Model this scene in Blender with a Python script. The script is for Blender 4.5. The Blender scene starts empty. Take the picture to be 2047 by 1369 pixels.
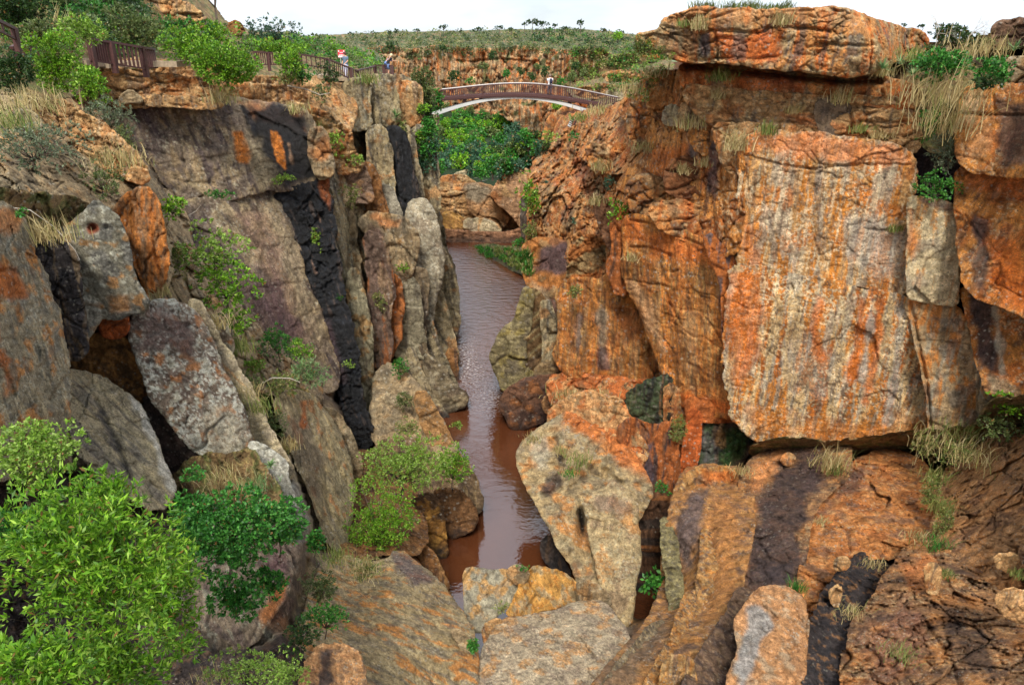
import bpy, math, random
import numpy as np
from mathutils import Vector, Matrix
R = math.radians
scene = bpy.context.scene
COL = scene.collection

# ------------------------------------------------------------------ camera, sky, sun, exposure
F, TILT, CH = 1461.7, R(21.8), 22.0          # focal length in photo pixels, downward tilt, eye height above the river
cam_d = bpy.data.cameras.new('camera'); cam = bpy.data.objects.new('camera', cam_d); COL.objects.link(cam)
cam_d.sensor_width = 36.0; cam_d.lens = 36.0 * F / 2047.0; cam_d.clip_start = 0.1; cam_d.clip_end = 6000
cam.location = (0, 0, CH); cam.rotation_euler = (R(90) - TILT, 0, 0)
scene.camera = cam
SUN_EL, SUN_AZ = R(50), R(186)               # high soft sun behind the camera, a little to the left
w = bpy.data.worlds.new('World'); scene.world = w; w.use_nodes = True
nt = w.node_tree; N = nt.nodes; Lk = nt.links; N.clear()
sky = N.new('ShaderNodeTexSky'); sky.sky_type = 'NISHITA'; sky.sun_disc = False
sky.sun_elevation = SUN_EL; sky.sun_rotation = SUN_AZ; sky.air_density = 1.0; sky.dust_density = 2.0
tc = N.new('ShaderNodeTexCoord'); mp = N.new('ShaderNodeMapping'); mp.inputs['Scale'].default_value = (1, 1, 3.2)
cn = N.new('ShaderNodeTexNoise'); cn.inputs['Scale'].default_value = 2.1; cn.inputs['Detail'].default_value = 6; cn.inputs['Roughness'].default_value = .55
cr = N.new('ShaderNodeValToRGB'); cr.color_ramp.elements[0].position = .30; cr.color_ramp.elements[1].position = .62
cr.color_ramp.elements[0].color = (.3, .3, .3, 1); cr.color_ramp.elements[1].color = (1, 1, 1, 1)
mixc = N.new('ShaderNodeMix'); mixc.data_type = 'RGBA'; mixc.inputs[7].default_value = (10.6, 11.6, 13.0, 1)
bg = N.new('ShaderNodeBackground'); bg.inputs['Strength'].default_value = .07; out = N.new('ShaderNodeOutputWorld')
Lk.new(tc.outputs['Generated'], mp.inputs[0]); Lk.new(mp.outputs[0], cn.inputs['Vector']); Lk.new(cn.outputs[0], cr.inputs[0])
Lk.new(cr.outputs[0], mixc.inputs[0]); Lk.new(sky.outputs[0], mixc.inputs[6]); Lk.new(mixc.outputs[2], bg.inputs[0]); Lk.new(bg.outputs[0], out.inputs[0])
sd_ = bpy.data.lights.new('sun', 'SUN'); sd_.energy = 2.4; sd_.angle = R(16); sd_.color = (1, .95, .87)
sun = bpy.data.objects.new('sun', sd_); COL.objects.link(sun)
sdir = Vector((math.sin(SUN_AZ) * math.cos(SUN_EL), math.cos(SUN_AZ) * math.cos(SUN_EL), math.sin(SUN_EL)))
sun.rotation_euler = sdir.to_track_quat('Z', 'Y').to_euler(); sun.location = (0, 0, 60)
vs = scene.view_settings; vs.view_transform = 'Standard'; vs.look = 'None'; vs.gamma = 1; vs.exposure = 0.95; vs.use_curve_mapping = False
scene.cycles.max_bounces = 6; scene.cycles.diffuse_bounces = 3; scene.cycles.transparent_max_bounces = 6

# ------------------------------------------------------------------ numeric helpers
cT, sT = math.cos(TILT), math.sin(TILT)
def ray(x, y):
    x = np.asarray(x, float); y = np.asarray(y, float)
    u = (x - 1023.5) / F; v = (684.5 - y) / F
    return u, cT + v * sT, -sT + v * cT
def pt(x, y, Y):
    u, ry, rz = ray(x, y); k = Y / ry
    return np.stack([u * k, ry * k, CH + rz * k], -1)
def V(x, y, Y): return Vector(pt(x, y, Y).tolist())
def onz(x, y, z):
    u, ry, rz = ray(x, y); k = (z - CH) / rz
    return np.stack([u * k, ry * k, CH + rz * k], -1)
def lin(c):
    c = np.asarray(c, float) / 255.
    return np.where(c <= .04045, c / 12.92, ((c + .055) / 1.055) ** 2.4)
ALB = .92
_r = np.random.RandomState(7); PERM = np.concatenate([_r.permutation(256)] * 3).astype(np.int64)
G3 = _r.normal(size=(256, 3)); G3 = (G3 / np.linalg.norm(G3, axis=1)[:, None]).astype(np.float32)
H3 = _r.rand(256, 3).astype(np.float32)
def pnoise(p, seed=0):
    p = p + seed * 17.31; i = np.floor(p).astype(np.int64); f = (p - i).astype(np.float32); i &= 255
    w = f * f * f * (f * (f * 6 - 15) + 10); o = np.zeros(len(p), np.float32)
    for a in (0, 1):
        for b in (0, 1):
            for c in (0, 1):
                g = G3[PERM[PERM[PERM[(i[:, 0] + a) & 255] + ((i[:, 1] + b) & 255)] + ((i[:, 2] + c) & 255)]]
                d = g[:, 0] * (f[:, 0] - a) + g[:, 1] * (f[:, 1] - b) + g[:, 2] * (f[:, 2] - c)
                o += d * (w[:, 0] if a else 1 - w[:, 0]) * (w[:, 1] if b else 1 - w[:, 1]) * (w[:, 2] if c else 1 - w[:, 2])
    return o * 1.5
def fbm(p, octv=3, seed=0, gain=.5):
    o = 0; a = 1; t = 0
    for k in range(octv):
        o = o + a * pnoise(p * (2.03 ** k), seed + k * 3); t += a; a *= gain
    return o / t * 1.35
def voro(p, seed=0):
    p = p + seed * 11.7; i = np.floor(p).astype(np.int64); f = (p - i).astype(np.float32)
    d1 = np.full(len(p), 9., np.float32); d2 = d1.copy(); cid = np.zeros(len(p), np.int64); vec = np.zeros((len(p), 3), np.float32)
    for a in (-1, 0, 1):
        for b in (-1, 0, 1):
            for c in (-1, 0, 1):
                h = PERM[PERM[PERM[(i[:, 0] + a) & 255] + ((i[:, 1] + b) & 255)] + ((i[:, 2] + c) & 255)]
                q = H3[h]; d = np.sqrt((a + q[:, 0] - f[:, 0]) ** 2 + (b + q[:, 1] - f[:, 1]) ** 2 + (c + q[:, 2] - f[:, 2]) ** 2)
                m = d < d1; d2 = np.where(m, d1, np.minimum(d2, d)); cid = np.where(m, h, cid); d1 = np.where(m, d, d1); vec[m] = -np.stack([a + q[:, 0] - f[:, 0], b + q[:, 1] - f[:, 1], c + q[:, 2] - f[:, 2]], -1)[m]
    return d1, d2, cid, vec
def sst(a, b, x): t = np.clip((x - a) / (b - a), 0, 1); return t * t * (3 - 2 * t)
def polysd(X, Y, poly):
    n = len(poly); best = np.full(X.shape, 1e9); ins = np.zeros(X.shape, bool)
    for k in range(n):
        x0, y0 = poly[k]; x1, y1 = poly[(k + 1) % n]; dx, dy = x1 - x0, y1 - y0
        t = np.clip(((X - x0) * dx + (Y - y0) * dy) / (dx * dx + dy * dy + 1e-9), 0, 1)
        best = np.minimum(best, (X - x0 - t * dx) ** 2 + (Y - y0 - t * dy) ** 2)
        if y0 != y1:
            ins ^= ((y0 > Y) != (y1 > Y)) & (X < dx * (Y - y0) / (y1 - y0) + x0)
    d = np.sqrt(best); return np.where(ins, d, -d)
def linedist(X, Y, pts):
    best = np.full(X.shape, 1e9)
    for (x0, y0), (x1, y1) in zip(pts[:-1], pts[1:]):
        dx, dy = x1 - x0, y1 - y0
        t = np.clip(((X - x0) * dx + (Y - y0) * dy) / (dx * dx + dy * dy + 1e-9), 0, 1)
        best = np.minimum(best, (X - x0 - t * dx) ** 2 + (Y - y0 - t * dy) ** 2)
    return np.sqrt(best)
def rounded(poly, it=1):
    for _ in range(it):
        o = []
        for k in range(len(poly)):
            a, b = poly[k], poly[(k + 1) % len(poly)]
            ln = math.hypot(a[0] - b[0], a[1] - b[1]) + 1e-6; t = min(.22, 9 / ln)
            o += [(a[0] * (1 - t) + b[0] * t, a[1] * (1 - t) + b[1] * t), (a[0] * t + b[0] * (1 - t), a[1] * t + b[1] * (1 - t))]
        poly = o
    return poly
def qspread(ctrl, X, Y):
    """1/Y over the picture from control points: a plane through them plus a smooth remainder."""
    c = np.array(ctrl, float); q = 1 / c[:, 2]
    if len(c) == 1: return np.full(X.shape, q[0])
    m = c[:, :2].mean(0); A = np.c_[np.ones(len(c)), (c[:, :2] - m) / 100.]
    lam = np.diag([0, 1e-3, 1e-3]) ; s = np.linalg.solve(A.T @ A + lam, A.T @ q); res = q - A @ s
    o = s[0] + s[1] * (X - m[0]) / 100. + s[2] * (Y - m[1]) / 100.
    if np.abs(res).max() > 1e-5:
        ws = 0; ac = 0
        for k in range(len(c)):
            w_ = 1 / ((X - c[k, 0]) ** 2 + (Y - c[k, 1]) ** 2 + 900.) ** 1.2; ws = ws + w_; ac = ac + w_ * res[k]
        o = o + ac / ws
    return np.maximum(np.minimum(o, q.max() * 1.25), q.min() * .8)

# ------------------------------------------------------------------ object helpers
def tag(o, label=None, cat=None, group=None, kind=None):
    if label: o['label'] = label
    if cat: o['category'] = cat
    if group: o['group'] = group
    if kind: o['kind'] = kind
    return o
def raw_mesh(name, verts, faces, mat=None, col=None, smooth=True, attrs=None):
    """faces: list of int arrays (n,k) ; fast path"""
    me = bpy.data.meshes.new(name); verts = np.asarray(verts, np.float32)
    me.vertices.add(len(verts)); me.vertices.foreach_set('co', verts.ravel())
    tot = sum(f.size for f in faces); nf = sum(len(f) for f in faces)
    li = np.concatenate([f.ravel() for f in faces]).astype(np.int32)
    lt = np.concatenate([np.full(len(f), f.shape[1]) for f in faces]).astype(np.int32); ls = np.concatenate([[0], np.cumsum(lt)[:-1]]).astype(np.int32)
    me.loops.add(tot); me.loops.foreach_set('vertex_index', li); me.polygons.add(nf)
    me.polygons.foreach_set('loop_start', ls); me.polygons.foreach_set('loop_total', lt)
    if smooth: me.polygons.foreach_set('use_smooth', np.ones(nf, bool))
    me.update(calc_edges=True)
    if col is not None:
        ca = me.color_attributes.new('Col', 'FLOAT_COLOR', 'POINT'); c4 = np.ones((len(verts), 4), np.float32); c4[:, :col.shape[1]] = col
        ca.data.foreach_set('color', c4.ravel())
    for k, v in (attrs or {}).items():
        at = me.attributes.new(k, 'FLOAT', 'POINT'); at.data.foreach_set('value', np.asarray(v, np.float32))
    if mat: me.materials.append(mat)
    return me
def link(name, me, parent=None):
    o = bpy.data.objects.new(name, me); COL.objects.link(o)
    if parent: o.parent = parent
    return o
def empty(name, loc=(0, 0, 0), rz=0):
    o = bpy.data.objects.new(name, None); COL.objects.link(o); o.location = loc; o.rotation_euler = (0, 0, rz); o.empty_display_size = .3; return o
class MB:
    def __init__(s): s.v = []; s.f = []
    def box(s, c, sz, rot=None):
        n = len(s.v); c = Vector(c)
        for a in (-1, 1):
            for b in (-1, 1):
                for d in (-1, 1):
                    p = Vector((a * sz[0] / 2, b * sz[1] / 2, d * sz[2] / 2))
                    if rot: p = rot @ p
                    s.v.append(tuple(c + p))
        for q in ((0, 1, 3, 2), (4, 6, 7, 5), (0, 4, 5, 1), (2, 3, 7, 6), (0, 2, 6, 4), (1, 5, 7, 3)): s.f.append(tuple(n + k for k in q))
    def bar(s, a, b, w_, h_):
        a, b = Vector(a), Vector(b); d = b - a; q = d.to_track_quat('X', 'Z').to_matrix(); s.box((a + b) / 2, (d.length, w_, h_), q)
    def tube(s, pts, rad, sides=6):
        pts = [Vector(p) for p in pts]; n0 = len(s.v); m = len(pts)
        if not hasattr(rad, '__len__'): rad = [rad] * m
        for i, p in enumerate(pts):
            d = (pts[min(i + 1, m - 1)] - pts[max(i - 1, 0)]).normalized(); u = d.orthogonal().normalized(); w2 = d.cross(u)
            for k in range(sides):
                a = 2 * math.pi * k / sides; s.v.append(tuple(p + (u * math.cos(a) + w2 * math.sin(a)) * rad[i]))
        for i in range(m - 1):
            for k in range(sides):
                a = n0 + i * sides + k; b = n0 + i * sides + (k + 1) % sides; s.f.append((a, b, b + sides, a + sides))
        s.f.append(tuple(n0 + k for k in range(sides))[::-1]); s.f.append(tuple(n0 + (m - 1) * sides + k for k in range(sides)))
    def loft(s, rings, sides=14):
        """rings: (cx,cy,cz,rx,ry)"""
        n0 = len(s.v)
        for (cx, cy, cz, rx, ry) in rings:
            for k in range(sides):
                a = 2 * math.pi * k / sides; s.v.append((cx + rx * math.cos(a), cy + ry * math.sin(a), cz))
        for i in range(len(rings) - 1):
            for k in range(sides):
                a = n0 + i * sides + k; b = n0 + i * sides + (k + 1) % sides; s.f.append((a, b, b + sides, a + sides))
        s.f.append(tuple(n0 + k for k in range(sides))[::-1]); s.f.append(tuple(n0 + (len(rings) - 1) * sides + k for k in range(sides)))
    def build(s, name, mat, parent=None, smooth=False):
        me = bpy.data.meshes.new(name); me.from_pydata([tuple(v) for v in s.v], [], s.f); me.materials.append(mat)
        if smooth: me.polygons.foreach_set('use_smooth', [True] * len(me.polygons))
        me.update(); return link(name, me, parent)

# ------------------------------------------------------------------ materials
def newmat(name):
    m = bpy.data.materials.new(name); m.use_nodes = True; t = m.node_tree; return m, t.nodes, t.links, t.nodes['Principled BSDF']
def rock_material():
    m, n, l, bs = newmat('rock')
    at = n.new('ShaderNodeAttribute'); at.attribute_name = 'Col'
    pm = n.new('ShaderNodeAttribute'); pm.attribute_name = 'mpp'
    geo = n.new('ShaderNodeNewGeometry'); dv = n.new('ShaderNodeVectorMath'); dv.operation = 'DIVIDE'
    l.new(geo.outputs['Position'], dv.inputs[0]); l.new(pm.outputs['Fac'], dv.inputs[1])
    def noise(sc, det, rough=.6, vec=None, dist=0):
        q = n.new('ShaderNodeTexNoise'); q.inputs['Scale'].default_value = sc; q.inputs['Detail'].default_value = det; q.inputs['Roughness'].default_value = rough
        q.inputs['Distortion'].default_value = dist; l.new(vec or dv.outputs[0], q.inputs['Vector']); return q
    def math_(op, a, b=None, c=None):
        q = n.new('ShaderNodeMath'); q.operation = op
        for k, v in enumerate((a, b, c)):
            if v is None: continue
            if isinstance(v, (int, float)): q.inputs[k].default_value = v
            else: l.new(v, q.inputs[k])
        return q.outputs[0]
    n1 = noise(.27, 5, .85); n2 = noise(.045, 5, .65, dist=.4); n3 = noise(.011, 5, .6)
    mpv = n.new('ShaderNodeMapping'); mpv.inputs['Scale'].default_value = (.11, .11, .009); l.new(dv.outputs[0], mpv.inputs[0])
    n4 = noise(1, 4, .6, mpv.outputs[0], .3)
    mr = lambda o, a, b, c, d: (lambda q: ([setattr(q.inputs[k + 1], 'default_value', v) for k, v in enumerate((a, b, c, d))], l.new(o, q.inputs[0]), q.outputs[0])[2])(n.new('ShaderNodeMapRange'))
    g = math_('MULTIPLY', mr(n1.outputs[0], .34, .66, .52, 1.5), mr(n2.outputs[0], .34, .66, .56, 1.4))
    g = math_('MULTIPLY', g, mr(n4.outputs[0], .34, .66, .74, 1.24))
    mul = n.new('ShaderNodeMix'); mul.data_type = 'RGBA'; mul.blend_type = 'MULTIPLY'; mul.inputs[0].default_value = 1
    l.new(at.outputs['Color'], mul.inputs[6]); l.new(g, mul.inputs[7])
    # pale crusty lichen specks
    vo = n.new('ShaderNodeTexVoronoi'); vo.inputs['Scale'].default_value = .085; l.new(dv.outputs[0], vo.inputs['Vector'])
    wet = at.outputs['Alpha']
    sp = math_('MULTIPLY', mr(vo.outputs['Distance'], .30, .17, 0, 1), mr(n3.outputs[0], .44, .6, 0, .6))
    dry = mr(wet, 0, .4, 1, 0); sp = math_('MULTIPLY', sp, dry)
    mx = n.new('ShaderNodeMix'); mx.data_type = 'RGBA'; l.new(sp, mx.inputs[0]); l.new(mul.outputs[2], mx.inputs[6]); mx.inputs[7].default_value = (.42, .38, .30, 1)
    # dark mineral specks
    vo2 = n.new('ShaderNodeTexVoronoi'); vo2.inputs['Scale'].default_value = .13; l.new(dv.outputs[0], vo2.inputs['Vector'])
    sp2 = math_('MULTIPLY', mr(vo2.outputs['Distance'], .28, .16, 0, 1), mr(n2.outputs[0], .46, .6, 0, .7))
    mx2 = n.new('ShaderNodeMix'); mx2.data_type = 'RGBA'; l.new(sp2, mx2.inputs[0]); l.new(mx.outputs[2], mx2.inputs[6]); mx2.inputs[7].default_value = (.05, .04, .035, 1)
    l.new(mx2.outputs[2], bs.inputs['Base Color'])
    l.new(mr(wet, 0, 1, .88, .12), bs.inputs['Roughness']); l.new(mr(wet, 0, 1, .22, .7), bs.inputs['Specular IOR Level'])
    # relief: grain + hairline cracks
    vc = n.new('ShaderNodeTexVoronoi'); vc.feature = 'DISTANCE_TO_EDGE'; vc.inputs['Scale'].default_value = .016
    wv = n.new('ShaderNodeVectorMath'); wv.operation = 'MULTIPLY_ADD'; l.new(n2.outputs['Color'], wv.inputs[0]); wv.inputs[1].default_value = (26, 26, 26); l.new(dv.outputs[0], wv.inputs[2])
    l.new(wv.outputs[0], vc.inputs['Vector'])
    crk = mr(vc.outputs['Distance'], 0, .02, 0, 1)
    hgt = math_('ADD', math_('MULTIPLY', n1.outputs[0], 1.5), math_('ADD', math_('MULTIPLY', n2.outputs[0], 2.0), math_('MULTIPLY', math_('MULTIPLY', crk, mr(n3.outputs[0], .5, .6, 0, 1)), .3)))
    hh = math_('MULTIPLY', hgt, pm.outputs['Fac'])
    bp = n.new('ShaderNodeBump'); bp.inputs['Strength'].default_value = 1.0; bp.inputs['Distance'].default_value = 3.2; l.new(hh, bp.inputs['Height']); l.new(bp.outputs[0], bs.inputs['Normal'])
    return m
ROCK = rock_material()
def leaf_material(name, trans=.35, rough=.45):
    m, n, l, bs = newmat(name)
    at = n.new('ShaderNodeAttribute'); at.attribute_name = 'Col'
    bs.inputs['Roughness'].default_value = rough; bs.inputs['Specular IOR Level'].default_value = .35
    tr = n.new('ShaderNodeBsdfTranslucent'); ms = n.new('ShaderNodeMixShader'); ms.inputs[0].default_value = trans
    l.new(at.outputs['Color'], bs.inputs['Base Color']); l.new(at.outputs['Color'], tr.inputs['Color'])
    l.new(bs.outputs[0], ms.inputs[1]); l.new(tr.outputs[0], ms.inputs[2]); l.new(ms.outputs[0], n['Material Output'].inputs[0]); return m
LEAF = leaf_material('leaf'); STRAW = leaf_material('dry grass', .25, .7)
def plain(name, rgb, rough=.6, metal=0, var=.15, scale=8.):
    m, n, l, bs = newmat(name); bs.inputs['Roughness'].default_value = rough; bs.inputs['Metallic'].default_value = metal
    q = n.new('ShaderNodeTexNoise'); q.inputs['Scale'].default_value = scale; q.inputs['Detail'].default_value = 4
    tcx = n.new('ShaderNodeTexCoord'); l.new(tcx.outputs['Object'], q.inputs['Vector'])
    r = n.new('ShaderNodeValToRGB'); c = lin(rgb); r.color_ramp.elements[0].position = .3; r.color_ramp.elements[1].position = .7
    r.color_ramp.elements[0].color = (*(c * (1 - var)), 1); r.color_ramp.elements[1].color = (*(c * (1 + var)), 1)
    l.new(q.outputs[0], r.inputs[0]); l.new(r.outputs[0], bs.inputs['Base Color']); return m
BARK = plain('bark', (92, 78, 66), .9, var=.3); RUST = plain('brown painted steel', (74, 44, 40), .55, var=.2)
WHITE = plain('white painted steel', (205, 208, 206), .5, var=.06); CONC = plain('concrete', (150, 132, 108), .9, var=.25)
SKIN = plain('skin', (200, 150, 122), .6, var=.04); DEADWOOD = plain('bleached wood', (170, 160, 145), .85, var=.25)

# ------------------------------------------------------------------ rock relief
CELL = 6; GW, GH = 2300 // CELL, 1640 // CELL; OX, OY = -120, -60      # coarse map of how far the built rock is in each direction
DN = np.full((GH, GW), 1e9); DF = np.zeros((GH, GW)); CS = np.zeros((GH, GW, 3)); CN = np.zeros((GH, GW))
def gidx(x, y): return np.clip(((np.asarray(y) - OY) / CELL).astype(int), 0, GH - 1), np.clip(((np.asarray(x) - OX) / CELL).astype(int), 0, GW - 1)
def near(x, y, r=0):
    j, i = gidx(x, y); a = DN[max(0, j - r):j + r + 1, max(0, i - r):i + r + 1]; a = a[a < 1e8]
    return float(np.median(a)) if len(a) else 40.
def relief(Q, ops, seed):
    h = np.zeros(len(Q), np.float32)
    for k, op in enumerate(ops):
        s = seed * 5 + k * 7
        if op[0] == 'f': h += op[2] * fbm(Q / op[1], op[3] if len(op) > 3 else 4, s)
        elif op[0] == 'fl':          # vertical flutes, (size, amp, stretch)
            q = Q / op[1] * np.array([1, 1, 1 / op[3]]); n_ = fbm(q, 3, s); h += op[2] * (1 - np.abs(n_) * 2.4)
        elif op[0] == 'b':           # fractured blocks ((sx,sy,sz), amp, crack depth, crack width)
            wq = Q + np.stack([fbm(Q / (op[1][0] * .9), 3, s + a) for a in (1, 2, 3)], -1) * op[1][0] * .42
            d1, d2, c, _v = voro(wq / np.array(op[1]), s); rnd = H3[c & 255, 1]
            mk = sst(-.22, .3, fbm(Q / (op[1][0] * 1.7), 2, s + 9)); h += op[2] * (rnd - .5) * 2 * (.35 + .65 * mk) - op[3] * 2.1 * mk * np.exp(-((d2 - d1) / op[4]) ** 2)
            tl = (H3[c & 255] - .5) * 2; h += op[2] * .9 * ((wq / np.array(op[1])) % 1. * tl).sum(1) * .0 + op[2] * .12 * (.6 - d1)
        elif op[0] == 'fc':          # tilted fracture facets ((sx,sy,sz), amp, crack depth)
            sz = np.array(op[1], float); wq = Q + np.stack([fbm(Q / (sz[0] * 1.1), 2, s + a) for a in (1, 2, 3)], -1) * sz[0] * .3
            d1, d2, c, vec = voro(wq / sz, s); mk = sst(-.35, .25, fbm(Q / (sz[0] * 2.2), 2, s + 9))
            tl = (H3[c & 255][:, [2, 0, 1]] - .5) * 2; h += op[2] * (.25 + .75 * mk) * ((H3[c & 255, 1] - .5) * 1.1 + (vec * tl).sum(1) * 1.0) - op[3] * 2.2 * mk * np.exp(-((d2 - d1) / (2.1 / sz[0] + .006)) ** 2)
        elif op[0] == 'st':          # beds (thickness, amp, groove)
            zz = Q[:, 2] / op[1] + fbm(Q / (op[1] * 4), 3, s) * 1.1; c = np.floor(zz).astype(int); f_ = zz - c
            r_ = H3[(c * 37 + 11) & 255, 0]; brk = sst(-.1, .25, pnoise(Q / (op[1] * 2.5), s + 2))
            h += op[2] * (r_ - .5) * 2 * (1 - .5 * sst(.7, 1, f_)) - op[3] * np.exp(-(np.minimum(f_, 1 - f_) / .09) ** 2) * brk
        elif op[0] == 'rp':          # thin carved laminae
            zz = Q[:, 2] / op[1] + fbm(Q / (op[1] * 7), 3, s) * 2.2; h += op[2] * np.sin(zz * 6.283)
        elif op[0] == 'ph':          # scoops
            d1, d2, c, _v = voro(Q / op[1], s); h -= op[2] * sst(.42, .12, d1) * (H3[c & 255, 2] > .55)
    return h
STY = {
 'slab':   [('f', 190, 9, 2), ('fc', (150, 150, 110), 9, 1), ('fc', (60, 70, 52), 2.4, 1.2), ('st', 60, 1.5, 4), ('fc', (20, 26, 16), 1.2, 1.0), ('f', 6, 1.3, 2)],
 'blocky': [('f', 160, 12, 2), ('fc', (86, 100, 62), 15, 5), ('fc', (36, 44, 26), 7, 4), ('fc', (15, 18, 11), 2.6, 1.5), ('f', 6, 1.5, 2)],
 'rubble': [('f', 120, 14, 2), ('fc', (74, 84, 50), 17, 6), ('fc', (32, 40, 22), 9, 5), ('fc', (13, 16, 9), 3.4, 2), ('f', 6, 1.6, 2)],
 'strata': [('f', 160, 9, 2), ('st', 26, 7, 9), ('fc', (80, 90, 34), 10, 5), ('fc', (28, 34, 14), 4, 3), ('fc', (12, 14, 7), 1.6, 1), ('f', 6, 1.3, 2)],
 'flute':  [('f', 160, 9, 2), ('fl', 40, 12, 9), ('fc', (34, 40, 120), 7, 4), ('fl', 13, 3.5, 8), ('fc', (18, 22, 40), 2.4, 2), ('f', 6, 1.4, 2)],
 'carved': [('f', 120, 15, 3), ('fl', 60, 11, 3), ('rp', 13, .4), ('fc', (90, 100, 90), 6, 2.5), ('st', 34, .5, 2.5), ('fc', (26, 30, 20), 1.6, 1), ('f', 7, 1.2, 2)],
 'smooth': [('f', 130, 12, 3), ('fc', (90, 96, 80), 11, 2.5), ('fc', (34, 40, 28), 3.6, 1.8), ('rp', 16, .4), ('f', 6, 1.2, 2)],
 'tuft':   [('f', 120, 14, 3), ('fc', (60, 64, 36), 9, 4), ('fc', (24, 28, 15), 4, 3), ('f', 7, 2.2, 2)],
 'wet':    [('f', 120, 10, 2), ('fl', 26, 6, 5), ('fc', (44, 48, 34), 9, 4), ('fc', (17, 20, 13), 4, 2.5), ('f', 7, 2.2, 2)],
 'far':    [('f', 60, 6, 2), ('fl', 13, 9, 9), ('fl', 6, 3, 9), ('fc', (14, 14, 30), 5, 3), ('st', 15, .8, 1.6), ('f', 5, 1, 2)],
 'ground': [('f', 60, 6, 4), ('f', 14, 3, 3), ('f', 5, 1.2, 2)],
}
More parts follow.
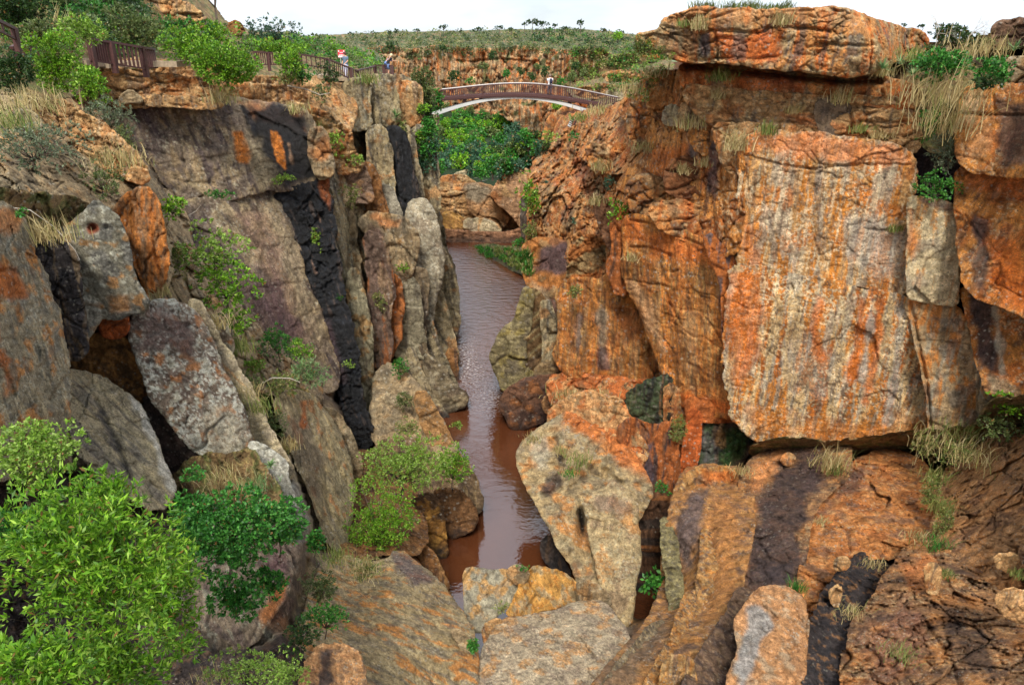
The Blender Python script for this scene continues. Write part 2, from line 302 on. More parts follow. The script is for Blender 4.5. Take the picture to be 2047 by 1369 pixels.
# colour layers: (rgb, kind, size px, lo, hi, alpha)   n = patches, s = run-down streaks, h = beds, p = specks
PAL = {
 'purple': [((140, 122, 108),), ((172, 150, 120), 'n', 90, -.1, .25, .8), ((86, 72, 78), 's', 24, .02, .22, .75), ((168, 142, 112), 's', 20, .12, .3, .75), ((98, 82, 84), 'n', 36, .08, .3, .55), ((196, 186, 165), 'p', 5, .38, .5, .8)],
 'grey':   [((166, 148, 120),), ((128, 116, 98), 'n', 60, 0, .3, .8), ((186, 166, 130), 's', 20, .02, .25, .75), ((86, 80, 78), 's', 15, .14, .3, .75), ((176, 116, 66), 'n', 46, .2, .4, .6), ((178, 174, 160), 'p', 7, .28, .42, .65)],
 'greytan':[((172, 146, 116),), ((134, 120, 102), 'n', 60, 0, .3, .7), ((184, 130, 78), 'n', 50, .14, .4, .6), ((110, 98, 86), 's', 22, .12, .3, .6), ((196, 180, 150), 'p', 6, .28, .42, .6)],
 'orange': [((204, 130, 64),), ((178, 92, 42), 'n', 70, -.05, .3, .7), ((208, 148, 96), 's', 24, .02, .28, .65), ((150, 92, 56), 'n', 28, .05, .3, .6), ((104, 78, 68), 's', 15, .2, .34, .7), ((212, 182, 146), 'p', 7, .26, .42, .6)],
 'redor':  [((202, 130, 74),), ((158, 90, 54), 'n', 44, -.05, .3, .75), ((212, 160, 112), 'n', 24, .04, .3, .75), ((112, 84, 74), 'n', 34, .12, .32, .75), ((150, 126, 98), 'n', 60, .12, .34, .6), ((194, 100, 44), 's', 30, .1, .3, .7), ((206, 176, 136), 'p', 8, .24, .42, .6)],
 'slabor2':[((204, 128, 58),), ((182, 98, 40), 's', 22, .0, .22, .8), ((212, 182, 140), 's', 24, -.02, .16, .85), ((172, 162, 150), 's', 12, .08, .24, .75), ((104, 86, 78), 's', 7, .16, .3, .7), ((226, 204, 172), 'p', 7, .12, .32, .7), ((110, 84, 66), 'p', 9, .28, .4, .7)],
 'slabor': [((202, 150, 98),), ((204, 124, 44), 's', 26, -.12, .1, .9), ((172, 160, 148), 's', 24, .06, .24, .7), ((130, 116, 112), 's', 12, .22, .38, .6), ((196, 110, 46), 'n', 60, .1, .35, .7), ((120, 104, 92), 's', 7, .14, .3, .55), ((222, 204, 176), 's', 8, .14, .3, .6), ((226, 204, 176), 'p', 7, .2, .38, .6), ((120, 96, 80), 'p', 9, .32, .44, .6)],
 'ledge':  [((196, 148, 104),), ((190, 112, 58), 'n', 55, 0, .3, .7), ((214, 172, 124), 'n', 30, .1, .35, .7), ((120, 102, 92), 's', 18, .16, .34, .7), ((226, 200, 164), 'p', 7, .28, .42, .5)],
 'brown':  [((150, 102, 64),), ((112, 78, 60), 'n', 50, 0, .28, .8), ((176, 130, 86), 's', 22, .08, .3, .6), ((84, 66, 62), 's', 16, .12, .28, .7)],
 'carvor': [((200, 124, 58),), ((164, 112, 70), 's', 26, 0, .2, .7), ((158, 128, 96), 's', 14, .14, .3, .6), ((200, 116, 56), 'n', 60, .05, .3, .7), ((112, 82, 66), 's', 12, .2, .34, .6), ((150, 84, 44), 'h', 12, .1, .3, .45), ((206, 156, 96), 's', 7, .16, .32, .6), ((96, 74, 60), 's', 6, .18, .32, .6)],
 'dark':   [((74, 62, 60),), ((52, 46, 48), 'n', 40, 0, .25, .8), ((104, 78, 62), 's', 18, .1, .3, .7)],
 'black':  [((26, 27, 32),), ((13, 13, 17), 'n', 30, 0, .2, .85), ((48, 52, 62), 'n', 14, .22, .36, .6), ((92, 76, 72), 's', 9, .3, .42, .7)],
 'umber':  [((150, 108, 78),), ((188, 124, 74), 'n', 60, -.1, .22, .85), ((96, 72, 64), 'n', 28, .06, .28, .7), ((206, 152, 104), 'n', 18, .18, .38, .6), ((66, 54, 54), 'n', 70, .2, .4, .6), ((206, 176, 138), 'p', 7, .28, .44, .5)],
 'pale':   [((196, 178, 148),), ((172, 156, 138), 'n', 50, 0, .3, .7), ((200, 134, 72), 's', 24, .14, .34, .6), ((140, 126, 114), 'p', 6, .25, .42, .6)],
 'lichen': [((124, 106, 94),), ((176, 170, 154), 'n', 22, .02, .16, .85), ((92, 76, 74), 'n', 40, .12, .3, .6), ((200, 198, 188), 'p', 8, .12, .28, .8), ((178, 110, 60), 'n', 34, .26, .42, .7)],
 'earth':  [((138, 110, 78),), ((96, 108, 56), 'n', 34, -.05, .2, .8), ((168, 148, 98), 'n', 16, .08, .3, .6), ((104, 82, 62), 'n', 26, .16, .36, .6)],
 'scrub':  [((104, 112, 68),), ((142, 126, 92), 'n', 20, -.1, .16, .85), ((66, 88, 50), 'n', 10, .04, .2, .8), ((160, 122, 92), 'n', 14, .2, .34, .8)],
 'forest': [((44, 66, 34),), ((34, 50, 28), 'n', 12, 0, .2, .8)],
 'farcl':  [((206, 148, 104),), ((202, 116, 62), 's', 10, -.02, .14, .9), ((140, 112, 92), 's', 5, .04, .2, .8), ((218, 186, 150), 's', 5, .1, .24, .7), ((118, 104, 88), 'n', 12, .16, .34, .7), ((212, 186, 150), 'h', 9, .14, .34, .5), ((96, 106, 66), 'n', 16, .22, .36, .85)],
}
def paint(Q, QT, layers, seed):
    c = np.tile(lin(layers[0][0]), (len(Q), 1))
    for k, (rgb, kd, sz, lo, hi, al) in enumerate(layers[1:]):
        s = seed * 3 + k * 5 + 40
        if kd == 'n': n_ = fbm(Q / sz, 4, s)
        elif kd == 's': n_ = fbm(QT / sz * np.array([1, 1, .1]) + pnoise(QT / sz * np.array([.4, .4, .2]), s + 1)[:, None] * .5, 4, s, .6)
        elif kd == 'h': n_ = fbm(QT / sz * np.array([.12, .12, 1]), 3, s)
        else: n_ = fbm(Q / sz, 2, s, .7) * .8 + .2 * fbm(Q / (sz * 12), 2, s + 1) * 2
        m = (sst(lo, hi, n_) * al)[:, None]; c = c * (1 - m) + lin(rgb) * m
    sa = np.clip((c[:, 0] - c[:, 1]) / (c[:, 0] + 1e-4), 0, 1); c[:, 1] *= 1 + .08 * sa; c[:, 2] *= 1 - .08 * sa
    g_ = c @ np.array([.2126, .7152, .0722]); return (c * .96 + g_[:, None] * .04) * np.array([1.02, 1.01, .92])
def shape_mask(X, Y, sh, fe, seed):
    wob = fbm(np.stack([X / 42, Y / 42, X * 0], -1), 4, seed) * (fe * 1.4 + 7)
    if sh[0] == 's': d = sh[2] - linedist(X, Y, sh[1])
    elif sh[0] == 'e': d = (1 - np.sqrt(((X - sh[1]) / sh[3]) ** 2 + ((Y - sh[2]) / sh[4]) ** 2)) * min(sh[3], sh[4])
    else: d = polysd(X, Y, sh)
    return sst(-fe, fe, d + wob)
_pid = [0]
def P(name, poly, ctrl, style='slab', pal='grey', step=3.2, rad=20, drop=None, thick=3., wob=7, tilt=0., amp=1., cracks=(), bumps=(), paints=(), wet=0, cap=False, zmin=None,
      label=None, cat=None, group=None, kind='structure', bulge=0, soft=1, mat=None, cscale=1., seed=None, grow=None):
    step *= .86; _pid[0] += 1; sd0 = seed or _pid[0]
    if soft: poly = rounded(poly, soft)
    pa = np.array(poly, float); x0, y0 = pa.min(0) - 2 * step - wob * 2 - 8; x1, y1 = pa.max(0) + 2 * step + wob * 2 + 8
    xs = np.arange(x0, x1, step); ys = np.arange(y0, y1, step); X, Y = np.meshgrid(xs, ys); sh = X.shape
    S = polysd(X, Y, poly); f2 = lambda a, sc, o, s: fbm(np.stack([a[0].ravel() / sc, a[1].ravel() / sc, np.zeros(X.size)], -1), o, s).reshape(sh)
    if wob: S = S + f2((X, Y), 40, 3, sd0 * 3 + 900) * wob * 1.35 + f2((X, Y), 10, 2, sd0 * 3 + 901) * wob * .5
    S = S + ((10 if name.endswith('wall') and step > 2.1 else 4) if grow is None else grow); ed = .42 if name.endswith('wall') else .62
    keep = S > -.95 * step; gy, gx = np.gradient(S, step); gl = np.sqrt(gx * gx + gy * gy) + 1e-6
    mv = (S < 0) & keep; X = np.where(mv, X - gx / gl * S, X); Y = np.where(mv, Y - gy / gl * S, Y); S = np.maximum(S, 0)
    idx = -np.ones(sh, int); idx[keep] = np.arange(keep.sum())
    q = np.stack([idx[:-1, :-1], idx[1:, :-1], idx[1:, 1:], idx[:-1, 1:]], -1).reshape(-1, 4); q = q[(q >= 0).all(1)]
    if len(q) == 0: return None
    Xv, Yv, Sv = X[keep], Y[keep], S[keep]
    Y0 = 1 / qspread(ctrl, Xv, Yv)
    base = pt(Xv, Yv, Y0); mpp = float(np.median(Y0)) / F
    Q = base / mpp; ct, st_ = math.cos(tilt), math.sin(tilt)
    QT = Q.copy(); QT[:, 0] = Q[:, 0] * ct + Q[:, 2] * st_; QT[:, 2] = -Q[:, 0] * st_ + Q[:, 2] * ct
    ops = STY[style] if isinstance(style, str) else style
    h = relief(QT / cscale, ops, sd0) * amp * cscale
    rv = rad * .58 * (.5 + .5 * ed) * np.clip(.85 + 1.1 * fbm(np.stack([Xv / 30, Yv / 30, Xv * 0], -1), 3, sd0 + 50), .22, 2.)
    t = np.clip(Sv / rv, 0, 1); dr = ed * (rad * .55 if drop is None else drop * .7) * (1 - np.sqrt(1 - (1 - t) ** 2)) * np.clip(rv / rad / .58, .5, 1.4)
    for cpts, cw, cd in cracks:
        wx = pnoise(np.stack([Xv / 14, Yv / 14, Xv * 0], -1), sd0 + 5) * 3; h -= cd * np.exp(-(linedist(Xv + wx, Yv + wx, cpts) / cw) ** 2)
    for cx, cy, rx, ry, am in bumps:
        h += am * np.exp(-(((Xv - cx) / rx) ** 2 + ((Yv - cy) / ry) ** 2))
    if bulge: h += bulge * np.sqrt(np.clip(Sv / max(Sv.max(), 1), 0, 1))
    Yf = Y0 + (dr - h) * Y0 / F
    W = pt(Xv, Yv, Yf)
    if zmin is not None:
        bad = W[:, 2] < zmin
    col = paint(Q / cscale, QT / cscale, PAL[pal] if isinstance(pal, str) else pal, sd0)
    wetv = np.full(len(Xv), float(wet))
    for k, pp in enumerate(paints):
        m = shape_mask(Xv, Yv, pp[0], pp[3] if len(pp) > 3 else 8, sd0 * 9 + k) * (pp[2] if len(pp) > 2 else .85)
        rgb = lin(pp[1]) * np.array([1.02, 1.0, .93]) * (1 + .35 * fbm(Q / 12, 3, sd0 + k))[:, None]
        col = col * (1 - m[:, None]) + rgb * m[:, None]; wetv = wetv * (1 - m) + m * (pp[4] if len(pp) > 4 else 0)
    wl = sst(1.0, .25, W[:, 2] + .35 * fbm(Q / 30, 3, sd0 + 70)) * (1 if Y0.mean() < 100 else 0)      # wet tide mark of the river
    col = col * (1 - .55 * wl)[:, None]; wetv = np.maximum(wetv, .6 * wl)
    # boundary skirt
    e = np.concatenate([q[:, [0, 1]], q[:, [1, 2]], q[:, [2, 3]], q[:, [3, 0]]]); es = np.sort(e, 1); key = es[:, 0] * 10 ** 7 + es[:, 1]
    u, inv, cnt = np.unique(key, return_inverse=True, return_counts=True); be = e[cnt[inv] == 1]
    bv = np.unique(be); mp_ = -np.ones(len(W), int); mp_[bv] = len(W) + np.arange(len(bv))
    C_ = np.array([0, 0, CH]); dr_ = W[bv] - C_; dr_ = dr_ / np.linalg.norm(dr_, axis=1)[:, None]
    cen = W[bv].mean(0); sk = W[bv] + dr_ * thick + (cen - W[bv]) * .06
    Wall = np.concatenate([W, sk]); cb = np.concatenate([col, col[bv]]); wa = np.concatenate([wetv, wetv[bv]])
    sq = np.stack([be[:, 1], be[:, 0], mp_[be[:, 0]], mp_[be[:, 1]]], -1); faces = [q, sq]
    if cap:
        Wall = np.concatenate([Wall, [sk.mean(0)]]); cb = np.concatenate([cb, [col.mean(0)]]); wa = np.append(wa, 0)
        ci = len(Wall) - 1; faces.append(np.stack([mp_[be[:, 0]], mp_[be[:, 1]], np.full(len(be), ci)], -1)[:, ::-1])
    c4 = np.c_[np.clip(cb * ALB, .004, .9), wa]
    org = np.array([W[:, 0].mean(), W[:, 1].mean(), W[:, 2].min()])
    me = raw_mesh(name, Wall - org, faces, mat or ROCK, c4, True, {'mpp': np.full(len(Wall), mpp)})
    o = link(name, me); o.location = org
    tag(o, label, cat, group, kind if not label else (None if kind == 'structure' else kind))
    j, i = gidx(Xv, Yv); np.minimum.at(DN, (j, i), Yf); np.maximum.at(DF, (j, i), Yf); np.add.at(CS, (j, i), col); np.add.at(CN, (j, i), 1)
    return o
# ================================================================== far ground and plateau
P('hill', [(590,82),(650,76),(700,72),(760,69),(850,67),(960,65),(1060,63),(1150,63),(1230,68),(1275,74),(1340,80),(1340,122),(1180,112),(1040,110),(900,108),(760,112),(640,118),(560,110)],
  [(600,78,420),(900,57,430),(1250,64,400),(700,112,255),(1150,110,250),(900,106,255),(1320,120,200)], 'ground', 'scrub', step=2.6, rad=5, wob=2, thick=60, amp=.8)
P('cliff_wall', [(690,104),(760,98),(840,100),(900,96),(960,102),(1040,97),(1120,104),(1190,100),(1200,180),(1195,250),(1090,270),(1000,250),(900,250),(760,220),(700,150)],
  [(700,150,228),(950,150,232),(1190,150,222),(950,250,226)], 'far', 'farcl', step=1.7, rad=8, wob=5, thick=30, amp=1.1,
  cracks=[([(700,128),(800,116),(930,124),(1000,118),(1100,126),(1200,120)],2.2,6), ([(965,110),(970,170),(960,215)],4,9), ([(1125,110),(1122,190)],4,9)])
P('cliff_wall', [(1085,112),(1110,104),(1135,112),(1140,160),(1130,205),(1090,215),(1080,160)], [(1110,150,214)], 'far', 'farcl', step=1.7, rad=8, wob=3, thick=12)
P('cliff_wall', [(800,108),(850,103),(905,108),(915,150),(925,200),(930,230),(860,230),(830,180),(800,150)], [(850,150,220)], 'far', 'farcl', step=1.7, rad=10, wob=4, thick=12)
P('cliff_wall', [(690,118),(760,110),(800,116),(815,160),(800,200),(720,190),(690,160)], [(750,150,205)], 'far', 'farcl', step=1.8, rad=9, wob=4, thick=12)
P('cliff_wall', [(1140,105),(1200,96),(1225,110),(1225,160),(1190,190),(1145,180)], [(1180,150,206)], 'far', 'farcl', step=1.8, rad=9, wob=4, thick=12)
P('cliff_wall', [(985,200),(1030,192),(1100,200),(1180,200),(1190,260),(1160,310),(1110,290),(1060,262),(1010,235)], [(1080,240,186)], 'far', 'farcl', step=1.8, rad=8, wob=4, thick=20,
  paints=[([(1120,215),(1150,215),(1145,290),(1115,290)],(98,72,66),.8,6)])
P('hill', [(700,205),(860,205),(950,225),(1010,236),(1060,262),(1110,290),(1090,330),(1060,370),(1000,380),(940,366),(860,350),(820,330)], [(860,215,216),(1040,262,200),(900,300,160),(1000,370,122)], 'ground', 'forest', step=4, rad=6, wob=3, thick=10)
P('hill', [(1130,175),(1190,155),(1225,110),(1290,110),(1345,120),(1345,190),(1240,215),(1170,215)], [(1170,190,120),(1330,130,160),(1330,190,72)], 'tuft', 'earth', step=2.4, rad=8, wob=4, thick=10, amp=.5)
# terraces of rock on the right-hand slope beyond the bridge
P('rock_wall', [(1150,178),(1200,170),(1260,176),(1330,172),(1330,186),(1260,190),(1190,196),(1150,190)], [(1200,180,96)], 'strata', 'ledge', step=2, rad=5, wob=3, thick=4, cscale=.5)
P('rock_wall', [(1205,150),(1250,142),(1300,150),(1340,145),(1340,158),(1280,162),(1215,162)], [(1260,150,120)], 'strata', 'ledge', step=2, rad=5, wob=3, thick=4, cscale=.5)
P('boulder', [(1216,183),(1232,178),(1248,184),(1250,194),(1230,198),(1215,193)], [(1230,190,78)], 'smooth', 'pale', step=2, rad=8, wob=2, cap=True, label='pale rounded boulder on the slope behind the right end of the footbridge', cat='boulder')
# ================================================================== river margins beyond the narrows
P('rock_wall', [(1100,235),(1130,215),(1165,205),(1190,215),(1200,270),(1150,300),(1090,330),(1075,340),(1085,290)], [(1130,260,84)], 'flute', 'redor', step=2.4, rad=12, wob=5, thick=6, cscale=.6,
  paints=[([(1122,225),(1150,218),(1158,260),(1140,300),(1112,300)],(96,72,66),.85,7)])
P('rock_wall', [(1030,300),(1060,272),(1090,262),(1112,290),(1100,330),(1080,345),(1060,350),(1022,348),(1018,326)], [(1060,320,98)], 'blocky', 'redor', step=2.2, rad=12, wob=5, thick=6, cscale=.6)
P('rock_wall', [(985,385),(1005,352),(1030,340),(1062,345),(1078,340),(1085,400),(1082,470),(1050,470),(1030,440),(1000,410)], [(1040,400,90)], 'smooth', [((190,146,116),)]+PAL['ledge'][1:3], step=2.4, rad=16, wob=4, thick=6, cscale=.7)
P('river_boulder', [(908,352),(940,340),(960,346),(968,358),(930,362),(905,362)], [(935,352,131)], 'smooth', 'pale', step=2, rad=8, wob=2, cap=True, label='small pale rock shelf at the foot of the valley trees', cat='rock shelf')
P('river_boulder', [(868,372),(890,352),(930,352),(952,366),(960,395),(935,402),(880,398),(866,392)], [(910,380,112)], 'smooth', 'ledge', step=2, rad=14, wob=3, cap=True, cscale=.6, label='broad orange rock mound behind the tilted river boulder', cat='rock')
P('river_boulder', [(862,388),(900,384),(950,392),(975,415),(990,440),(960,450),(905,448),(880,440),(866,420)], [(920,418,98)], 'strata', 'ledge', step=2, rad=14, wob=4, cap=True, cscale=.55, label='cracked orange bedrock shelf left of the tilted river boulder', cat='rock shelf')
P('river_boulder', [(872,432),(900,424),(930,438),(945,456),(936,470),(900,468),(880,462)], [(905,450,91.5)], 'smooth', [((176,132,76),)]+PAL['brown'][1:3], step=2, rad=12, wob=3, cap=True, cscale=.5, label='ochre brown boulder near the water edge below the cracked shelf', cat='boulder')
P('river_boulder', [(926,372),(950,366),(990,378),(1030,400),(1042,420),(1040,462),(1000,462),(965,440),(935,418),(934,398)], [(980,415,93)], 'smooth', [((178,132,96),),((160,110,80),'n',60,0,.3,.7),((150,120,96),'n',20,.1,.3,.5)], step=2, rad=22, wob=2.5, cap=True, cscale=.8,
  paints=[([(926,372),(950,368),(985,384),(950,400),(934,392)],(158,146,126),.9,7)], label='large smooth tilted tan boulder on the far river bank', cat='boulder')
P('river_boulder', [(930,440),(960,436),(990,446),(1002,462),(985,472),(950,470),(928,458)], [(965,456,90)], 'smooth', 'pale', step=2, rad=12, wob=3, cap=True, cscale=.5, label='grey white swirled boulder beneath the tilted tan boulder', cat='boulder')
P('rock_wall', [(872,458),(940,466),(1010,468),(1046,458),(1050,480),(1000,486),(930,484),(880,482),(868,470)], [(950,475,88)], 'strata', [((158,112,88),),((128,88,70),'n',30,0,.3,.7)], step=2.2, rad=9, wob=2, thick=6, cscale=.5)
P('grass_bank', [(918,500),(940,492),(990,494),(1030,496),(1062,500),(1062,556),(1030,540),(985,520),(940,512)], [(980,505,82),(1040,540,74)], 'ground', 'scrub', step=2.4, rad=6, wob=3, thick=2, kind='structure')
P('rock_wall', [(1040,400),(1060,385),(1080,400),(1080,480),(1062,492),(1046,470)], [(1060,440,66)], 'flute', [((104,90,84),),((84,72,72),'s',12,0,.3,.8)], step=2.4, rad=12, wob=3, thick=5)

# ================================================================== left wall, far pillars
LW = [(640,165,52),(800,155,61),(872,400,60),(905,640,58),(700,330,50)]
P('rock_wall', [(600,205),(640,175),(690,158),(740,160),(800,158),(836,170),(838,235),(855,262),(866,330),(872,400),(880,470),(905,560),(911,640),(880,665),(820,560),(780,450),(720,340),(640,330),(610,250)],
  [(640,200,52),(800,160,61),(872,400,60),(905,640,60),(700,330,51)], 'flute', 'grey', step=2.8, rad=22, wob=5, thick=8, tilt=.02,
  paints=[([(745,290),(812,300),(820,380),(838,440),(800,440),(775,400),(752,340)],(54,54,62),.9,8,.5), ([(600,200),(700,180),(800,165),(835,200),(800,235),(720,215),(650,240)],(192,122,70),.75,20), ([(742,380),(790,360),(795,438),(750,430)],(158,150,136),.8,6), ([(820,260),(862,300),(868,430),(842,400)],(96,88,92),.6,10)],
  cracks=[([(706,180),(712,230),(722,250)],3.5,14), ([(733,190),(735,260)],3,12), ([(700,248),(760,252),(820,250)],5,10), ([(752,250),(765,330),(762,430)],5,16), ([(812,250),(830,330),(838,440)],5,14), ([(780,240),(800,330),(806,430)],4,12)])
P('rock_wall', [(560,178),(600,165),(650,165),(700,178),(706,225),(700,262),(640,262),(592,225),(535,200)], [(560,180,46),(700,200,50),(640,260,46)], 'tuft', 'ledge', step=2.8, rad=14, wob=5, thick=6, cscale=.6)
for pl, Yv, pal, lean, bz in [
  ([(690,165),(732,168),(735,250),(712,256),(700,250),(690,220)], 50.5, 'grey', 0, 4),
  ([(742,172),(775,168),(790,200),(792,246),(750,248),(740,220)], 51.5, 'grey', 0, 4),
  ([(795,168),(836,172),(838,240),(815,246),(798,230)], 53, 'ledge', 0, 3),
  ([(742,262),(765,258),(775,300),(780,380),(792,436),(765,432),(752,380),(742,320)], 49.5, 'grey', .03, 4),
  ([(800,262),(818,258),(828,320),(842,400),(838,440),(815,420),(806,340)], 51, 'grey', .03, 3),
  ([(830,255),(856,265),(868,340),(874,410),(862,430),(848,390),(838,320)], 53, 'grey', .03, 3),
  ([(775,262),(800,260),(812,300),(824,360),(840,438),(818,448),(796,446),(784,390),(776,320)], 50.2, 'black', .03, 3),
  ([(722,330),(745,340),(760,400),(772,440),(745,445),(728,420),(720,380)], 47.5, 'brown', .03, 3)]:
    P('rock_wall', pl, [(pl[0][0], pl[0][1], Yv)], 'flute', pal, wet=.5 if pal == 'black' else 0, step=2.6, rad=13, wob=bz, thick=5, tilt=lean, cscale=.7)
P('rock_wall', [(735,390),(775,372),(800,440),(792,470),(750,440)], [(765,420,48.6)], 'smooth', [((168,160,146),),((130,122,112),'h',9,0,.25,.6)], step=2.6, rad=10, wob=3, thick=4, cscale=.6)
P('rock_pillar', [(822,402),(848,396),(866,418),(880,478),(886,520),(884,560),(868,600),(862,680),(838,700),(836,640),(846,590),(826,560),(815,500),(812,430)], [(850,400,49),(870,600,47)], 'smooth', [((166,152,132),),((128,112,98),'n',50,0,.3,.8),((196,188,172),'p',6,.1,.3,.7),((120,108,96),'s',18,.1,.3,.6)],
  step=2.6, rad=24, wob=3, thick=5, bulge=8, label='tall pale grey rounded rock pillar leaning over the left river bank', cat='rock pillar')
P('rock_wall', [(862,470),(884,500),(905,560),(914,640),(905,668),(890,680),(872,640),(864,570)], [(885,600,53)], 'carved', 'grey', step=2.6, rad=16, wob=3, thick=6, tilt=.2)
P('rock_wall', [(862,560),(882,600),(895,660),(905,700),(908,745),(898,760),(872,700),(856,650),(850,600)], [(880,650,49)], 'carved', 'grey', step=2.5, rad=14, wob=3, thick=5, tilt=.35, wet=.1)
P('rock_wall', [(905,700),(908,800),(902,842),(890,840),(885,790),(893,720)], [(898,780,47.5)], 'smooth', 'brown', step=2.5, rad=10, wob=3, thick=4)
P('rock_wall', [(842,585),(856,640),(872,700),(892,740),(908,775),(906,800),(888,805),(862,770),(842,720),(830,670),(832,620)], [(870,700,46)], 'carved', 'grey', step=2.5, rad=15, wob=3, thick=5, tilt=.35,
  paints=[([(835,590),(850,640),(860,700),(850,720),(838,670)],(40,38,44),.9,6,.3)])
P('rock_wall', [(830,540),(848,545),(848,600),(840,660),(852,730),(878,790),(870,810),(838,790),(822,740),(818,680),(820,600)], [(845,650,44.5)], 'carved', [((140,120,98),),((96,82,74),'s',14,0,.25,.8)], step=2.5, rad=13, wob=3, thick=5, tilt=.2)
P('river_rock', [(852,705),(870,722),(892,738),(898,760),(915,775),(932,790),(933,806),(905,822),(880,828),(858,800),(846,750)], [(885,828,42.6)], 'smooth', [((138,122,100),),((92,76,66),'n',40,-.05,.3,.8),((160,150,132),'n',16,.1,.3,.5)], step=2.5, rad=20, wob=2.5, thick=4, cap=True, bulge=5,
  label='grey brown snub-nosed rock jutting into the river from the left wall', cat='rock')
P('river_rock', [(820,690),(840,735),(862,790),(880,812),(898,835),(880,838),(850,820),(822,790),(806,740)], [(880,838,42)], 'smooth', 'grey', step=2.5, rad=16, wob=3, thick=4, tilt=.4, paints=[([(850,800),(880,812),(900,835),(880,840)],(86,76,76),.8,6)])

# ---------------- left wall, middle columns
P('rock_wall', [(650,352),(690,335),(722,332),(738,400),(745,480),(770,560),(800,600),(812,640),(800,720),(780,790),(765,870),(735,880),(712,780),(696,680),(688,600),(672,500),(656,420)],
  [(690,340,46.5),(760,560,47),(740,870,40.3)], 'flute', 'grey', step=2.8, rad=18, wob=5, thick=6, tilt=.14,
  paints=[([(735,340),(760,350),(765,400),(740,420)],(120,96,84),.7,10), ([(740,600),(790,590),(790,700),(770,800),(755,760)],(132,100,84),.7,12), ([(768,640),(790,620),(780,740),(762,760)],(168,98,54),.7,8)])
P('rock_wall', [(656,345),(688,330),(722,333),(735,372),(738,402),(700,392),(668,378)], [(690,360,45.6)], 'smooth', [((142,114,100),),((170,120,80),'n',30,.1,.35,.6)], step=2.6, rad=16, wob=4, thick=4)
P('rock_wall', [(664,382),(682,378),(696,384),(700,440),(706,480),(716,560),(722,620),(726,700),(722,740),(708,690),(697,600),(685,520),(668,450)], [(690,450,44.6),(715,700,41.8)], 'flute', 'greytan', step=2.6, rad=13, wob=4, thick=4, tilt=.12)
P('rock_wall', [(706,540),(722,600),(738,660),(735,740),(748,800),(752,850),(742,900),(726,860),(716,780),(708,700),(700,600)], [(720,700,40.9)], 'flute', [((160,150,126),),((176,122,62),'n',30,.1,.3,.6),((110,98,86),'s',10,.1,.3,.6)], step=2.5, rad=11, wob=4, thick=4, tilt=.1)
P('rock_wall', [(722,440),(745,430),(770,436),(800,442),(812,455),(830,470),(828,520),(812,552),(790,560),(782,540),(760,470),(735,460)], [(780,480,44.2)], 'flute', 'greytan', step=2.6, rad=16, wob=4, thick=5, tilt=.14,
  paints=[([(742,448),(768,470),(782,540),(765,560),(748,500)],(112,88,82),.8,7), ([(750,432),(800,440),(795,456),(760,452)],(202,138,88),.8,7)])
P('rock_wall', [(735,470),(760,480),(775,540),(782,580),(770,640),(778,700),(760,735),(742,700),(738,620),(742,560)], [(760,600,42.6)], 'flute', [((120,96,88),),((150,120,96),'s',12,.05,.3,.7),((168,98,54),'s',14,.12,.3,.8)], step=2.5, rad=13, wob=4, thick=4, tilt=.1)
P('rock_wall', [(782,560),(800,552),(815,556),(835,580),(838,650),(845,720),(822,690),(812,640),(800,700),(812,735),(795,700),(788,640)], [(815,630,44)], 'smooth', [((150,140,120),),((108,98,88),'s',16,0,.3,.7)], step=2.5, rad=14, wob=4, thick=4)
P('rock_wall', [(775,560),(792,556),(800,600),(792,680),(775,715),(768,690),(772,620)], [(785,620,43.4)], 'flute', [((176,104,58),),((130,90,70),'n',20,0,.3,.7)], step=2.5, rad=10, wob=3, thick=4)
P('rock_wall', [(706,860),(740,830),(762,862),(765,900),(740,915),(705,915)], [(735,880,39.5)], 'smooth', 'greytan', step=2.6, rad=12, wob=4)

# ---------------- left wall, the great purple-brown slab with the black seep
P('rock_wall', [(215,205),(260,190),(330,184),(430,196),(520,210),(592,220),(622,245),(628,285),(642,325),(646,352),(610,368),(570,374),(530,374),(470,392),(420,396),(372,400),(335,365),(300,310),(250,255)],
  [(240,200,35.5),(400,200,38),(600,240,41),(370,395,35.5),(580,370,39.5)], 'slab', 'purple', step=2.8, rad=20, wob=4, thick=5, tilt=.18,
  cracks=[([(330,230),(365,290),(372,350)],2.5,7), ([(300,330),(400,318),(520,300)],2,3)],
  paints=[([(462,262),(485,258),(500,300),(492,326),(478,322),(470,290)],(205,120,46),.9,5), ([(270,216),(300,214),(330,300),(310,330),(285,270)],(84,70,76),.6,14), ([(480,205),(600,225),(612,262),(585,250),(500,232)],(188,120,76),.75,10), ([(500,250),(540,260),(560,370),(520,370),(500,310)],(150,136,112),.7,12), ([(505,214),(545,208),(592,222),(612,240),(622,262),(628,300),(644,345),(628,352),(604,366),(575,372),(556,352),(532,316),(512,272),(500,240)],(18,19,24),.96,9,.5), ([(470,204),(492,206),(508,240),(512,262),(496,250),(480,225)],(40,40,48),.85,3,.4), ([(541,262),(556,264),(566,300),(570,336),(558,322),(548,290)],(204,124,56),.95,2), (('s',[(576,288),(584,326)],3),(150,120,98),.85,2), ([(540,340),(556,352),(548,368),(534,360)],(150,136,112),.8,4)])
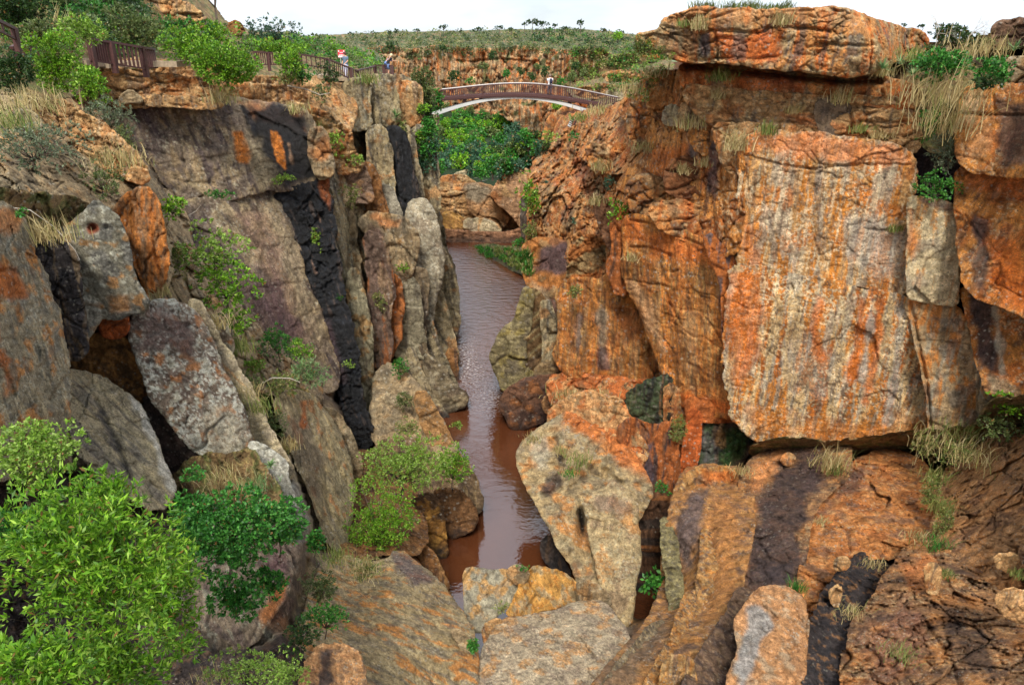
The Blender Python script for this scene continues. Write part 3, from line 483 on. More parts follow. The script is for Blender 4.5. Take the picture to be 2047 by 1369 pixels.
P('rock_wall', [(345,415),(385,404),(440,398),(500,388),(548,382),(570,430),(590,490),(606,560),(640,640),(660,700),(672,770),(650,780),(600,740),(550,700),(490,640),(430,560),(380,490),(350,450)],
  [(360,420,34.5),(540,390,39),(660,740,37),(440,560,33.5)], 'slab', 'purple', step=2.8, rad=18, wob=4, thick=5, tilt=.3,
  cracks=[([(440,600),(520,575),(640,560)],2,3.5), ([(520,470),(560,475),(600,480)],1.6,2.5)],
  paints=[([(345,415),(420,400),(440,440),(400,460),(400,500),(370,470)],(96,84,86),.6,12), ([(545,400),(575,430),(600,500),(620,600),(660,700),(640,700),(590,600),(560,500),(530,420)],(166,148,120),.7,9), ([(470,430),(540,430),(590,620),(640,720),(600,700),(540,600)],(150,118,100),.5,16), ([(480,540),(560,560),(620,700),(560,680),(500,620)],(98,76,82),.75,14)])
P('black_seep_wall', [(548,382),(600,368),(650,352),(660,390),(662,440),(680,520),(692,600),(700,640),(716,720),(722,790),(740,860),(748,900),(708,905),(692,850),(684,800),(670,750),(655,700),(640,640),(608,560),(592,490),(572,430)],
  [(600,380,39.6),(640,520,39),(720,880,37.4)], 'wet', 'black', step=2.5, grow=4, rad=7, drop=4, wob=9, thick=5, wet=.55, tilt=.3,
  paints=[([(628,640),(660,640),(690,760),(672,800),(652,720)],(92,74,80),.85,8,.2), (('s',[(634,420),(640,440),(646,470)],2.5),(150,120,104),.8,2), (('s',[(622,520),(632,545)],2.5),(150,120,104),.8,2), (('s',[(640,620),(650,680)],3),(150,120,104),.7,2), ([(636,356),(655,356),(660,420),(648,400)],(178,104,62),.8,5)])
P('rock_wall', [(624,266),(642,262),(656,300),(661,340),(654,350),(640,350),(630,328),(624,300)], [(640,300,39)], 'smooth', 'greytan', step=2.6, rad=16, wob=3, thick=4, paints=[(('e',640,300,18,30),(196,124,66),.7,8)])
P('rock_wall', [(560,205),(600,215),(650,235),(690,262),(700,300),(722,335),(690,340),(662,345),(655,300),(640,262),(606,260),(588,228)], [(600,215,43),(700,320,45)], 'tuft', 'ledge', step=2.8, rad=16, wob=5, thick=5, cscale=.7)
P('rock_wall', [(148,178),(215,142),(300,150),(360,158),(405,165),(428,182),(410,196),(340,196),(260,192),(215,205),(170,200)], [(200,170,34.5),(410,180,37)], 'strata', 'ledge', step=2.6, rad=15, wob=4, thick=4, cscale=.8, tilt=.05,
  label=None)
P('rock_wall', [(215,146),(250,128),(330,130),(420,140),(520,165),(600,165),(600,200),(500,205),(420,180),(300,160)], [(230,140,37),(500,170,43)], 'tuft', 'ledge', step=2.8, rad=10, wob=5, thick=4, amp=.6)
P('rock_slab', [(212,195),(250,190),(330,196),(420,200),(450,212),(400,215),(300,212),(230,216)], [(300,205,35)], 'strata', 'ledge', step=2.6, rad=8, wob=4, thick=3, cscale=.6)
P('fallen_rock', [(240,196),(262,180),(285,200),(275,205),(245,205)],[(260,196,34.2)],'smooth','greytan',step=2.4,rad=8,wob=2,cap=True,cscale=.5,label='small grey boulder at the left end of the orange ledge below the railing',cat='boulder')

# ================================================================== left slope behind (bushes grow on it)
P('hillside', [(-110,-50),(300,-50),(400,-10),(440,35),(480,60),(560,76),(640,90),(700,130),(760,150),(700,175),(600,180),(420,150),(300,130),(200,150),(150,190),(60,200),(-110,190)],
  [(-100,-50,40),(300,-40,60),(480,60,78),(640,95,90),(760,150,66),(700,172,56),(420,150,42),(200,150,35),(0,190,25),(-100,100,26),(150,60,38)], 'ground', 'earth', step=4, rad=8, wob=4, thick=8, amp=1.5)
P('hillside', [(480,78),(560,68),(640,78),(700,90),(760,110),(780,150),(700,140),(600,110)], [(500,80,100),(700,100,120),(760,130,95)], 'ground', 'scrub', step=3.5, rad=6, wob=4, thick=8)
P('rock_outcrop', [(255,-40),(330,-40),(355,0),(395,18),(412,44),(405,58),(360,50),(310,44),(285,20),(262,5)], [(340,10,52)], 'strata', 'ledge', step=2.8, rad=18, wob=5, thick=6, cap=True, cscale=.8, label='weathered orange rock outcrop on the wooded slope at the top left', cat='rock outcrop')
P('rock_outcrop', [(455,52),(475,44),(488,62),(480,72),(460,68)], [(470,60,70)], 'strata', 'brown', step=2.4, rad=8, wob=3, cap=True, cscale=.5, label='small dark rock knob on the skyline right of the bare tree', cat='rock')
P('rock_outcrop', [(60,-40),(130,-40),(128,10),(118,45),(85,50),(62,20)], [(90,10,40)], 'blocky', 'grey', step=3, rad=16, wob=5, thick=5, cap=True, label='grey rock face behind the hanging dry grass at the top left', cat='rock')
P('rock_outcrop', [(150,-30),(250,-30),(255,10),(210,16),(160,12)], [(200,0,48)], 'blocky', 'dark', step=3, rad=12, wob=4, cap=True, label='dark rock ledge among bushes above the left railing', cat='rock ledge')

# ================================================================== left near promontory
P('rock_wall', [(-60,180),(40,195),(110,215),(150,235),(190,262),(240,300),(285,330),(312,380),(330,440),(335,520),(338,555),(315,585),(290,600),(250,540),(225,470),(180,430),(120,400),(40,390),(-60,380)],
  [(-40,200,22),(150,230,24),(280,330,24),(335,540,22.5),(0,390,17),(200,430,20)], 'blocky', 'greytan', step=3, rad=22, wob=6, thick=5,
  paints=[([(90,200),(190,255),(262,310),(290,350),(240,350),(200,310),(130,262)],(200,128,78),.8,16)])
P('rock_wall', [(70,215),(120,205),(160,228),(215,262),(262,305),(285,335),(290,360),(240,348),(180,330),(140,300),(130,262),(90,240)], [(130,230,22.5),(280,340,22)], 'strata', 'ledge', step=2.8, rad=16, wob=5, thick=3, tilt=-.4, cscale=.9)
P('fallen_rock', [(15,228),(40,218),(70,228),(88,248),(92,262),(60,258),(30,248)], [(55,240,18.5)], 'smooth', 'grey', step=2.6, rad=12, wob=3, cap=True, cscale=.7, label='flat grey rock in dry grass near the left edge below the bushes', cat='rock')
P('rock_pillar', [(222,430),(248,392),(290,372),(315,398),(328,460),(336,530),(332,560),(308,580),(292,600),(282,560),(262,500)], [(280,400,20.6),(310,560,20)], 'flute', [((188,112,54),),((150,110,80),'s',16,0,.25,.8),((206,130,66),'s',30,.05,.3,.7),((120,100,86),'s',10,.16,.3,.6)],
  step=2.6, rad=20, wob=4, thick=4, label='orange fluted rock column beside the small bright tree on the left cliff', cat='rock column')
P('rock_wall', [(-60,405),(10,412),(38,432),(62,500),(90,570),(118,650),(132,730),(132,820),(122,900),(100,940),(-60,960)], [(0,420,13.5),(120,650,14.2),(60,900,11.8)], 'slab', [((140,128,108),),((186,120,62),'n',60,.04,.3,.8),((116,112,104),'n',30,.05,.3,.7),((168,150,120),'s',30,.1,.3,.6),((180,176,162),'p',7,.3,.42,.6)], step=3.2, rad=34, wob=5, thick=4,
  paints=[([(-60,510),(30,540),(50,590),(20,600),(-60,590)],(176,98,40),.85,10), ([(0,700),(20,720),(25,780),(10,790)],(176,98,40),.8,7), (('e',18,600,5,7),(200,200,200),.9,3), ([(-60,405),(10,410),(40,440),(20,460),(-60,450)],(206,140,86),.8,10)],
  cracks=[([(-20,545),(20,538),(40,550)],4,10), ([(0,730),(20,760),(30,790)],4,10)])
P('rock_wall', [(66,505),(92,490),(120,488),(148,512),(155,570),(165,650),(168,700),(150,716),(128,700),(105,630),(80,560)], [(110,500,15.6),(140,700,15.4)], 'blocky', [((76,70,72),),((60,56,60),'n',40,0,.25,.7),((150,124,98),'s',20,.12,.3,.7)], step=2.8, rad=18, wob=4, thick=3)
P('rock_block', [(112,470),(150,440),(190,402),(228,425),(250,470),(262,510),(272,560),(294,598),(292,622),(262,625),(235,640),(205,628),(190,655),(172,682),(160,660),(150,600),(150,540),(130,500)], [(180,440,16.6),(240,620,16.8)], 'slab', [((132,126,112),),((104,102,100),'n',50,0,.25,.8),((180,178,166),'n',12,.2,.34,.7),((176,120,66),'n',40,.22,.4,.7)],
  step=2.8, rad=24, wob=4, thick=3.5, cap=True, bulge=10, bumps=[(186,455,9,7,-22),(212,455,6,5,-12)], paints=[(('e',186,456,9,8),(140,66,34),.9,3), ([(150,580),(205,600),(205,640),(180,672),(155,640)],(176,172,162),.6,8), ([(215,585),(262,590),(262,620),(220,625)],(178,124,70),.7,8)],
  label='large angular grey lichen-spotted block wedged under the left ledge, with a rusty hole', cat='rock block')
P('wedged_stone', [(200,636),(225,626),(252,630),(258,656),(248,670),(222,676),(202,668)], [(230,650,18)], 'smooth', [((172,84,40),),((120,66,40),'n',30,0,.3,.7)], step=2.4, rad=10, wob=2, cap=True, label='rust-red wedged stone between the grey block and the lichen boulder', cat='stone')
P('rock_wall', [(135,735),(165,690),(205,670),(250,680),(270,720),(285,770),(290,800),(240,780),(190,752)], [(200,720,18.6)], 'carved', [((140,94,52),),((90,66,48),'n',40,0,.25,.8),((178,122,66),'n',20,.1,.3,.6)], step=2.8, rad=16, wob=4, thick=4, tilt=-.5)
P('lichen_boulder', [(258,650),(275,622),(300,604),(340,598),(378,612),(408,645),(425,690),(445,740),(470,785),(490,830),(505,880),(512,915),(480,905),(445,915),(400,912),(372,880),(330,832),(300,795),(285,740),(262,690)],
  [(290,620,19),(400,640,20),(330,820,17.6),(490,900,18.6)], 'smooth', 'lichen', step=2.8, rad=30, wob=4, thick=4, cap=True, bulge=14, bumps=[(302,722,7,6,-14),(322,726,4,6,-12),(340,728,4,5,-10)],
  paints=[([(265,640),(300,612),(370,625),(400,680),(390,720),(340,700),(280,700)],(104,84,78),.85,16), ([(380,850),(440,800),(490,850),(500,905),(440,915)],(168,156,134),.6,14)],
  label='big rounded boulder crusted with white lichen on the left cliff', cat='boulder')
P('rock_wall', [(380,606),(400,612),(418,650),(440,690),(470,735),(500,785),(530,850),(560,900),(582,945),(560,965),(525,930),(500,880),(480,810),(450,745),(425,690),(405,640)], [(400,630,20.6),(560,930,20.2)], 'slab', 'pale', step=2.8, rad=16, wob=4, thick=4, tilt=.5)
P('rock_wall', [(418,640),(440,640),(462,690),(450,720),(432,690)], [(440,680,21.6)], 'smooth', 'lichen', step=2.8, rad=12, wob=3)
P('leaning_slab', [(132,740),(165,742),(205,755),(250,785),(285,815),(305,860),(322,910),(345,960),(350,985),(335,1008),(310,1020),(270,1000),(225,985),(190,950),(150,900),(132,830)],
  [(150,750,16.2),(300,850,16.8),(330,1000,15.2),(160,900,14.6)], 'smooth', [((156,142,118),),((120,112,104),'s',30,.02,.3,.75),((176,158,126),'s',16,.1,.3,.6),((88,80,80),'s',12,.2,.34,.6)], step=2.8, rad=24, wob=4, thick=3, cap=True, tilt=.6,
  paints=[(('s',[(262,795),(300,850),(322,915),(345,975)],9),(192,188,178),.85,5), (('s',[(200,830),(240,900),(262,960)],8),(60,58,62),.7,6)], cracks=[([(190,800),(230,880),(260,960)],6,12)],
  label='smooth grey leaning slab with a white lichen edge above the bright bush', cat='rock slab')
P('rock_wall', [(290,790),(330,838),(370,885),(400,918),(395,950),(350,960),(325,905),(305,850)], [(345,890,18.4)], 'smooth', [((96,78,76),),((64,56,58),'n',30,0,.3,.8)], step=2.8, rad=16, wob=4, thick=3)
P('rock_wall', [(350,950),(400,915),(450,915),(500,905),(520,935),(560,985),(570,1040),(540,1060),(420,1020),(340,1010)], [(380,940,17.6),(540,1040,16.4)], 'tuft', 'earth', step=3, rad=16, wob=5, thick=3)
P('lichen_rock', [(498,888),(520,885),(548,905),(575,925),(572,950),(585,985),(592,1010),(605,1050),(590,1060),(570,1020),(545,990),(520,940),(505,915)], [(540,920,18.2),(590,1040,17.6)], 'smooth', [((178,174,164),),((130,124,120),'n',24,.05,.3,.7),((196,196,190),'n',10,.1,.3,.6)], step=2.6, rad=16, wob=3, cap=True,
  label='whitish lichen-coated rock spur above the green shrub', cat='rock')
P('rock_wall', [(500,760),(560,770),(620,790),(640,820),(600,830),(560,900),(540,860),(515,810)], [(560,800,27)], 'tuft', 'earth', step=3, rad=16, wob=6, thick=4)
P('rock_pillar', [(545,800),(590,778),(625,792),(645,812),(668,850),(688,885),(700,925),(706,985),(700,1050),(692,1110),(670,1100),(655,1085),(640,1040),(622,990),(600,940),(575,880)],
  [(600,790,25),(690,900,26),(680,1090,22)], 'slab', [((158,142,114),),((126,112,96),'s',30,0,.3,.7),((176,152,112),'s',20,.1,.3,.6),((178,108,60),'n',40,.26,.4,.6)], step=2.8, rad=20, wob=4, thick=4, tilt=.25, cap=True,
  paints=[([(572,830),(610,838),(640,900),(650,1040),(622,980),(590,900)],(104,92,80),.7,10), ([(602,800),(615,800),(612,850),(604,850)],(176,100,50),.8,4)],
  cracks=[([(618,840),(650,940),(665,1060)],4,9)], label='tall grey tan wedge-shaped pillar right of the dark cleft', cat='rock pillar')
P('rock_wall', [(648,820),(672,830),(700,880),(716,920),(712,960),(700,940),(680,880)], [(690,890,27)], 'smooth', 'greytan', step=2.6, rad=10, wob=3, thick=3)
P('rock_wall', [(762,740),(780,732),(800,745),(822,765),(842,790),(855,830),(880,850),(896,880),(912,915),(905,940),(860,930),(800,905),(752,880),(746,830),(752,780)], [(790,740,41),(900,920,35.5),(760,880,37)], 'smooth', 'greytan', step=2.6, rad=16, wob=4, thick=4, tilt=.4,
  cracks=[([(760,800),(800,820),(840,870)],3,10), ([(820,770),(830,840),(860,910)],3,10), ([(780,860),(830,880)],3,8)])
P('rock_wall', [(836,792),(850,790),(870,830),(892,870),(915,918),(930,950),(915,960),(890,920),(862,870),(845,830)], [(880,870,36.2)], 'slab', [((184,136,92),),((150,126,102),'n',30,0,.3,.7)], step=2.6, rad=10, wob=3, thick=4)
P('rock_wall', [(760,890),(830,880),(870,930),(925,925),(948,965),(960,1010),(955,1022),(930,1000),(900,990),(870,1020),(830,1030),(790,1000),(760,950)], [(800,900,33),(945,990,31.3)], 'smooth', [((128,104,82),),((92,76,66),'n',40,0,.3,.8),((170,140,104),'s',20,.12,.3,.6)], step=2.6, rad=18, wob=4, thick=4, tilt=.3)
P('river_rock', [(900,905),(922,915),(940,945),(955,985),(963,1012),(950,1022),(935,1015),(920,980)], [(940,980,31.8)], 'smooth', 'brown', step=2.6, rad=12, wob=2, cap=True, label='brown blunt rock corner at the water below the feathery shrub', cat='rock')
P('river_rock', [(868,985),(895,975),(925,985),(948,1010),(954,1035),(945,1055),(920,1070),(898,1076),(888,1060),(876,1030)], [(915,1030,29.2)], 'smooth', [((132,92,62),),((80,60,52),'n',40,-.05,.3,.8)], step=2.6, rad=18, wob=3, cap=True, bulge=6, label='dark brown rounded rock standing in the river, left side', cat='rock')
P('river_rock', [(820,1010),(850,985),(875,995),(884,1030),(892,1080),(893,1108),(880,1126),(862,1118),(842,1090),(825,1050)], [(860,1060,28)], 'smooth', [((150,104,54),),((76,60,52),'n',50,-.1,.2,.85),((190,140,70),'n',30,.2,.35,.6)], step=2.6, rad=16, wob=3, cap=True, bulge=5,
  label='ochre and black tapering rock dipping into the river under the feathery shrub', cat='rock')
P('river_rock', [(828,1082),(850,1090),(875,1118),(890,1150),(896,1180),(880,1176),(858,1140),(836,1110)], [(865,1130,25)], 'slab', 'brown', step=2.6, rad=9, wob=3, cap=True, label='thin dark brown rock edge between the sloping slab and the water', cat='rock')
P('rock_wall', [(380,1020),(450,1035),(520,1050),(560,1095),(578,1130),(572,1185),(540,1225),(515,1270),(470,1305),(430,1310),(395,1270),(365,1200),(350,1110)], [(420,1050,14.4),(570,1140,15.4),(450,1300,12.6)], 'slab', [((146,128,112),),((110,92,90),'n',50,0,.3,.75),((170,168,150),'s',30,.1,.3,.6),((84,74,76),'s',16,.16,.3,.6)], step=2.9, rad=22, wob=5, thick=4, tilt=-.1,
  paints=[([(540,1180),(572,1160),(560,1215),(525,1260),(515,1230)],(184,112,54),.8,8), ([(520,1060),(575,1090),(572,1160),(540,1170)],(118,88,92),.7,10)])
P('sloping_slab', [(640,1130),(690,1112),(740,1125),(775,1120),(790,1098),(815,1112),(845,1135),(880,1165),(915,1210),(940,1255),(955,1310),(952,1370),(940,1440),(560,1440),(585,1330),(600,1260),(618,1190)],
  [(680,1120,20),(850,1140,20.5),(950,1300,16.8),(640,1400,12.4),(900,1420,14.6)], 'slab', [((160,138,104),),((140,124,104),'s',40,0,.3,.7),((196,124,60),'s',34,.08,.26,.8),((112,100,92),'s',20,.14,.3,.7),((186,170,138),'p',6,.2,.4,.5)], step=3, rad=22, wob=4, thick=4, cap=True, tilt=.75,
  cracks=[([(730,1180),(740,1215),(745,1235)],4,8), ([(660,1200),(760,1260),(850,1330),(880,1380)],4,8), ([(700,1150),(800,1210),(880,1300)],3,4)], paints=[([(775,1100),(820,1115),(860,1160),(830,1165),(790,1140)],(92,80,84),.8,9)],
  label='broad sloping grey slab streaked orange at the bottom left of the river', cat='rock slab')
P('rock_slab', [(900,1255),(925,1262),(945,1300),(958,1345),(955,1400),(935,1400),(940,1340),(925,1300)], [(940,1330,16.6)], 'smooth', 'greytan', step=2.8, rad=9, wob=2, cap=True, label='narrow upright rock rib between the sloping slab and the granular boulder', cat='rock')
P('pothole_rock', [(605,1330),(640,1292),(680,1285),(712,1300),(722,1330),(735,1370),(735,1430),(600,1430)], [(670,1340,11.2)], 'tuft', [((190,138,98),),((120,98,86),'n',30,.05,.3,.7),((210,166,124),'n',14,.1,.3,.6)], step=2.8, rad=18, wob=6, cap=True, cscale=.7, bumps=[(655,1335,12,30,-20)],
  paints=[([(640,1300),(662,1300),(665,1360),(640,1400),(632,1350)],(50,48,54),.85,5,.8)], label='small knobbly orange rock holding a puddle at the bottom edge', cat='rock')

# ================================================================== boulders jammed across the channel
P('channel_boulder', [(928,1140),(945,1135),(985,1142),(1012,1138),(1032,1160),(1034,1185),(1020,1210),(1000,1222),(985,1236),(965,1262),(934,1258),(930,1200)], [(980,1150,21),(950,1250,19.6)], 'smooth', [((158,150,132),),((196,142,80),'n',40,.04,.25,.75),((130,124,114),'n',20,.1,.3,.6)], step=2.6, rad=14, wob=3, cap=True, thick=3, label='grey and orange angular boulder jammed left in the channel', cat='boulder')
P('channel_boulder', [(1015,1140),(1030,1130),(1050,1134),(1056,1150),(1045,1168),(1030,1165),(1018,1152)], [(1035,1150,20.6)], 'smooth', 'greytan', step=2.4, rad=12, wob=2, cap=True, label='small rounded grey stone perched between the two jammed boulders', cat='stone')
P('channel_boulder', [(1050,1145),(1072,1130),(1100,1142),(1115,1138),(1145,1160),(1158,1180),(1160,1200),(1130,1210),(1095,1215),(1050,1228),(1012,1230),(1025,1205),(1040,1175)], [(1100,1150,21.6),(1050,1225,19.8)], 'smooth', [((200,146,78),),((170,152,124),'n',40,.02,.25,.75),((204,128,52),'n',16,.1,.3,.6)], step=2.6, rad=16, wob=3, cap=True, thick=3, label='orange lichened boulder in the middle of the channel jam', cat='boulder')
P('channel_boulder', [(958,1320),(972,1290),(990,1252),(1010,1238),(1060,1230),(1110,1222),(1150,1206),(1195,1200),(1215,1212),(1240,1245),(1262,1282),(1240,1330),(1200,1380),(1180,1440),(950,1440)],
  [(1000,1250,18.6),(1200,1210,19.6),(1080,1420,14.6)], 'slab', [((176,156,134),),((196,136,80),'n',50,.08,.28,.75),((136,116,106),'n',50,.12,.3,.6),((196,180,156),'p',4,0,.3,.55),((110,92,84),'p',5,.15,.35,.6)], step=2.8, rad=24, wob=3, cap=True, thick=3.5, bulge=10,
  cracks=[([(1180,1215),(1160,1240),(1150,1262)],3,6), ([(1110,1262),(1090,1310)],2,3)], label='largest granular pinkish boulder filling the bottom centre', cat='boulder')
P('channel_boulder', [(966,1250),(990,1236),(1002,1240),(992,1262),(975,1288),(968,1280)], [(982,1260,18.8)], 'smooth', 'ledge', step=2.4, rad=10, wob=2, cap=True, label='small orange stone wedged beside the small bright fern', cat='stone')
P('channel_boulder', [(1150,1168),(1170,1160),(1200,1175),(1225,1205),(1200,1215),(1165,1205)], [(1180,1190,20.2)], 'smooth', 'greytan', step=2.6, rad=10, wob=4, cap=True, label='low cracked tan stones at the foot of the hoodoo', cat='stone')

P('rock_wall', [(322,385),(352,405),(385,500),(440,580),(500,650),(560,715),(640,775),(640,800),(560,790),(500,770),(450,720),(405,640),(345,600),(330,500)], [(340,420,27),(500,680,26.5),(620,780,28.5)], 'blocky', 'greytan', step=2.8, rad=14, wob=6, thick=5)
P('rock_wall', [(700,905),(760,910),(800,940),(830,1000),(850,1080),(830,1100),(790,1095),(730,1110),(690,1110),(700,1000)], [(720,920,33),(800,960,31),(760,1100,22.5),(840,1090,24.5)], 'tuft', 'brown', step=2.8, rad=14, wob=5, thick=5)
P('rock_wall', [(-60,380),(60,390),(150,405),(190,430),(150,460),(110,500),(60,500),(20,430),(-60,420)], [(0,400,15),(150,430,17.5)], 'tuft', 'earth', step=3, rad=14, wob=6, thick=4)
P('rock_wall', [(120,960),(200,980),(300,1030),(360,1060),(360,1200),(420,1320),(600,1300),(600,1440),(-60,1440),(-60,930)], [(0,950,13.5),(300,1050,15),(500,1400,11),(0,1400,10)], 'tuft', 'dark', step=3.6, rad=14, wob=6, thick=4)
# ================================================================== right wall, far to near
P('rock_wall', [(1060,470),(1068,420),(1065,350),(1078,305),(1110,285),(1150,262),(1200,250),(1245,290),(1270,350),(1290,420),(1270,470),(1220,540),(1190,600),(1160,590),(1140,620),(1110,640),(1095,560),(1060,500)],
  [(1070,400,52),(1110,285,58),(1260,320,42),(1200,560,40),(1090,560,48)], 'rubble', 'redor', amp=1.5, step=2.7, rad=24, wob=6, thick=8,
  cracks=[([(1120,300),(1160,345),(1180,400),(1190,480)],4,12), ([(1180,330),(1230,360),(1260,372)],4,14), ([(1100,400),(1130,450),(1120,520)],4,10)],
  paints=[([(1150,320),(1180,330),(1185,400),(1160,390)],(150,92,66),.5,12)])
P('rock_wall', [(1120,250),(1150,232),(1190,226),(1228,220),(1252,208),(1268,196),(1300,170),(1340,200),(1330,270),(1300,330),(1250,345),(1200,335),(1160,300),(1125,272)],
  [(1160,220,60),(1300,180,44),(1300,320,38),(1180,310,48)], 'blocky', 'redor', step=2.6, rad=20, wob=6, thick=6, cscale=.8,
  cracks=[([(1170,285),(1215,300),(1250,300)],5,16)])
P('rock_wall', [(1175,292),(1215,296),(1255,300),(1240,345),(1220,352),(1185,335)], [(1210,320,43)], 'rubble', 'redor', step=2.6, rad=12, wob=5, thick=4, cscale=.7)
P('rock_wall', [(1240,215),(1290,165),(1330,150),(1365,150),(1385,200),(1420,250),(1455,300),(1480,320),(1482,420),(1470,500),(1445,508),(1400,480),(1330,458),(1262,440),(1240,400),(1250,350),(1290,330),(1310,280),(1270,250)],
  [(1280,200,41),(1400,220,32),(1470,400,29.2),(1290,430,36)], 'blocky', 'orange', step=2.7, rad=18, wob=5, thick=6,
  cracks=[([(1262,330),(1300,352),(1340,372),(1380,380)],6,16), ([(1330,230),(1370,225),(1420,240),(1470,250)],4,10), ([(1400,290),(1420,380),(1430,470)],4,12), ([(1365,270),(1360,330),(1330,370)],4,10), ([(1440,300),(1445,380),(1450,480)],3,10)],
  paints=[([(1380,260),(1400,262),(1392,340),(1376,330)],(106,100,102),.75,6), ([(1300,300),(1370,290),(1370,360),(1310,360)],(196,104,44),.6,12), ([(1418,280),(1440,285),(1432,400),(1415,380)],(92,84,92),.7,6)])
P('rock_wall', [(1258,372),(1285,352),(1330,372),(1350,400),(1330,425),(1290,430),(1262,410)], [(1300,395,34.4)], 'rubble', 'redor', step=2.6, rad=20, wob=4, thick=3, bulge=8)
P('rock_wall', [(1340,330),(1380,318),(1405,345),(1398,385),(1360,392),(1335,372)], [(1370,355,32.4)], 'blocky', [((150,96,64),),((112,78,62),'n',30,.0,.3,.7)], step=2.6, rad=14, wob=4, thick=3)
P('rock_wall', [(1300,415),(1360,405),(1430,440),(1470,480),(1470,510),(1430,500),(1380,475),(1330,458)], [(1380,450,31.6)], 'strata', 'redor', step=2.6, rad=12, wob=4, thick=3)
for pl, Yv, pal in [([(1300,160),(1345,150),(1362,170),(1360,215),(1335,240),(1305,225)],36.5,'redor'), ([(1262,215),(1310,205),(1330,250),(1300,290),(1265,280)],38.5,'redor'), ([(1360,215),(1400,212),(1460,238),(1462,258),(1400,262),(1368,250)],31.4,'ledge'),
   ([(1376,262),(1440,262),(1450,300),(1400,305)],31.2,'orange')]:
    P('rock_wall', pl, [(pl[0][0],pl[0][1],Yv)], 'blocky', pal, step=2.6, rad=14, wob=5, thick=4, cscale=.8)
P('pale_stone', [(1328,218),(1345,212),(1358,222),(1360,246),(1340,250),(1324,244)], [(1342,230,34.6)], 'smooth', 'pale', step=2.4, rad=10, wob=3, cap=True, label='cream stone block sticking out of the ledge below the cap rock, left side', cat='stone')
P('rock_wall', [(1052,492),(1078,482),(1120,486),(1142,500),(1152,560),(1140,600),(1122,640),(1128,700),(1115,735),(1098,720),(1088,650),(1075,600),(1056,560),(1050,520)],
  [(1060,500,47),(1150,540,45),(1110,720,42.5)], 'carved', [((178,112,60),),((122,82,64),'n',60,0,.3,.7),((150,126,92),'n',30,.1,.3,.6)], step=2.6, rad=18, wob=3, thick=5, tilt=-.3,
  paints=[([(1075,495),(1140,492),(1138,538),(1110,548),(1076,540)],(82,66,70),.9,7), ([(1085,590),(1120,588),(1125,625),(1100,640)],(88,72,72),.8,6), (('s',[(1056,500),(1062,560),(1085,600)],7),(160,140,112),.7,5)])
P('rock_wall', [(1120,590),(1140,565),(1175,560),(1200,570),(1235,540),(1262,520),(1275,560),(1290,620),(1312,690),(1330,745),(1300,752),(1262,758),(1222,775),(1190,768),(1165,750),(1130,740),(1112,712),(1126,660)],
  [(1130,600,40),(1300,640,35.5),(1220,760,37)], 'carved', 'carvor', step=2.6, rad=22, wob=3, thick=5, bulge=10, tilt=.05,
  paints=[([(1195,600),(1215,600),(1212,730),(1196,720)],(138,130,116),.75,8), ([(1150,620),(1166,620),(1160,720),(1150,700)],(110,100,98),.7,5), ([(1196,690),(1215,690),(1216,740),(1200,740)],(96,82,84),.8,6), ([(1220,600),(1280,620),(1290,700),(1230,680)],(122,72,46),.6,16)],
  cracks=[([(1140,580),(1136,640),(1150,730)],4,8), ([(1160,600),(1164,680),(1158,740)],3,6)])
P('rock_wall', [(1220,540),(1235,490),(1225,450),(1240,420),(1262,440),(1262,500),(1258,560),(1240,590)], [(1245,500,35.6)], 'flute', [((180,102,54),),((104,76,66),'s',14,0,.25,.8)], step=2.6, rad=12, wob=3, thick=4)
P('rock_wall', [(1146,500),(1180,470),(1215,500),(1232,540),(1205,575),(1165,568),(1150,590),(1142,560)], [(1190,520,40.6)], 'rubble', [((186,112,60),),((160,140,104),'n',40,.02,.25,.8)], step=2.6, rad=16, wob=4, thick=4, cscale=.8)
P('rock_wall', [(1190,392),(1212,410),(1232,460),(1262,505),(1250,512),(1226,500),(1200,440)], [(1225,450,37.6)], 'smooth', [((122,84,64),),((96,72,62),'s',14,0,.3,.7)], step=2.5, rad=10, wob=3, thick=3)
P('rock_wall', [(1250,440),(1275,436),(1330,455),(1385,475),(1430,500),(1450,525),(1452,600),(1455,680),(1452,740),(1462,800),(1468,826),(1420,826),(1392,822),(1376,812),(1340,786),(1330,745),(1312,690),(1290,630),(1262,575),(1248,540),(1256,500)],
  [(1260,450,34.6),(1450,520,29.4),(1330,780,32.4),(1460,820,29.2)], 'carved', 'carvor', step=2.6, rad=20, wob=3, thick=5, bulge=10, tilt=.04,
  paints=[([(1250,440),(1330,458),(1420,500),(1440,530),(1380,520),(1300,500),(1256,490)],(198,106,46),.7,14), ([(1330,770),(1380,790),(1450,800),(1466,826),(1392,820)],(206,112,50),.85,8), ([(1432,560),(1448,540),(1450,640),(1438,620)],(92,88,98),.8,5), ([(1256,560),(1290,580),(1310,640),(1330,700),(1300,660)],(190,150,112),.7,8), ([(1370,620),(1392,620),(1392,780),(1372,780)],(176,156,120),.35,8)],
  cracks=[([(1262,494),(1300,496),(1336,508),(1340,545),(1355,542)],3,8), ([(1340,510),(1336,600),(1362,650)],2.4,8), ([(1254,560),(1290,566),(1336,572)],2,6), ([(1345,580),(1400,590),(1445,610)],1.6,3), ([(1262,440),(1330,456),(1420,500),(1470,525)],3,8)])
P('rock_wall', [(1376,800),(1420,806),(1464,822),(1472,832),(1440,838),(1380,834)], [(1420,820,29.8)], 'slab', [((176,96,48),),((150,84,48),'s',20,0,.3,.7)], step=2.6, rad=8, wob=2, thick=3)
P('rock_wall', [(1412,470),(1445,500),(1470,530),(1475,600),(1462,700),(1455,740),(1452,640),(1448,560),(1428,520)], [(1455,560,28.9)], 'smooth', [((186,104,52),),((96,90,98),'s',14,.0,.22,.85)], step=2.5, rad=9, wob=2, thick=3)
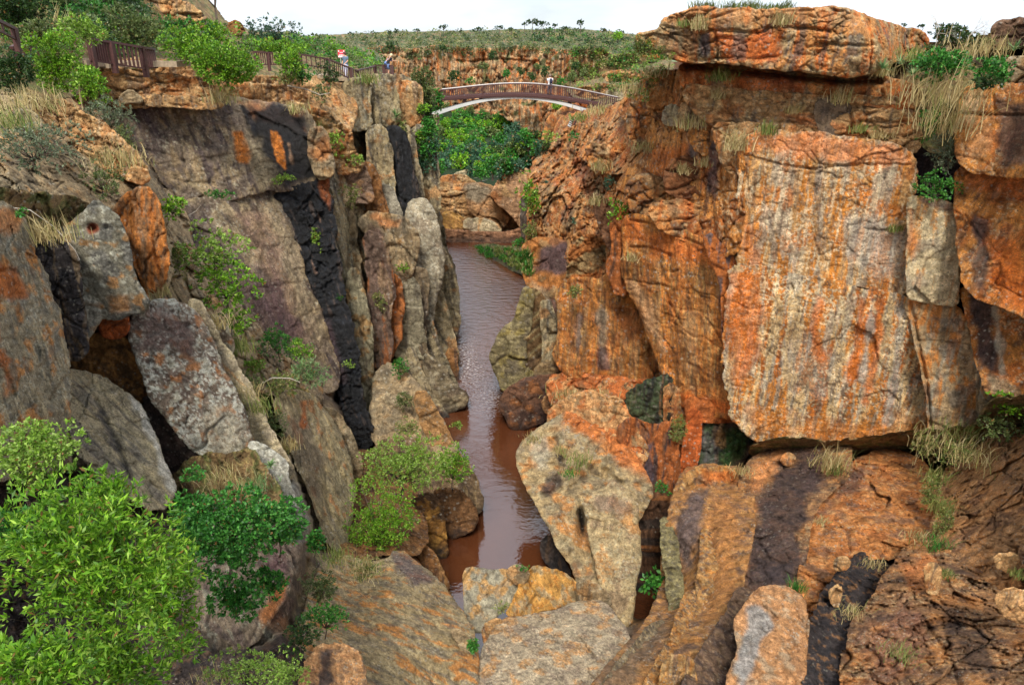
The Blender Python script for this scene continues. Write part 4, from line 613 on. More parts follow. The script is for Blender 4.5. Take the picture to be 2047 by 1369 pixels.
# ---- main slab and its blocks
P('cliff_face_wall', [(1482,300),(1500,272),(1560,262),(1640,270),(1720,282),(1790,292),(1826,312),(1830,352),(1818,400),(1816,500),(1812,560),(1810,590),(1740,574),(1660,556),(1580,540),(1500,530),(1474,522),(1478,430),(1480,360)],
  [(1480,300,29),(1820,320,27.6),(1480,520,28.6),(1810,580,27.2)], [('f', 200, 7, 2), ('fc', (130, 140, 90), 6, .6), ('fc', (46, 60, 34), 1.8, 1.8), ('fc', (15, 18, 12), 1.1, 1), ('f', 5, 1.3, 2)], 'slabor', step=2.4, rad=9, grow=6, wob=7, thick=5,
  cracks=[([(1490,310),(1560,330),(1620,338),(1700,330),(1820,328)],2.4,6), ([(1620,300),(1640,330),(1720,332)],2,5), ([(1650,330),(1640,400),(1625,470),(1640,520)],2.4,5), ([(1490,330),(1496,400),(1488,500)],3,6)],
  paints=[([(1480,262),(1640,266),(1820,300),(1826,330),(1700,322),(1620,318),(1500,296)],(214,134,82),.75,10), ([(1690,440),(1760,430),(1815,460),(1800,560),(1740,560),(1700,500)],(162,156,150),.5,16), ([(1478,440),(1510,440),(1520,525),(1476,522)],(204,116,52),.6,12), (('s',[(1642,340),(1636,420),(1640,500)],7),(120,104,96),.5,6)])
P('cliff_face_wall', [(1460,548),(1474,528),(1520,540),(1600,552),(1680,566),(1760,584),(1812,598),(1826,640),(1840,700),(1850,760),(1858,810),(1860,862),(1820,868),(1770,876),(1700,882),(1640,886),(1590,880),(1550,884),(1510,880),(1486,860),(1464,828),(1456,790),(1446,740),(1452,660)],
  [(1470,550,28.3),(1812,600,27),(1500,860,28),(1850,850,26.8)], [('f', 180, 9, 2), ('fc', (130, 140, 100), 8, .6), ('fl', 40, 3, 7), ('fc', (50, 66, 40), 1.8, .9), ('fc', (15, 18, 12), 1.1, .8), ('f', 5, 1.4, 2)], 'slabor2', step=2.4, rad=10, wob=7, thick=6, drop=18, grow=5,
  cracks=[([(1640,690),(1630,740),(1600,800)],2,4), ([(1700,600),(1716,660),(1700,720)],2,5), ([(1520,690),(1560,720)],2,4), ([(1460,600),(1500,620),(1540,612)],2,4)],
  paints=[([(1456,540),(1520,545),(1530,620),(1500,760),(1470,780),(1452,700)],(208,114,48),.7,14), ([(1570,700),(1640,660),(1680,700),(1650,800),(1590,780)],(150,138,128),.45,18), ([(1500,820),(1700,850),(1840,830),(1850,870),(1700,885),(1510,880)],(204,126,58),.6,16), (('s',[(1722,600),(1718,680),(1700,760)],9),(206,112,44),.8,6), (('s',[(1760,610),(1752,700),(1730,800)],8),(206,112,44),.75,6), (('s',[(1745,600),(1735,680),(1722,760)],6),(176,172,164),.7,5), (('s',[(1640,600),(1628,660),(1640,720)],9),(206,112,44),.7,6), (('s',[(1800,620),(1790,740),(1775,840)],7),(170,166,158),.6,5)])
P('rock_wall', [(1360,140),(1400,128),(1480,132),(1560,140),(1640,148),(1720,152),(1790,165),(1836,182),(1838,210),(1800,208),(1700,200),(1600,196),(1500,192),(1420,185),(1375,175)], [(1400,150,31.2),(1820,190,28.4)], 'slab', 'redor', step=2.5, rad=10, wob=4, thick=6,
  cracks=[([(1372,128),(1480,139),(1580,148),(1680,159),(1755,158)],8,80), ([(1560,150),(1562,195)],3,9), ([(1660,155),(1662,200)],3,9), ([(1480,140),(1478,190)],3,9), ([(1762,165),(1764,205)],3,9)], paints=[([(1480,140),(1600,150),(1600,190),(1490,185)],(196,96,48),.6,14)])
P('rock_wall', [(1370,178),(1420,182),(1500,190),(1600,196),(1700,200),(1800,206),(1838,212),(1836,262),(1832,300),(1790,288),(1720,278),(1640,266),(1580,256),(1500,262),(1470,256),(1420,240),(1385,215)], [(1400,200,30.8),(1830,250,28.2)], 'strata', 'ledge', step=2.5, rad=10, wob=4, thick=6,
  cracks=[([(1380,212),(1460,228),(1560,232),(1620,245)],3,10), ([(1640,210),(1700,212),(1835,216)],3,10), ([(1650,212),(1640,240),(1660,262)],4,14), ([(1700,215),(1704,262)],3,8)], paints=[([(1560,230),(1640,232),(1720,262),(1640,262)],(206,140,96),.6,8)])
P('rock_wall', [(1432,255),(1500,252),(1560,256),(1640,262),(1650,274),(1560,270),(1500,280),(1482,310),(1475,350),(1452,330),(1440,290)], [(1470,280,29.6)], 'blocky', 'ledge', step=2.5, rad=10, wob=4, thick=4, cscale=.7)
P('rock_wall', [(1640,206),(1690,206),(1692,238),(1680,262),(1645,262),(1635,235)], [(1660,235,28.9)], 'smooth', [((120,100,84),),((96,82,76),'n',30,0,.3,.7)], step=2.6, rad=12, wob=3, thick=2)
# ---- cap rock
P('cap_rock', [(1272,74),(1290,66),(1318,62),(1325,40),(1345,32),(1372,24),(1385,16),(1440,20),(1500,22),(1560,24),(1620,18),(1680,14),(1712,26),(1760,44),(1800,58),(1848,66),(1856,84),(1846,106),(1800,118),(1762,128),(1748,146),(1700,150),(1640,144),(1560,138),(1480,128),(1420,122),(1372,124),(1330,116),(1276,112)],
  [(1280,90,29.6),(1500,60,27.4),(1740,100,26.8),(1850,85,33)], [('f', 170, 7, 2), ('st', 40, 6, 10), ('fc', (90, 100, 34), 9, 5), ('fc', (30, 36, 16), 4, 3.4), ('fc', (12, 15, 8), 1.8, 1), ('f', 5, 1.4, 2)], [((196,132,78),),((170,150,118),'n',40,-.02,.24,.75),((200,104,44),'s',24,.06,.26,.85),((96,88,88),'s',20,.16,.32,.7),((220,190,150),'p',6,.24,.42,.6)], step=2.4, rad=15, wob=4, thick=12, cap=True, drop=22, cscale=.9,
  cracks=[([(1385,58),(1440,62),(1520,66),(1545,54),(1620,56),(1660,66)],3,14), ([(1406,66),(1410,116)],4,12), ([(1430,66),(1434,118)],3,10), ([(1736,40),(1742,90),(1738,146)],3,10), ([(1640,84),(1680,90),(1738,92)],3,10), ([(1280,108),(1340,104),(1372,118)],3,6)],
  paints=[([(1400,66),(1418,66),(1418,118),(1400,116)],(90,88,98),.8,5), ([(1430,68),(1560,70),(1556,130),(1440,118)],(200,98,40),.75,12), ([(1466,66),(1490,66),(1490,124),(1470,122)],(104,96,90),.7,5), ([(1330,22),(1700,18),(1740,50),(1500,50),(1340,50)],(202,142,92),.6,12), ([(1310,66),(1400,62),(1396,110),(1330,112)],(130,110,86),.6,12)],
  label='massive overhanging cap rock on top of the right cliff', cat='cap rock')
# ---- right-hand blocks
P('pale_block', [(1814,400),(1830,394),(1880,402),(1908,414),(1920,440),(1918,500),(1915,560),(1914,612),(1880,608),(1840,600),(1816,596),(1812,540),(1818,480)], [(1830,410,26.8),(1915,600,26.2)], 'slab', [((204,182,148),),((204,134,70),'s',22,.04,.24,.8),((166,152,138),'n',40,.05,.3,.6),((226,206,176),'p',7,.15,.35,.6)], step=2.5, rad=13, wob=2.5, thick=3, cap=True,
  paints=[([(1840,398),(1900,406),(1912,425),(1860,420)],(120,100,92),.8,6), ([(1816,420),(1828,420),(1826,520),(1816,520)],(196,116,56),.7,6)], label='pale upright rectangular block set between the big slab and the right-hand cliff', cat='rock block')
P('rock_wall', [(1816,604),(1850,606),(1914,620),(1925,650),(1940,700),(1955,750),(1970,800),(1975,840),(1940,856),(1900,862),(1866,868),(1862,800),(1852,750),(1840,690),(1826,640)], [(1830,620,26.7),(1960,840,25.4)], 'slab', [((182,150,116),),((206,124,54),'s',26,-.06,.18,.85),((132,122,116),'n',50,.06,.3,.6),((180,170,154),'s',20,.14,.3,.6)], step=2.6, rad=15, wob=3, thick=5,
  cracks=[([(1835,680),(1880,682),(1938,690)],2,5), ([(1822,604),(1838,690),(1852,760),(1864,866)],3,12)])
P('rock_wall', [(1926,186),(1950,178),(2010,176),(2120,178),(2120,345),(2040,348),(1985,345),(1940,334),(1920,320),(1918,260)], [(1930,200,27),(2100,300,23.5)], 'slab', 'orange', step=2.7, rad=14, wob=4, thick=6,
  cracks=[([(1925,228),(2000,230),(2110,232)],3,9), ([(1985,190),(1990,230)],3,7)], paints=[([(2000,200),(2080,215),(2060,330),(1990,330),(2000,260)],(92,74,68),.8,10), ([(1926,190),(1960,188),(1950,250),(1924,240)],(190,172,140),.6,8), ([(1935,250),(1985,240),(1975,320),(1935,310)],(206,150,104),.6,10)])
P('rock_wall', [(1916,340),(1960,342),(2040,355),(2120,360),(2120,650),(2060,632),(2010,608),(1960,590),(1930,570),(1924,500),(1918,420)], [(1930,360,26.6),(2100,500,23.2)], 'carved', 'orange', step=2.7, rad=14, wob=4, thick=6, tilt=-.3,
  cracks=[([(1920,390),(1980,400),(2060,396)],3,10), ([(1930,430),(1965,480),(1975,520)],3,9)], paints=[([(1920,340),(2060,360),(2060,400),(1930,380)],(212,120,62),.7,10), ([(1945,430),(1975,440),(1972,590),(1950,575)],(84,76,78),.75,8), ([(1975,470),(2050,460),(2050,620),(1980,590)],(206,108,40),.75,14)])
P('rock_wall', [(1930,574),(1965,592),(2020,614),(2060,632),(2120,650),(2120,800),(2040,790),(2000,786),(1972,775),(1960,720),(1945,660),(1935,620)], [(1940,590,26.4),(2100,750,23)], 'carved', 'orange', step=2.7, rad=14, wob=4, thick=6,
  paints=[([(1934,580),(1975,592),(1990,650),(1998,740),(1975,770),(1955,700)],(62,56,60),.9,8), (('s',[(1985,600),(2000,680),(2005,745)],5),(186,176,156),.7,4), ([(1975,750),(2040,770),(2040,792),(1985,786)],(176,160,132),.7,6)])
P('rock_wall', [(1966,770),(1990,758),(2030,770),(2060,790),(2000,796),(1975,790)], [(2000,780,24.6)], 'smooth', 'pale', step=2.6, rad=8, wob=3, thick=3)
P('skyline_boulder', [(1982,60),(1998,44),(2030,40),(2110,38),(2110,100),(2060,96),(2020,90),(1998,96),(1984,84)], [(2020,70,33)], 'tuft', [((132,100,84),),((104,82,74),'n',30,0,.3,.7)], step=2.6, rad=18, wob=3, cap=True, label='dark brown boulder on the skyline at the top right corner', cat='boulder')
P('skyline_boulder', [(1990,130),(2010,118),(2060,112),(2110,116),(2110,165),(2050,170),(2010,158),(1992,146)], [(2030,140,27)], 'smooth', 'greytan', step=2.6, rad=16, wob=3, cap=True, label='rounded tan boulder above the bushes at the right edge', cat='boulder')
P('hillside', [(1740,150),(1760,128),(1850,105),(1900,98),(1980,95),(2120,90),(2120,185),(2000,190),(1930,185),(1925,260),(1900,300),(1850,300),(1836,230),(1835,180)], [(1800,130,34),(2050,100,42),(1850,180,28.8),(2100,180,25),(1880,290,28.2)], 'tuft', 'earth', step=3.2, rad=8, wob=4, thick=5)
P('rock_wall', [(1832,250),(1870,240),(1920,250),(1925,330),(1925,430),(1905,415),(1860,400),(1822,392),(1834,330)], [(1880,330,29)], 'slab', [((92,80,84),),((64,60,70),'s',20,0,.3,.8)], step=3, rad=8, wob=4, thick=5)
P('rock_wall', [(1905,420),(1930,430),(1935,560),(1960,700),(1975,800),(1950,790),(1925,640),(1915,560)], [(1930,600,28.6)], 'slab', 'dark', step=3, rad=8, wob=4, thick=5)
# ================================================================== under the overhang
P('rock_wall', [(1100,760),(1140,750),(1200,760),(1265,762),(1335,758),(1345,800),(1385,835),(1330,850),(1262,850),(1240,870),(1180,860),(1110,810)], [(1120,770,38),(1330,780,33.6),(1200,860,33)], 'rubble', [((196,108,58),),((200,150,104),'n',30,.06,.3,.7),((140,92,66),'n',40,.1,.3,.6)], step=2.6, rad=12, wob=4, thick=4)
P('rock_wall', [(1255,790),(1280,765),(1332,758),(1338,800),(1330,850),(1310,862),(1275,850),(1262,830)], [(1300,800,31.6)], 'wet', [((120,84,58),),((50,78,50),'s',30,-.2,.0,.85),((40,36,38),'s',14,.0,.2,.8),((124,118,110),'n',12,.25,.4,.6)], step=2.5, rad=8, drop=3, wob=9, thick=3, wet=.25)
P('rock_wall', [(1240,860),(1262,840),(1310,860),(1345,850),(1350,905),(1352,960),(1335,985),(1300,975),(1270,950),(1262,905)], [(1300,900,29)], 'flute', [((178,100,54),),((72,64,70),'s',20,.0,.2,.9),((150,96,64),'s',12,.15,.3,.7)], step=2.5, rad=12, wob=4, thick=4,
  paints=[([(1286,885),(1304,885),(1304,960),(1288,960)],(70,70,84),.85,4,.4), ([(1260,880),(1282,880),(1280,945),(1260,940)],(196,98,40),.7,5)])
P('rock_wall', [(1335,770),(1360,790),(1378,830),(1370,880),(1350,880),(1335,850)], [(1352,830,31.4)], 'flute', 'redor', step=2.5, rad=10, wob=3, thick=3)
P('rock_wall', [(1380,828),(1420,836),(1470,830),(1500,860),(1490,900),(1475,932),(1440,938),(1405,930),(1385,890)], [(1440,880,30.2)], 'wet', [((96,76,62),),((44,76,42),'s',24,-.1,.1,.8),((40,36,42),'n',20,.05,.25,.8)], step=2.5, rad=10, wob=4, thick=4, wet=.2,
  paints=[([(1462,850),(1490,850),(1480,915),(1450,930),(1440,900)],(62,100,50),.75,9,.1), ([(1395,870),(1425,880),(1435,925),(1405,925)],(128,126,130),.5,10), ([(1432,840),(1452,840),(1446,890),(1432,890)],(150,116,78),.8,4)])
P('rock_wall', [(1384,825),(1396,830),(1392,900),(1380,935),(1366,960),(1372,900)], [(1384,880,29.6)], 'smooth', [((196,98,48),)], step=2.5, rad=7, wob=2, thick=2)
P('rock_wall', [(1255,985),(1300,975),(1330,985),(1345,1030),(1340,1100),(1330,1180),(1300,1230),(1262,1210),(1268,1120),(1276,1050)], [(1300,1000,27.6),(1300,1200,25.5)], 'flute', [((96,66,50),),((58,48,46),'h',30,0,.25,.85),((150,92,50),'h',20,.15,.3,.7)], step=2.6, rad=12, wob=4, thick=4)
# ================================================================== hoodoo and pot-holed rocks
P('river_rock', [(1000,800),(1012,780),(1045,760),(1090,750),(1125,752),(1128,775),(1112,790),(1100,815),(1085,842),(1060,852),(1040,858),(1022,856),(1010,832),(1000,818)], [(1060,800,40.2)], 'smooth', [((112,76,60),),((84,62,58),'n',40,0,.3,.8),((150,92,52),'n',40,.12,.3,.7)], step=2.5, rad=20, wob=2.5, cap=True, bulge=6, wet=.15,
  label='dark brown waterworn rock standing in the river under the right wall', cat='rock')
P('river_rock', [(1086,800),(1105,782),(1120,765),(1138,760),(1130,790),(1115,815),(1100,828),(1090,820)], [(1110,795,38.6)], 'smooth', 'brown', step=2.4, rad=9, wob=2, cap=True, label='small fluted brown rock leaning against the dark river rock', cat='rock')
P('river_pillar', [(1052,572),(1066,588),(1060,640),(1048,700),(1050,735),(1070,752),(1050,765),(1030,775),(1008,785),(1000,760),(988,735),(981,715),(996,670),(1012,655),(1030,640),(1040,600)], [(1040,660,43)], 'smooth', [((142,128,96),),((112,100,88),'n',40,.0,.3,.7),((160,140,76),'n',30,.12,.3,.6)], step=2.5, rad=18, wob=2.5, cap=True, bulge=7, thick=4,
  label='olive grey waterworn rock foot leaning into the river from the right', cat='rock')
P('rock_wall', [(1062,580),(1080,596),(1092,640),(1096,690),(1090,735),(1072,752),(1052,735),(1045,700),(1055,640)], [(1072,660,43.4)], 'carved', [((118,88,60),),((160,140,104),'h',12,.05,.25,.8),((80,62,50),'h',20,.1,.3,.7)], step=2.5, rad=14, wob=2, thick=4, tilt=.7)
P('rock_wall', [(1090,600),(1106,640),(1116,690),(1120,730),(1105,752),(1090,740),(1095,690),(1088,640)], [(1105,680,42.2)], 'flute', 'grey', step=2.5, rad=11, wob=2, thick=4)
P('river_rock', [(1068,742),(1085,726),(1110,716),(1125,722),(1118,742),(1095,752),(1075,754)], [(1095,738,40.8)], 'smooth', [((150,124,92),),((112,94,78),'h',8,0,.25,.7)], step=2.3, rad=10, wob=2, cap=True, label='small banded tan rock wedged above the dark river rock', cat='rock')
P('hoodoo', [(1034,905),(1045,885),(1075,862),(1105,838),(1140,818),(1190,820),(1245,858),(1268,905),(1290,950),(1304,985),(1290,1010),(1270,1052),(1272,1110),(1262,1170),(1250,1240),(1225,1226),(1190,1205),(1165,1180),(1150,1150),(1138,1118),(1115,1090),(1096,1050),(1075,1008),(1052,968),(1036,935)],
  [(1050,900,29.5),(1190,830,31),(1300,980,27),(1240,1230,21.5),(1100,1040,25)], [('f', 110, 16, 3), ('fl', 64, 15, 2.2), ('rp', 15, 1.0), ('fc', (110, 120, 60), 4, 2), ('fc', (30, 36, 20), 1.4, 1.2), ('f', 5, 1.0, 2)], [((178,152,116),),((140,124,104),'n',60,0,.3,.7),((196,128,70),'n',60,.1,.3,.75),((180,164,134),'s',30,.05,.3,.6),((112,96,84),'n',30,.2,.36,.6)], step=2.5, rad=26, wob=3, cap=True, thick=4,
  bumps=[(1163,1040,7,26,-70),(1195,945,36,18,-34),(1125,930,26,60,16),(1110,960,14,40,-16),(1240,900,20,50,12),(1160,1100,20,60,-10),(1130,880,60,30,8)],
  cracks=[([(1110,880),(1122,930),(1110,980),(1090,990)],6,16), ([(1220,870),(1215,930),(1205,965)],5,12), ([(1130,985),(1180,945),(1215,965)],4,12), ([(1060,920),(1110,1000),(1150,1080)],3,6)],
  paints=[([(1110,890),(1130,900),(1122,960),(1100,995),(1088,980),(1112,930)],(66,56,60),.8,8), ([(1150,780),(1290,850),(1300,960),(1250,930),(1200,880),(1120,850)],(200,118,62),.9,14), ([(1060,880),(1100,860),(1105,900),(1080,930)],(178,170,152),.7,10), (('e',1163,1040,6,24),(22,18,18),.95,3)],
  label='water-carved grey and orange hoodoo rock with a dark keyhole beside the river', cat='rock formation')
P('knobbed_rock', [(1168,1000),(1180,985),(1212,978),(1222,962),(1240,972),(1262,990),(1275,1012),(1270,1040),(1278,1070),(1278,1120),(1270,1170),(1258,1250),(1236,1240),(1210,1210),(1196,1150),(1185,1100),(1178,1050)], [(1220,990,24.6),(1250,1240,21)], [('f', 90, 14, 3), ('fc', (90, 96, 60), 5, 2), ('rp', 20, .8), ('f', 5, 1.1, 2)], [((172,148,114),),((140,114,94),'n',40,.05,.3,.7),((190,130,76),'n',50,.16,.34,.7),((180,168,140),'p',7,.1,.3,.5)], step=2.5, rad=18, wob=2.5, cap=True, thick=2.5, bulge=7,
  cracks=[([(1172,1005),(1200,1030),(1240,1032),(1268,1020)],3,6), ([(1205,1042),(1206,1060),(1230,1062),(1232,1045)],1.6,4)], paints=[([(1180,990),(1225,980),(1262,1000),(1262,1025),(1200,1022)],(134,112,98),.75,8)],
  label='mushroom-headed rock knob on the right half of the carved hoodoo', cat='rock')
P('rock_wall', [(1100,835),(1130,800),(1180,790),(1235,800),(1262,850),(1290,905),(1262,935),(1225,930),(1215,890),(1160,860),(1110,865)], [(1140,820,31),(1260,900,29)], 'tuft', [((204,150,104),),((192,108,58),'n',44,-.02,.24,.8),((160,140,110),'n',24,.1,.3,.6)], step=2.5, rad=18, wob=5, thick=3, cscale=.7)
P('river_rock', [(1082,1085),(1096,1070),(1112,1078),(1118,1110),(1140,1150),(1130,1165),(1100,1130),(1085,1110)], [(1105,1110,26.6)], 'smooth', 'dark', step=2.4, rad=10, wob=2, cap=True, wet=.3, label='black wet rock in the shade at the water line behind the hoodoo', cat='rock')
# ================================================================== lower right slopes
P('rock_wall', [(1345,1010),(1370,945),(1400,938),(1440,935),(1478,945),(1500,975),(1500,1040),(1490,1110),(1478,1180),(1440,1260),(1400,1320),(1370,1440),(1130,1440),(1200,1360),(1262,1290),(1300,1240),(1325,1190),(1332,1110)],
  [(1380,950,26.6),(1490,980,25),(1330,1180,21),(1200,1400,13.6),(1400,1320,14.8)], 'carved', [((168,116,70),),((140,104,84),'s',40,.0,.28,.75),((186,140,92),'s',20,.1,.3,.6),((100,80,76),'s',26,.18,.32,.7)], step=2.8, rad=24, wob=4, thick=5, tilt=-.35,
  paints=[([(1380,990),(1412,980),(1405,1040),(1380,1130),(1358,1130),(1352,1060)],(92,82,84),.85,8), ([(1425,990),(1470,1000),(1470,1180),(1420,1240),(1400,1150)],(178,122,70),.6,14), ([(1150,1420),(1262,1290),(1320,1240),(1340,1260),(1280,1350),(1200,1440)],(112,98,84),.7,14), ([(1372,940),(1460,935),(1470,960),(1390,975)],(196,116,60),.8,8)],
  bumps=[(1440,1080,16,120,14),(1380,1200,14,90,10)])
FIN = [('f', 110, 12, 2), ('fl', 46, 14, 6), ('fl', 18, 4, 7), ('fc', (60, 70, 60), 4, 2), ('rp', 24, .5), ('f', 6, 1.2, 2)]
FINP = [((176,128,80),), ((196,128,64),'s',30,-.02,.25,.8), ((128,104,90),'s',20,.08,.28,.75), ((92,78,78),'s',14,.2,.34,.7), ((202,168,122),'s',9,.16,.32,.6)]
for pl, ct, tl, extra in [
  ([(1372,948),(1400,936),(1440,934),(1476,940),(1462,962),(1425,975),(1405,992),(1385,1010),(1362,1050),(1350,1080),(1344,1060),(1356,1000)], [(1400,950,25.9),(1355,1070,24)], -.3, dict(paints=[([(1400,936),(1476,940),(1462,962),(1410,970)],(200,116,56),.85,6)])),
  ([(1386,1006),(1412,988),(1414,1020),(1402,1080),(1386,1140),(1368,1170),(1356,1130),(1354,1070)], [(1400,1010,25.4),(1365,1150,21.6)], -.3, dict(paints=[([(1350,980),(1420,980),(1420,1180),(1350,1180)],(88,80,84),.85,8)])),
  ([(1414,985),(1436,996),(1460,1012),(1484,1030),(1484,1100),(1476,1180),(1452,1232),(1424,1262),(1404,1240),(1396,1170),(1404,1080)], [(1430,1000,24.4),(1430,1240,18)], -.15, {}),
  ([(1324,1030),(1342,1052),(1356,1110),(1366,1180),(1360,1232),(1344,1240),(1336,1180),(1328,1110)], [(1335,1050,23.6),(1350,1220,19.2)], .1, dict(pal=[((140,128,92),),((100,92,76),'s',14,0,.25,.8)])),
  ([(1366,1190),(1396,1180),(1410,1250),(1392,1320),(1350,1400),(1300,1440),(1240,1440),(1300,1350),(1344,1270)], [(1390,1190,19),(1290,1420,13)], -.6, {}),
  ([(1330,1240),(1352,1262),(1300,1350),(1240,1440),(1150,1440),(1210,1360),(1262,1296),(1300,1250)], [(1330,1250,18),(1190,1420,13.2)], -.7, dict(pal=[((134,118,98),),((92,80,74),'s',20,0,.25,.8),((176,150,112),'s',9,.1,.28,.6)])),
  ([(1424,1262),(1452,1240),(1476,1200),(1484,1240),(1450,1330),(1420,1440),(1360,1440),(1396,1350)], [(1450,1250,17),(1390,1420,12.6)], -.4, dict(pal=[((120,92,78),),((78,66,68),'s',22,0,.25,.8),((164,120,80),'s',14,.1,.28,.7)])),
]:
    P('rock_wall', pl, ct, FIN, extra.get('pal', FINP), step=2.5, rad=17, wob=4, thick=3, tilt=tl, grow=5, paints=extra.get('paints', ()))
P('rock_wall', [(1322,1330),(1350,1306),(1380,1312),(1392,1350),(1380,1440),(1310,1440)], [(1350,1340,13.6)], 'smooth', FINP, step=2.5, rad=20, wob=3, thick=2, grow=3)
P('rock_wall', [(1480,975),(1500,930),(1540,902),(1590,885),(1650,880),(1700,890),(1690,950),(1650,985),(1620,1020),(1604,1090),(1606,1150),(1570,1175),(1540,1168),(1510,1200),(1478,1240),(1470,1180),(1488,1100)],
  [(1500,940,26.4),(1690,900,26.6),(1500,1200,18.6),(1600,1100,20)], 'blocky', 'umber', step=2.8, rad=20, wob=5, thick=5, tilt=.1,
  paints=[([(1545,930),(1600,920),(1640,960),(1612,1020),(1600,1100),(1590,1170),(1520,1190),(1490,1180),(1500,1080),(1520,1000)],(62,54,58),.85,12,.15), ([(1500,925),(1560,895),(1570,910),(1530,960),(1500,985)],(206,140,88),.8,8), ([(1590,885),(1640,885),(1650,960),(1620,980)],(84,68,68),.6,10)])
P('rock_wall', [(1450,1240),(1478,1180),(1510,1195),(1500,1260),(1460,1340),(1440,1440),(1340,1440),(1390,1330)], [(1480,1200,17.6),(1400,1400,13)], 'carved', [((116,90,76),),((84,68,66),'s',30,0,.3,.8),((150,122,98),'s',20,.14,.3,.6)], step=2.8, rad=18, wob=4, thick=4, tilt=-.4)
P('grey_rock_fin', [(1470,1240),(1498,1195),(1530,1172),(1580,1176),(1606,1192),(1618,1250),(1612,1300),(1606,1440),(1440,1440),(1450,1370),(1476,1300)], [(1540,1190,15.4),(1520,1420,12)], 'smooth', [((186,132,92),),((166,150,130),'n',50,.0,.3,.6),((150,106,78),'n',40,.14,.3,.6)], step=2.8, rad=22, wob=4, thick=3, cap=True, tilt=-.1,
  bumps=[(1520,1260,24,70,-16)], paints=[([(1500,1205),(1528,1215),(1540,1250),(1520,1300),(1500,1360),(1470,1400),(1478,1330),(1492,1260)],(146,144,142),.9,8)], label='orange rock fin with a grey scooped hollow at the bottom right of centre', cat='rock fin')
P('rock_wall', [(1604,1130),(1625,1040),(1665,985),(1700,935),(1760,905),(1810,908),(1850,935),(1866,985),(1860,1050),(1842,1085),(1800,1108),(1740,1112),(1690,1130),(1650,1190),(1618,1262),(1606,1210)],
  [(1700,940,25.6),(1850,950,24.6),(1620,1200,17.6),(1840,1080,20)], 'blocky', [((194,124,72),),((172,100,56),'n',60,0,.3,.7),((140,104,88),'n',40,.1,.3,.7),((212,158,110),'n',20,.14,.34,.6)], step=2.8, rad=22, wob=5, thick=5,
  cracks=[([(1640,1080),(1700,1000),(1760,960),(1850,960)],3,8), ([(1700,1110),(1780,1090),(1850,1040)],3,6)], paints=[([(1690,930),(1740,930),(1700,985),(1650,1020)],(92,76,76),.7,10)])
P('rock_wall', [(1618,1290),(1640,1210),(1680,1150),(1720,1112),(1780,1115),(1770,1180),(1720,1240),(1690,1320),(1680,1440),(1610,1440)], [(1700,1130,18.6),(1640,1400,12.4)], 'wet', [((60,52,54),),((44,40,44),'n',40,0,.3,.8),((150,104,70),'n',24,.2,.34,.7)], step=2.8, rad=16, wob=6, thick=4, wet=.2)
P('rock_wall', [(1690,1320),(1715,1240),(1760,1170),(1800,1112),(1860,1075),(1930,1100),(1990,1150),(2060,1180),(2140,1200),(2140,1440),(1680,1440)], [(1800,1120,17.8),(2100,1200,14.5),(1720,1400,11.6),(2100,1420,9.6)], 'blocky', 'umber', amp=1.25, step=2.9, rad=24, wob=7, thick=4, cscale=1.7,
  cracks=[([(1770,1180),(1840,1230),(1900,1320),(1940,1420)],5,14), ([(1860,1100),(1900,1180),(1990,1240),(2080,1300)],5,14), ([(1780,1330),(1840,1380)],4,10)], paints=[([(1720,1280),(1800,1200),(1850,1240),(1820,1340),(1740,1380)],(150,104,84),.6,18), ([(1880,1200),(1960,1260),(1990,1340),(1930,1340)],(50,44,46),.7,14), ([(1800,1130),(1860,1110),(1880,1160),(1830,1180)],(206,130,76),.7,10)])
P('rock_wall', [(1862,1080),(1880,1000),(1905,930),(1960,895),(2000,870),(2140,850),(2140,1240),(2060,1200),(1990,1170),(1920,1110)], [(1900,950,23.6),(2100,880,20.5),(1880,1090,18.6),(2100,1200,14)], 'blocky', [((172,124,86),),((198,134,84),'n',60,0,.3,.7),((116,84,70),'n',34,.08,.3,.7),((208,156,114),'n',18,.18,.36,.6)], step=2.8, rad=22, wob=6, thick=5, cscale=1.5, amp=1.1,
  cracks=[([(1960,1000),(2010,1070),(2060,1080)],4,12), ([(1900,1060),(1960,1090),(2040,1120)],4,10), ([(2000,900),(2060,940)],4,8)])
P('rock_wall', [(1500,900),(1560,884),(1640,888),(1720,886),(1800,872),(1870,868),(1960,858),(1985,800),(2060,796),(2120,800),(2120,870),(2000,890),(1930,920),(1900,940),(1840,925),(1780,905),(1700,905),(1620,905),(1540,915)], [(1560,900,28),(1800,890,27),(2050,850,24)], 'tuft', 'earth', step=2.8, rad=8, wob=5, thick=4)
for pl, Yv, lab in [([(1990,1195),(2015,1175),(2060,1185),(2090,1210),(2080,1245),(2030,1240),(2000,1225)],12.6,'loose orange block perched at the right edge of the lower slope'),
   ([(1560,915),(1575,905),(1590,912),(1588,925),(1570,930)],26,'small orange stone below the big slab near the pale grass tuft'),
   ([(1668,1120),(1690,1112),(1700,1126),(1686,1140),(1668,1136)],17.2,'small orange stone sitting on the black wet cleft'),
   ([(1660,1178),(1678,1168),(1682,1196),(1672,1215),(1660,1200)],15.8,'upright ochre stone in the black wet cleft'),
   ([(1850,1130),(1875,1128),(1880,1165),(1868,1190),(1852,1180)],15.2,'upright tan block standing on the rubble slope'),
   ([(1990,1110),(2030,1105),(2040,1130),(2015,1140),(1992,1132)],15.4,'ochre stone half way up the rubble slope')]:
    P('loose_stone', pl, [(pl[0][0],pl[0][1],Yv)], 'smooth', 'ledge', step=2.3, rad=9, wob=3, cap=True, thick=.5, label=lab, cat='stone')
for cx, cy, r_, Yv, lab in [(1186,1030+0,0,0,None)]: pass
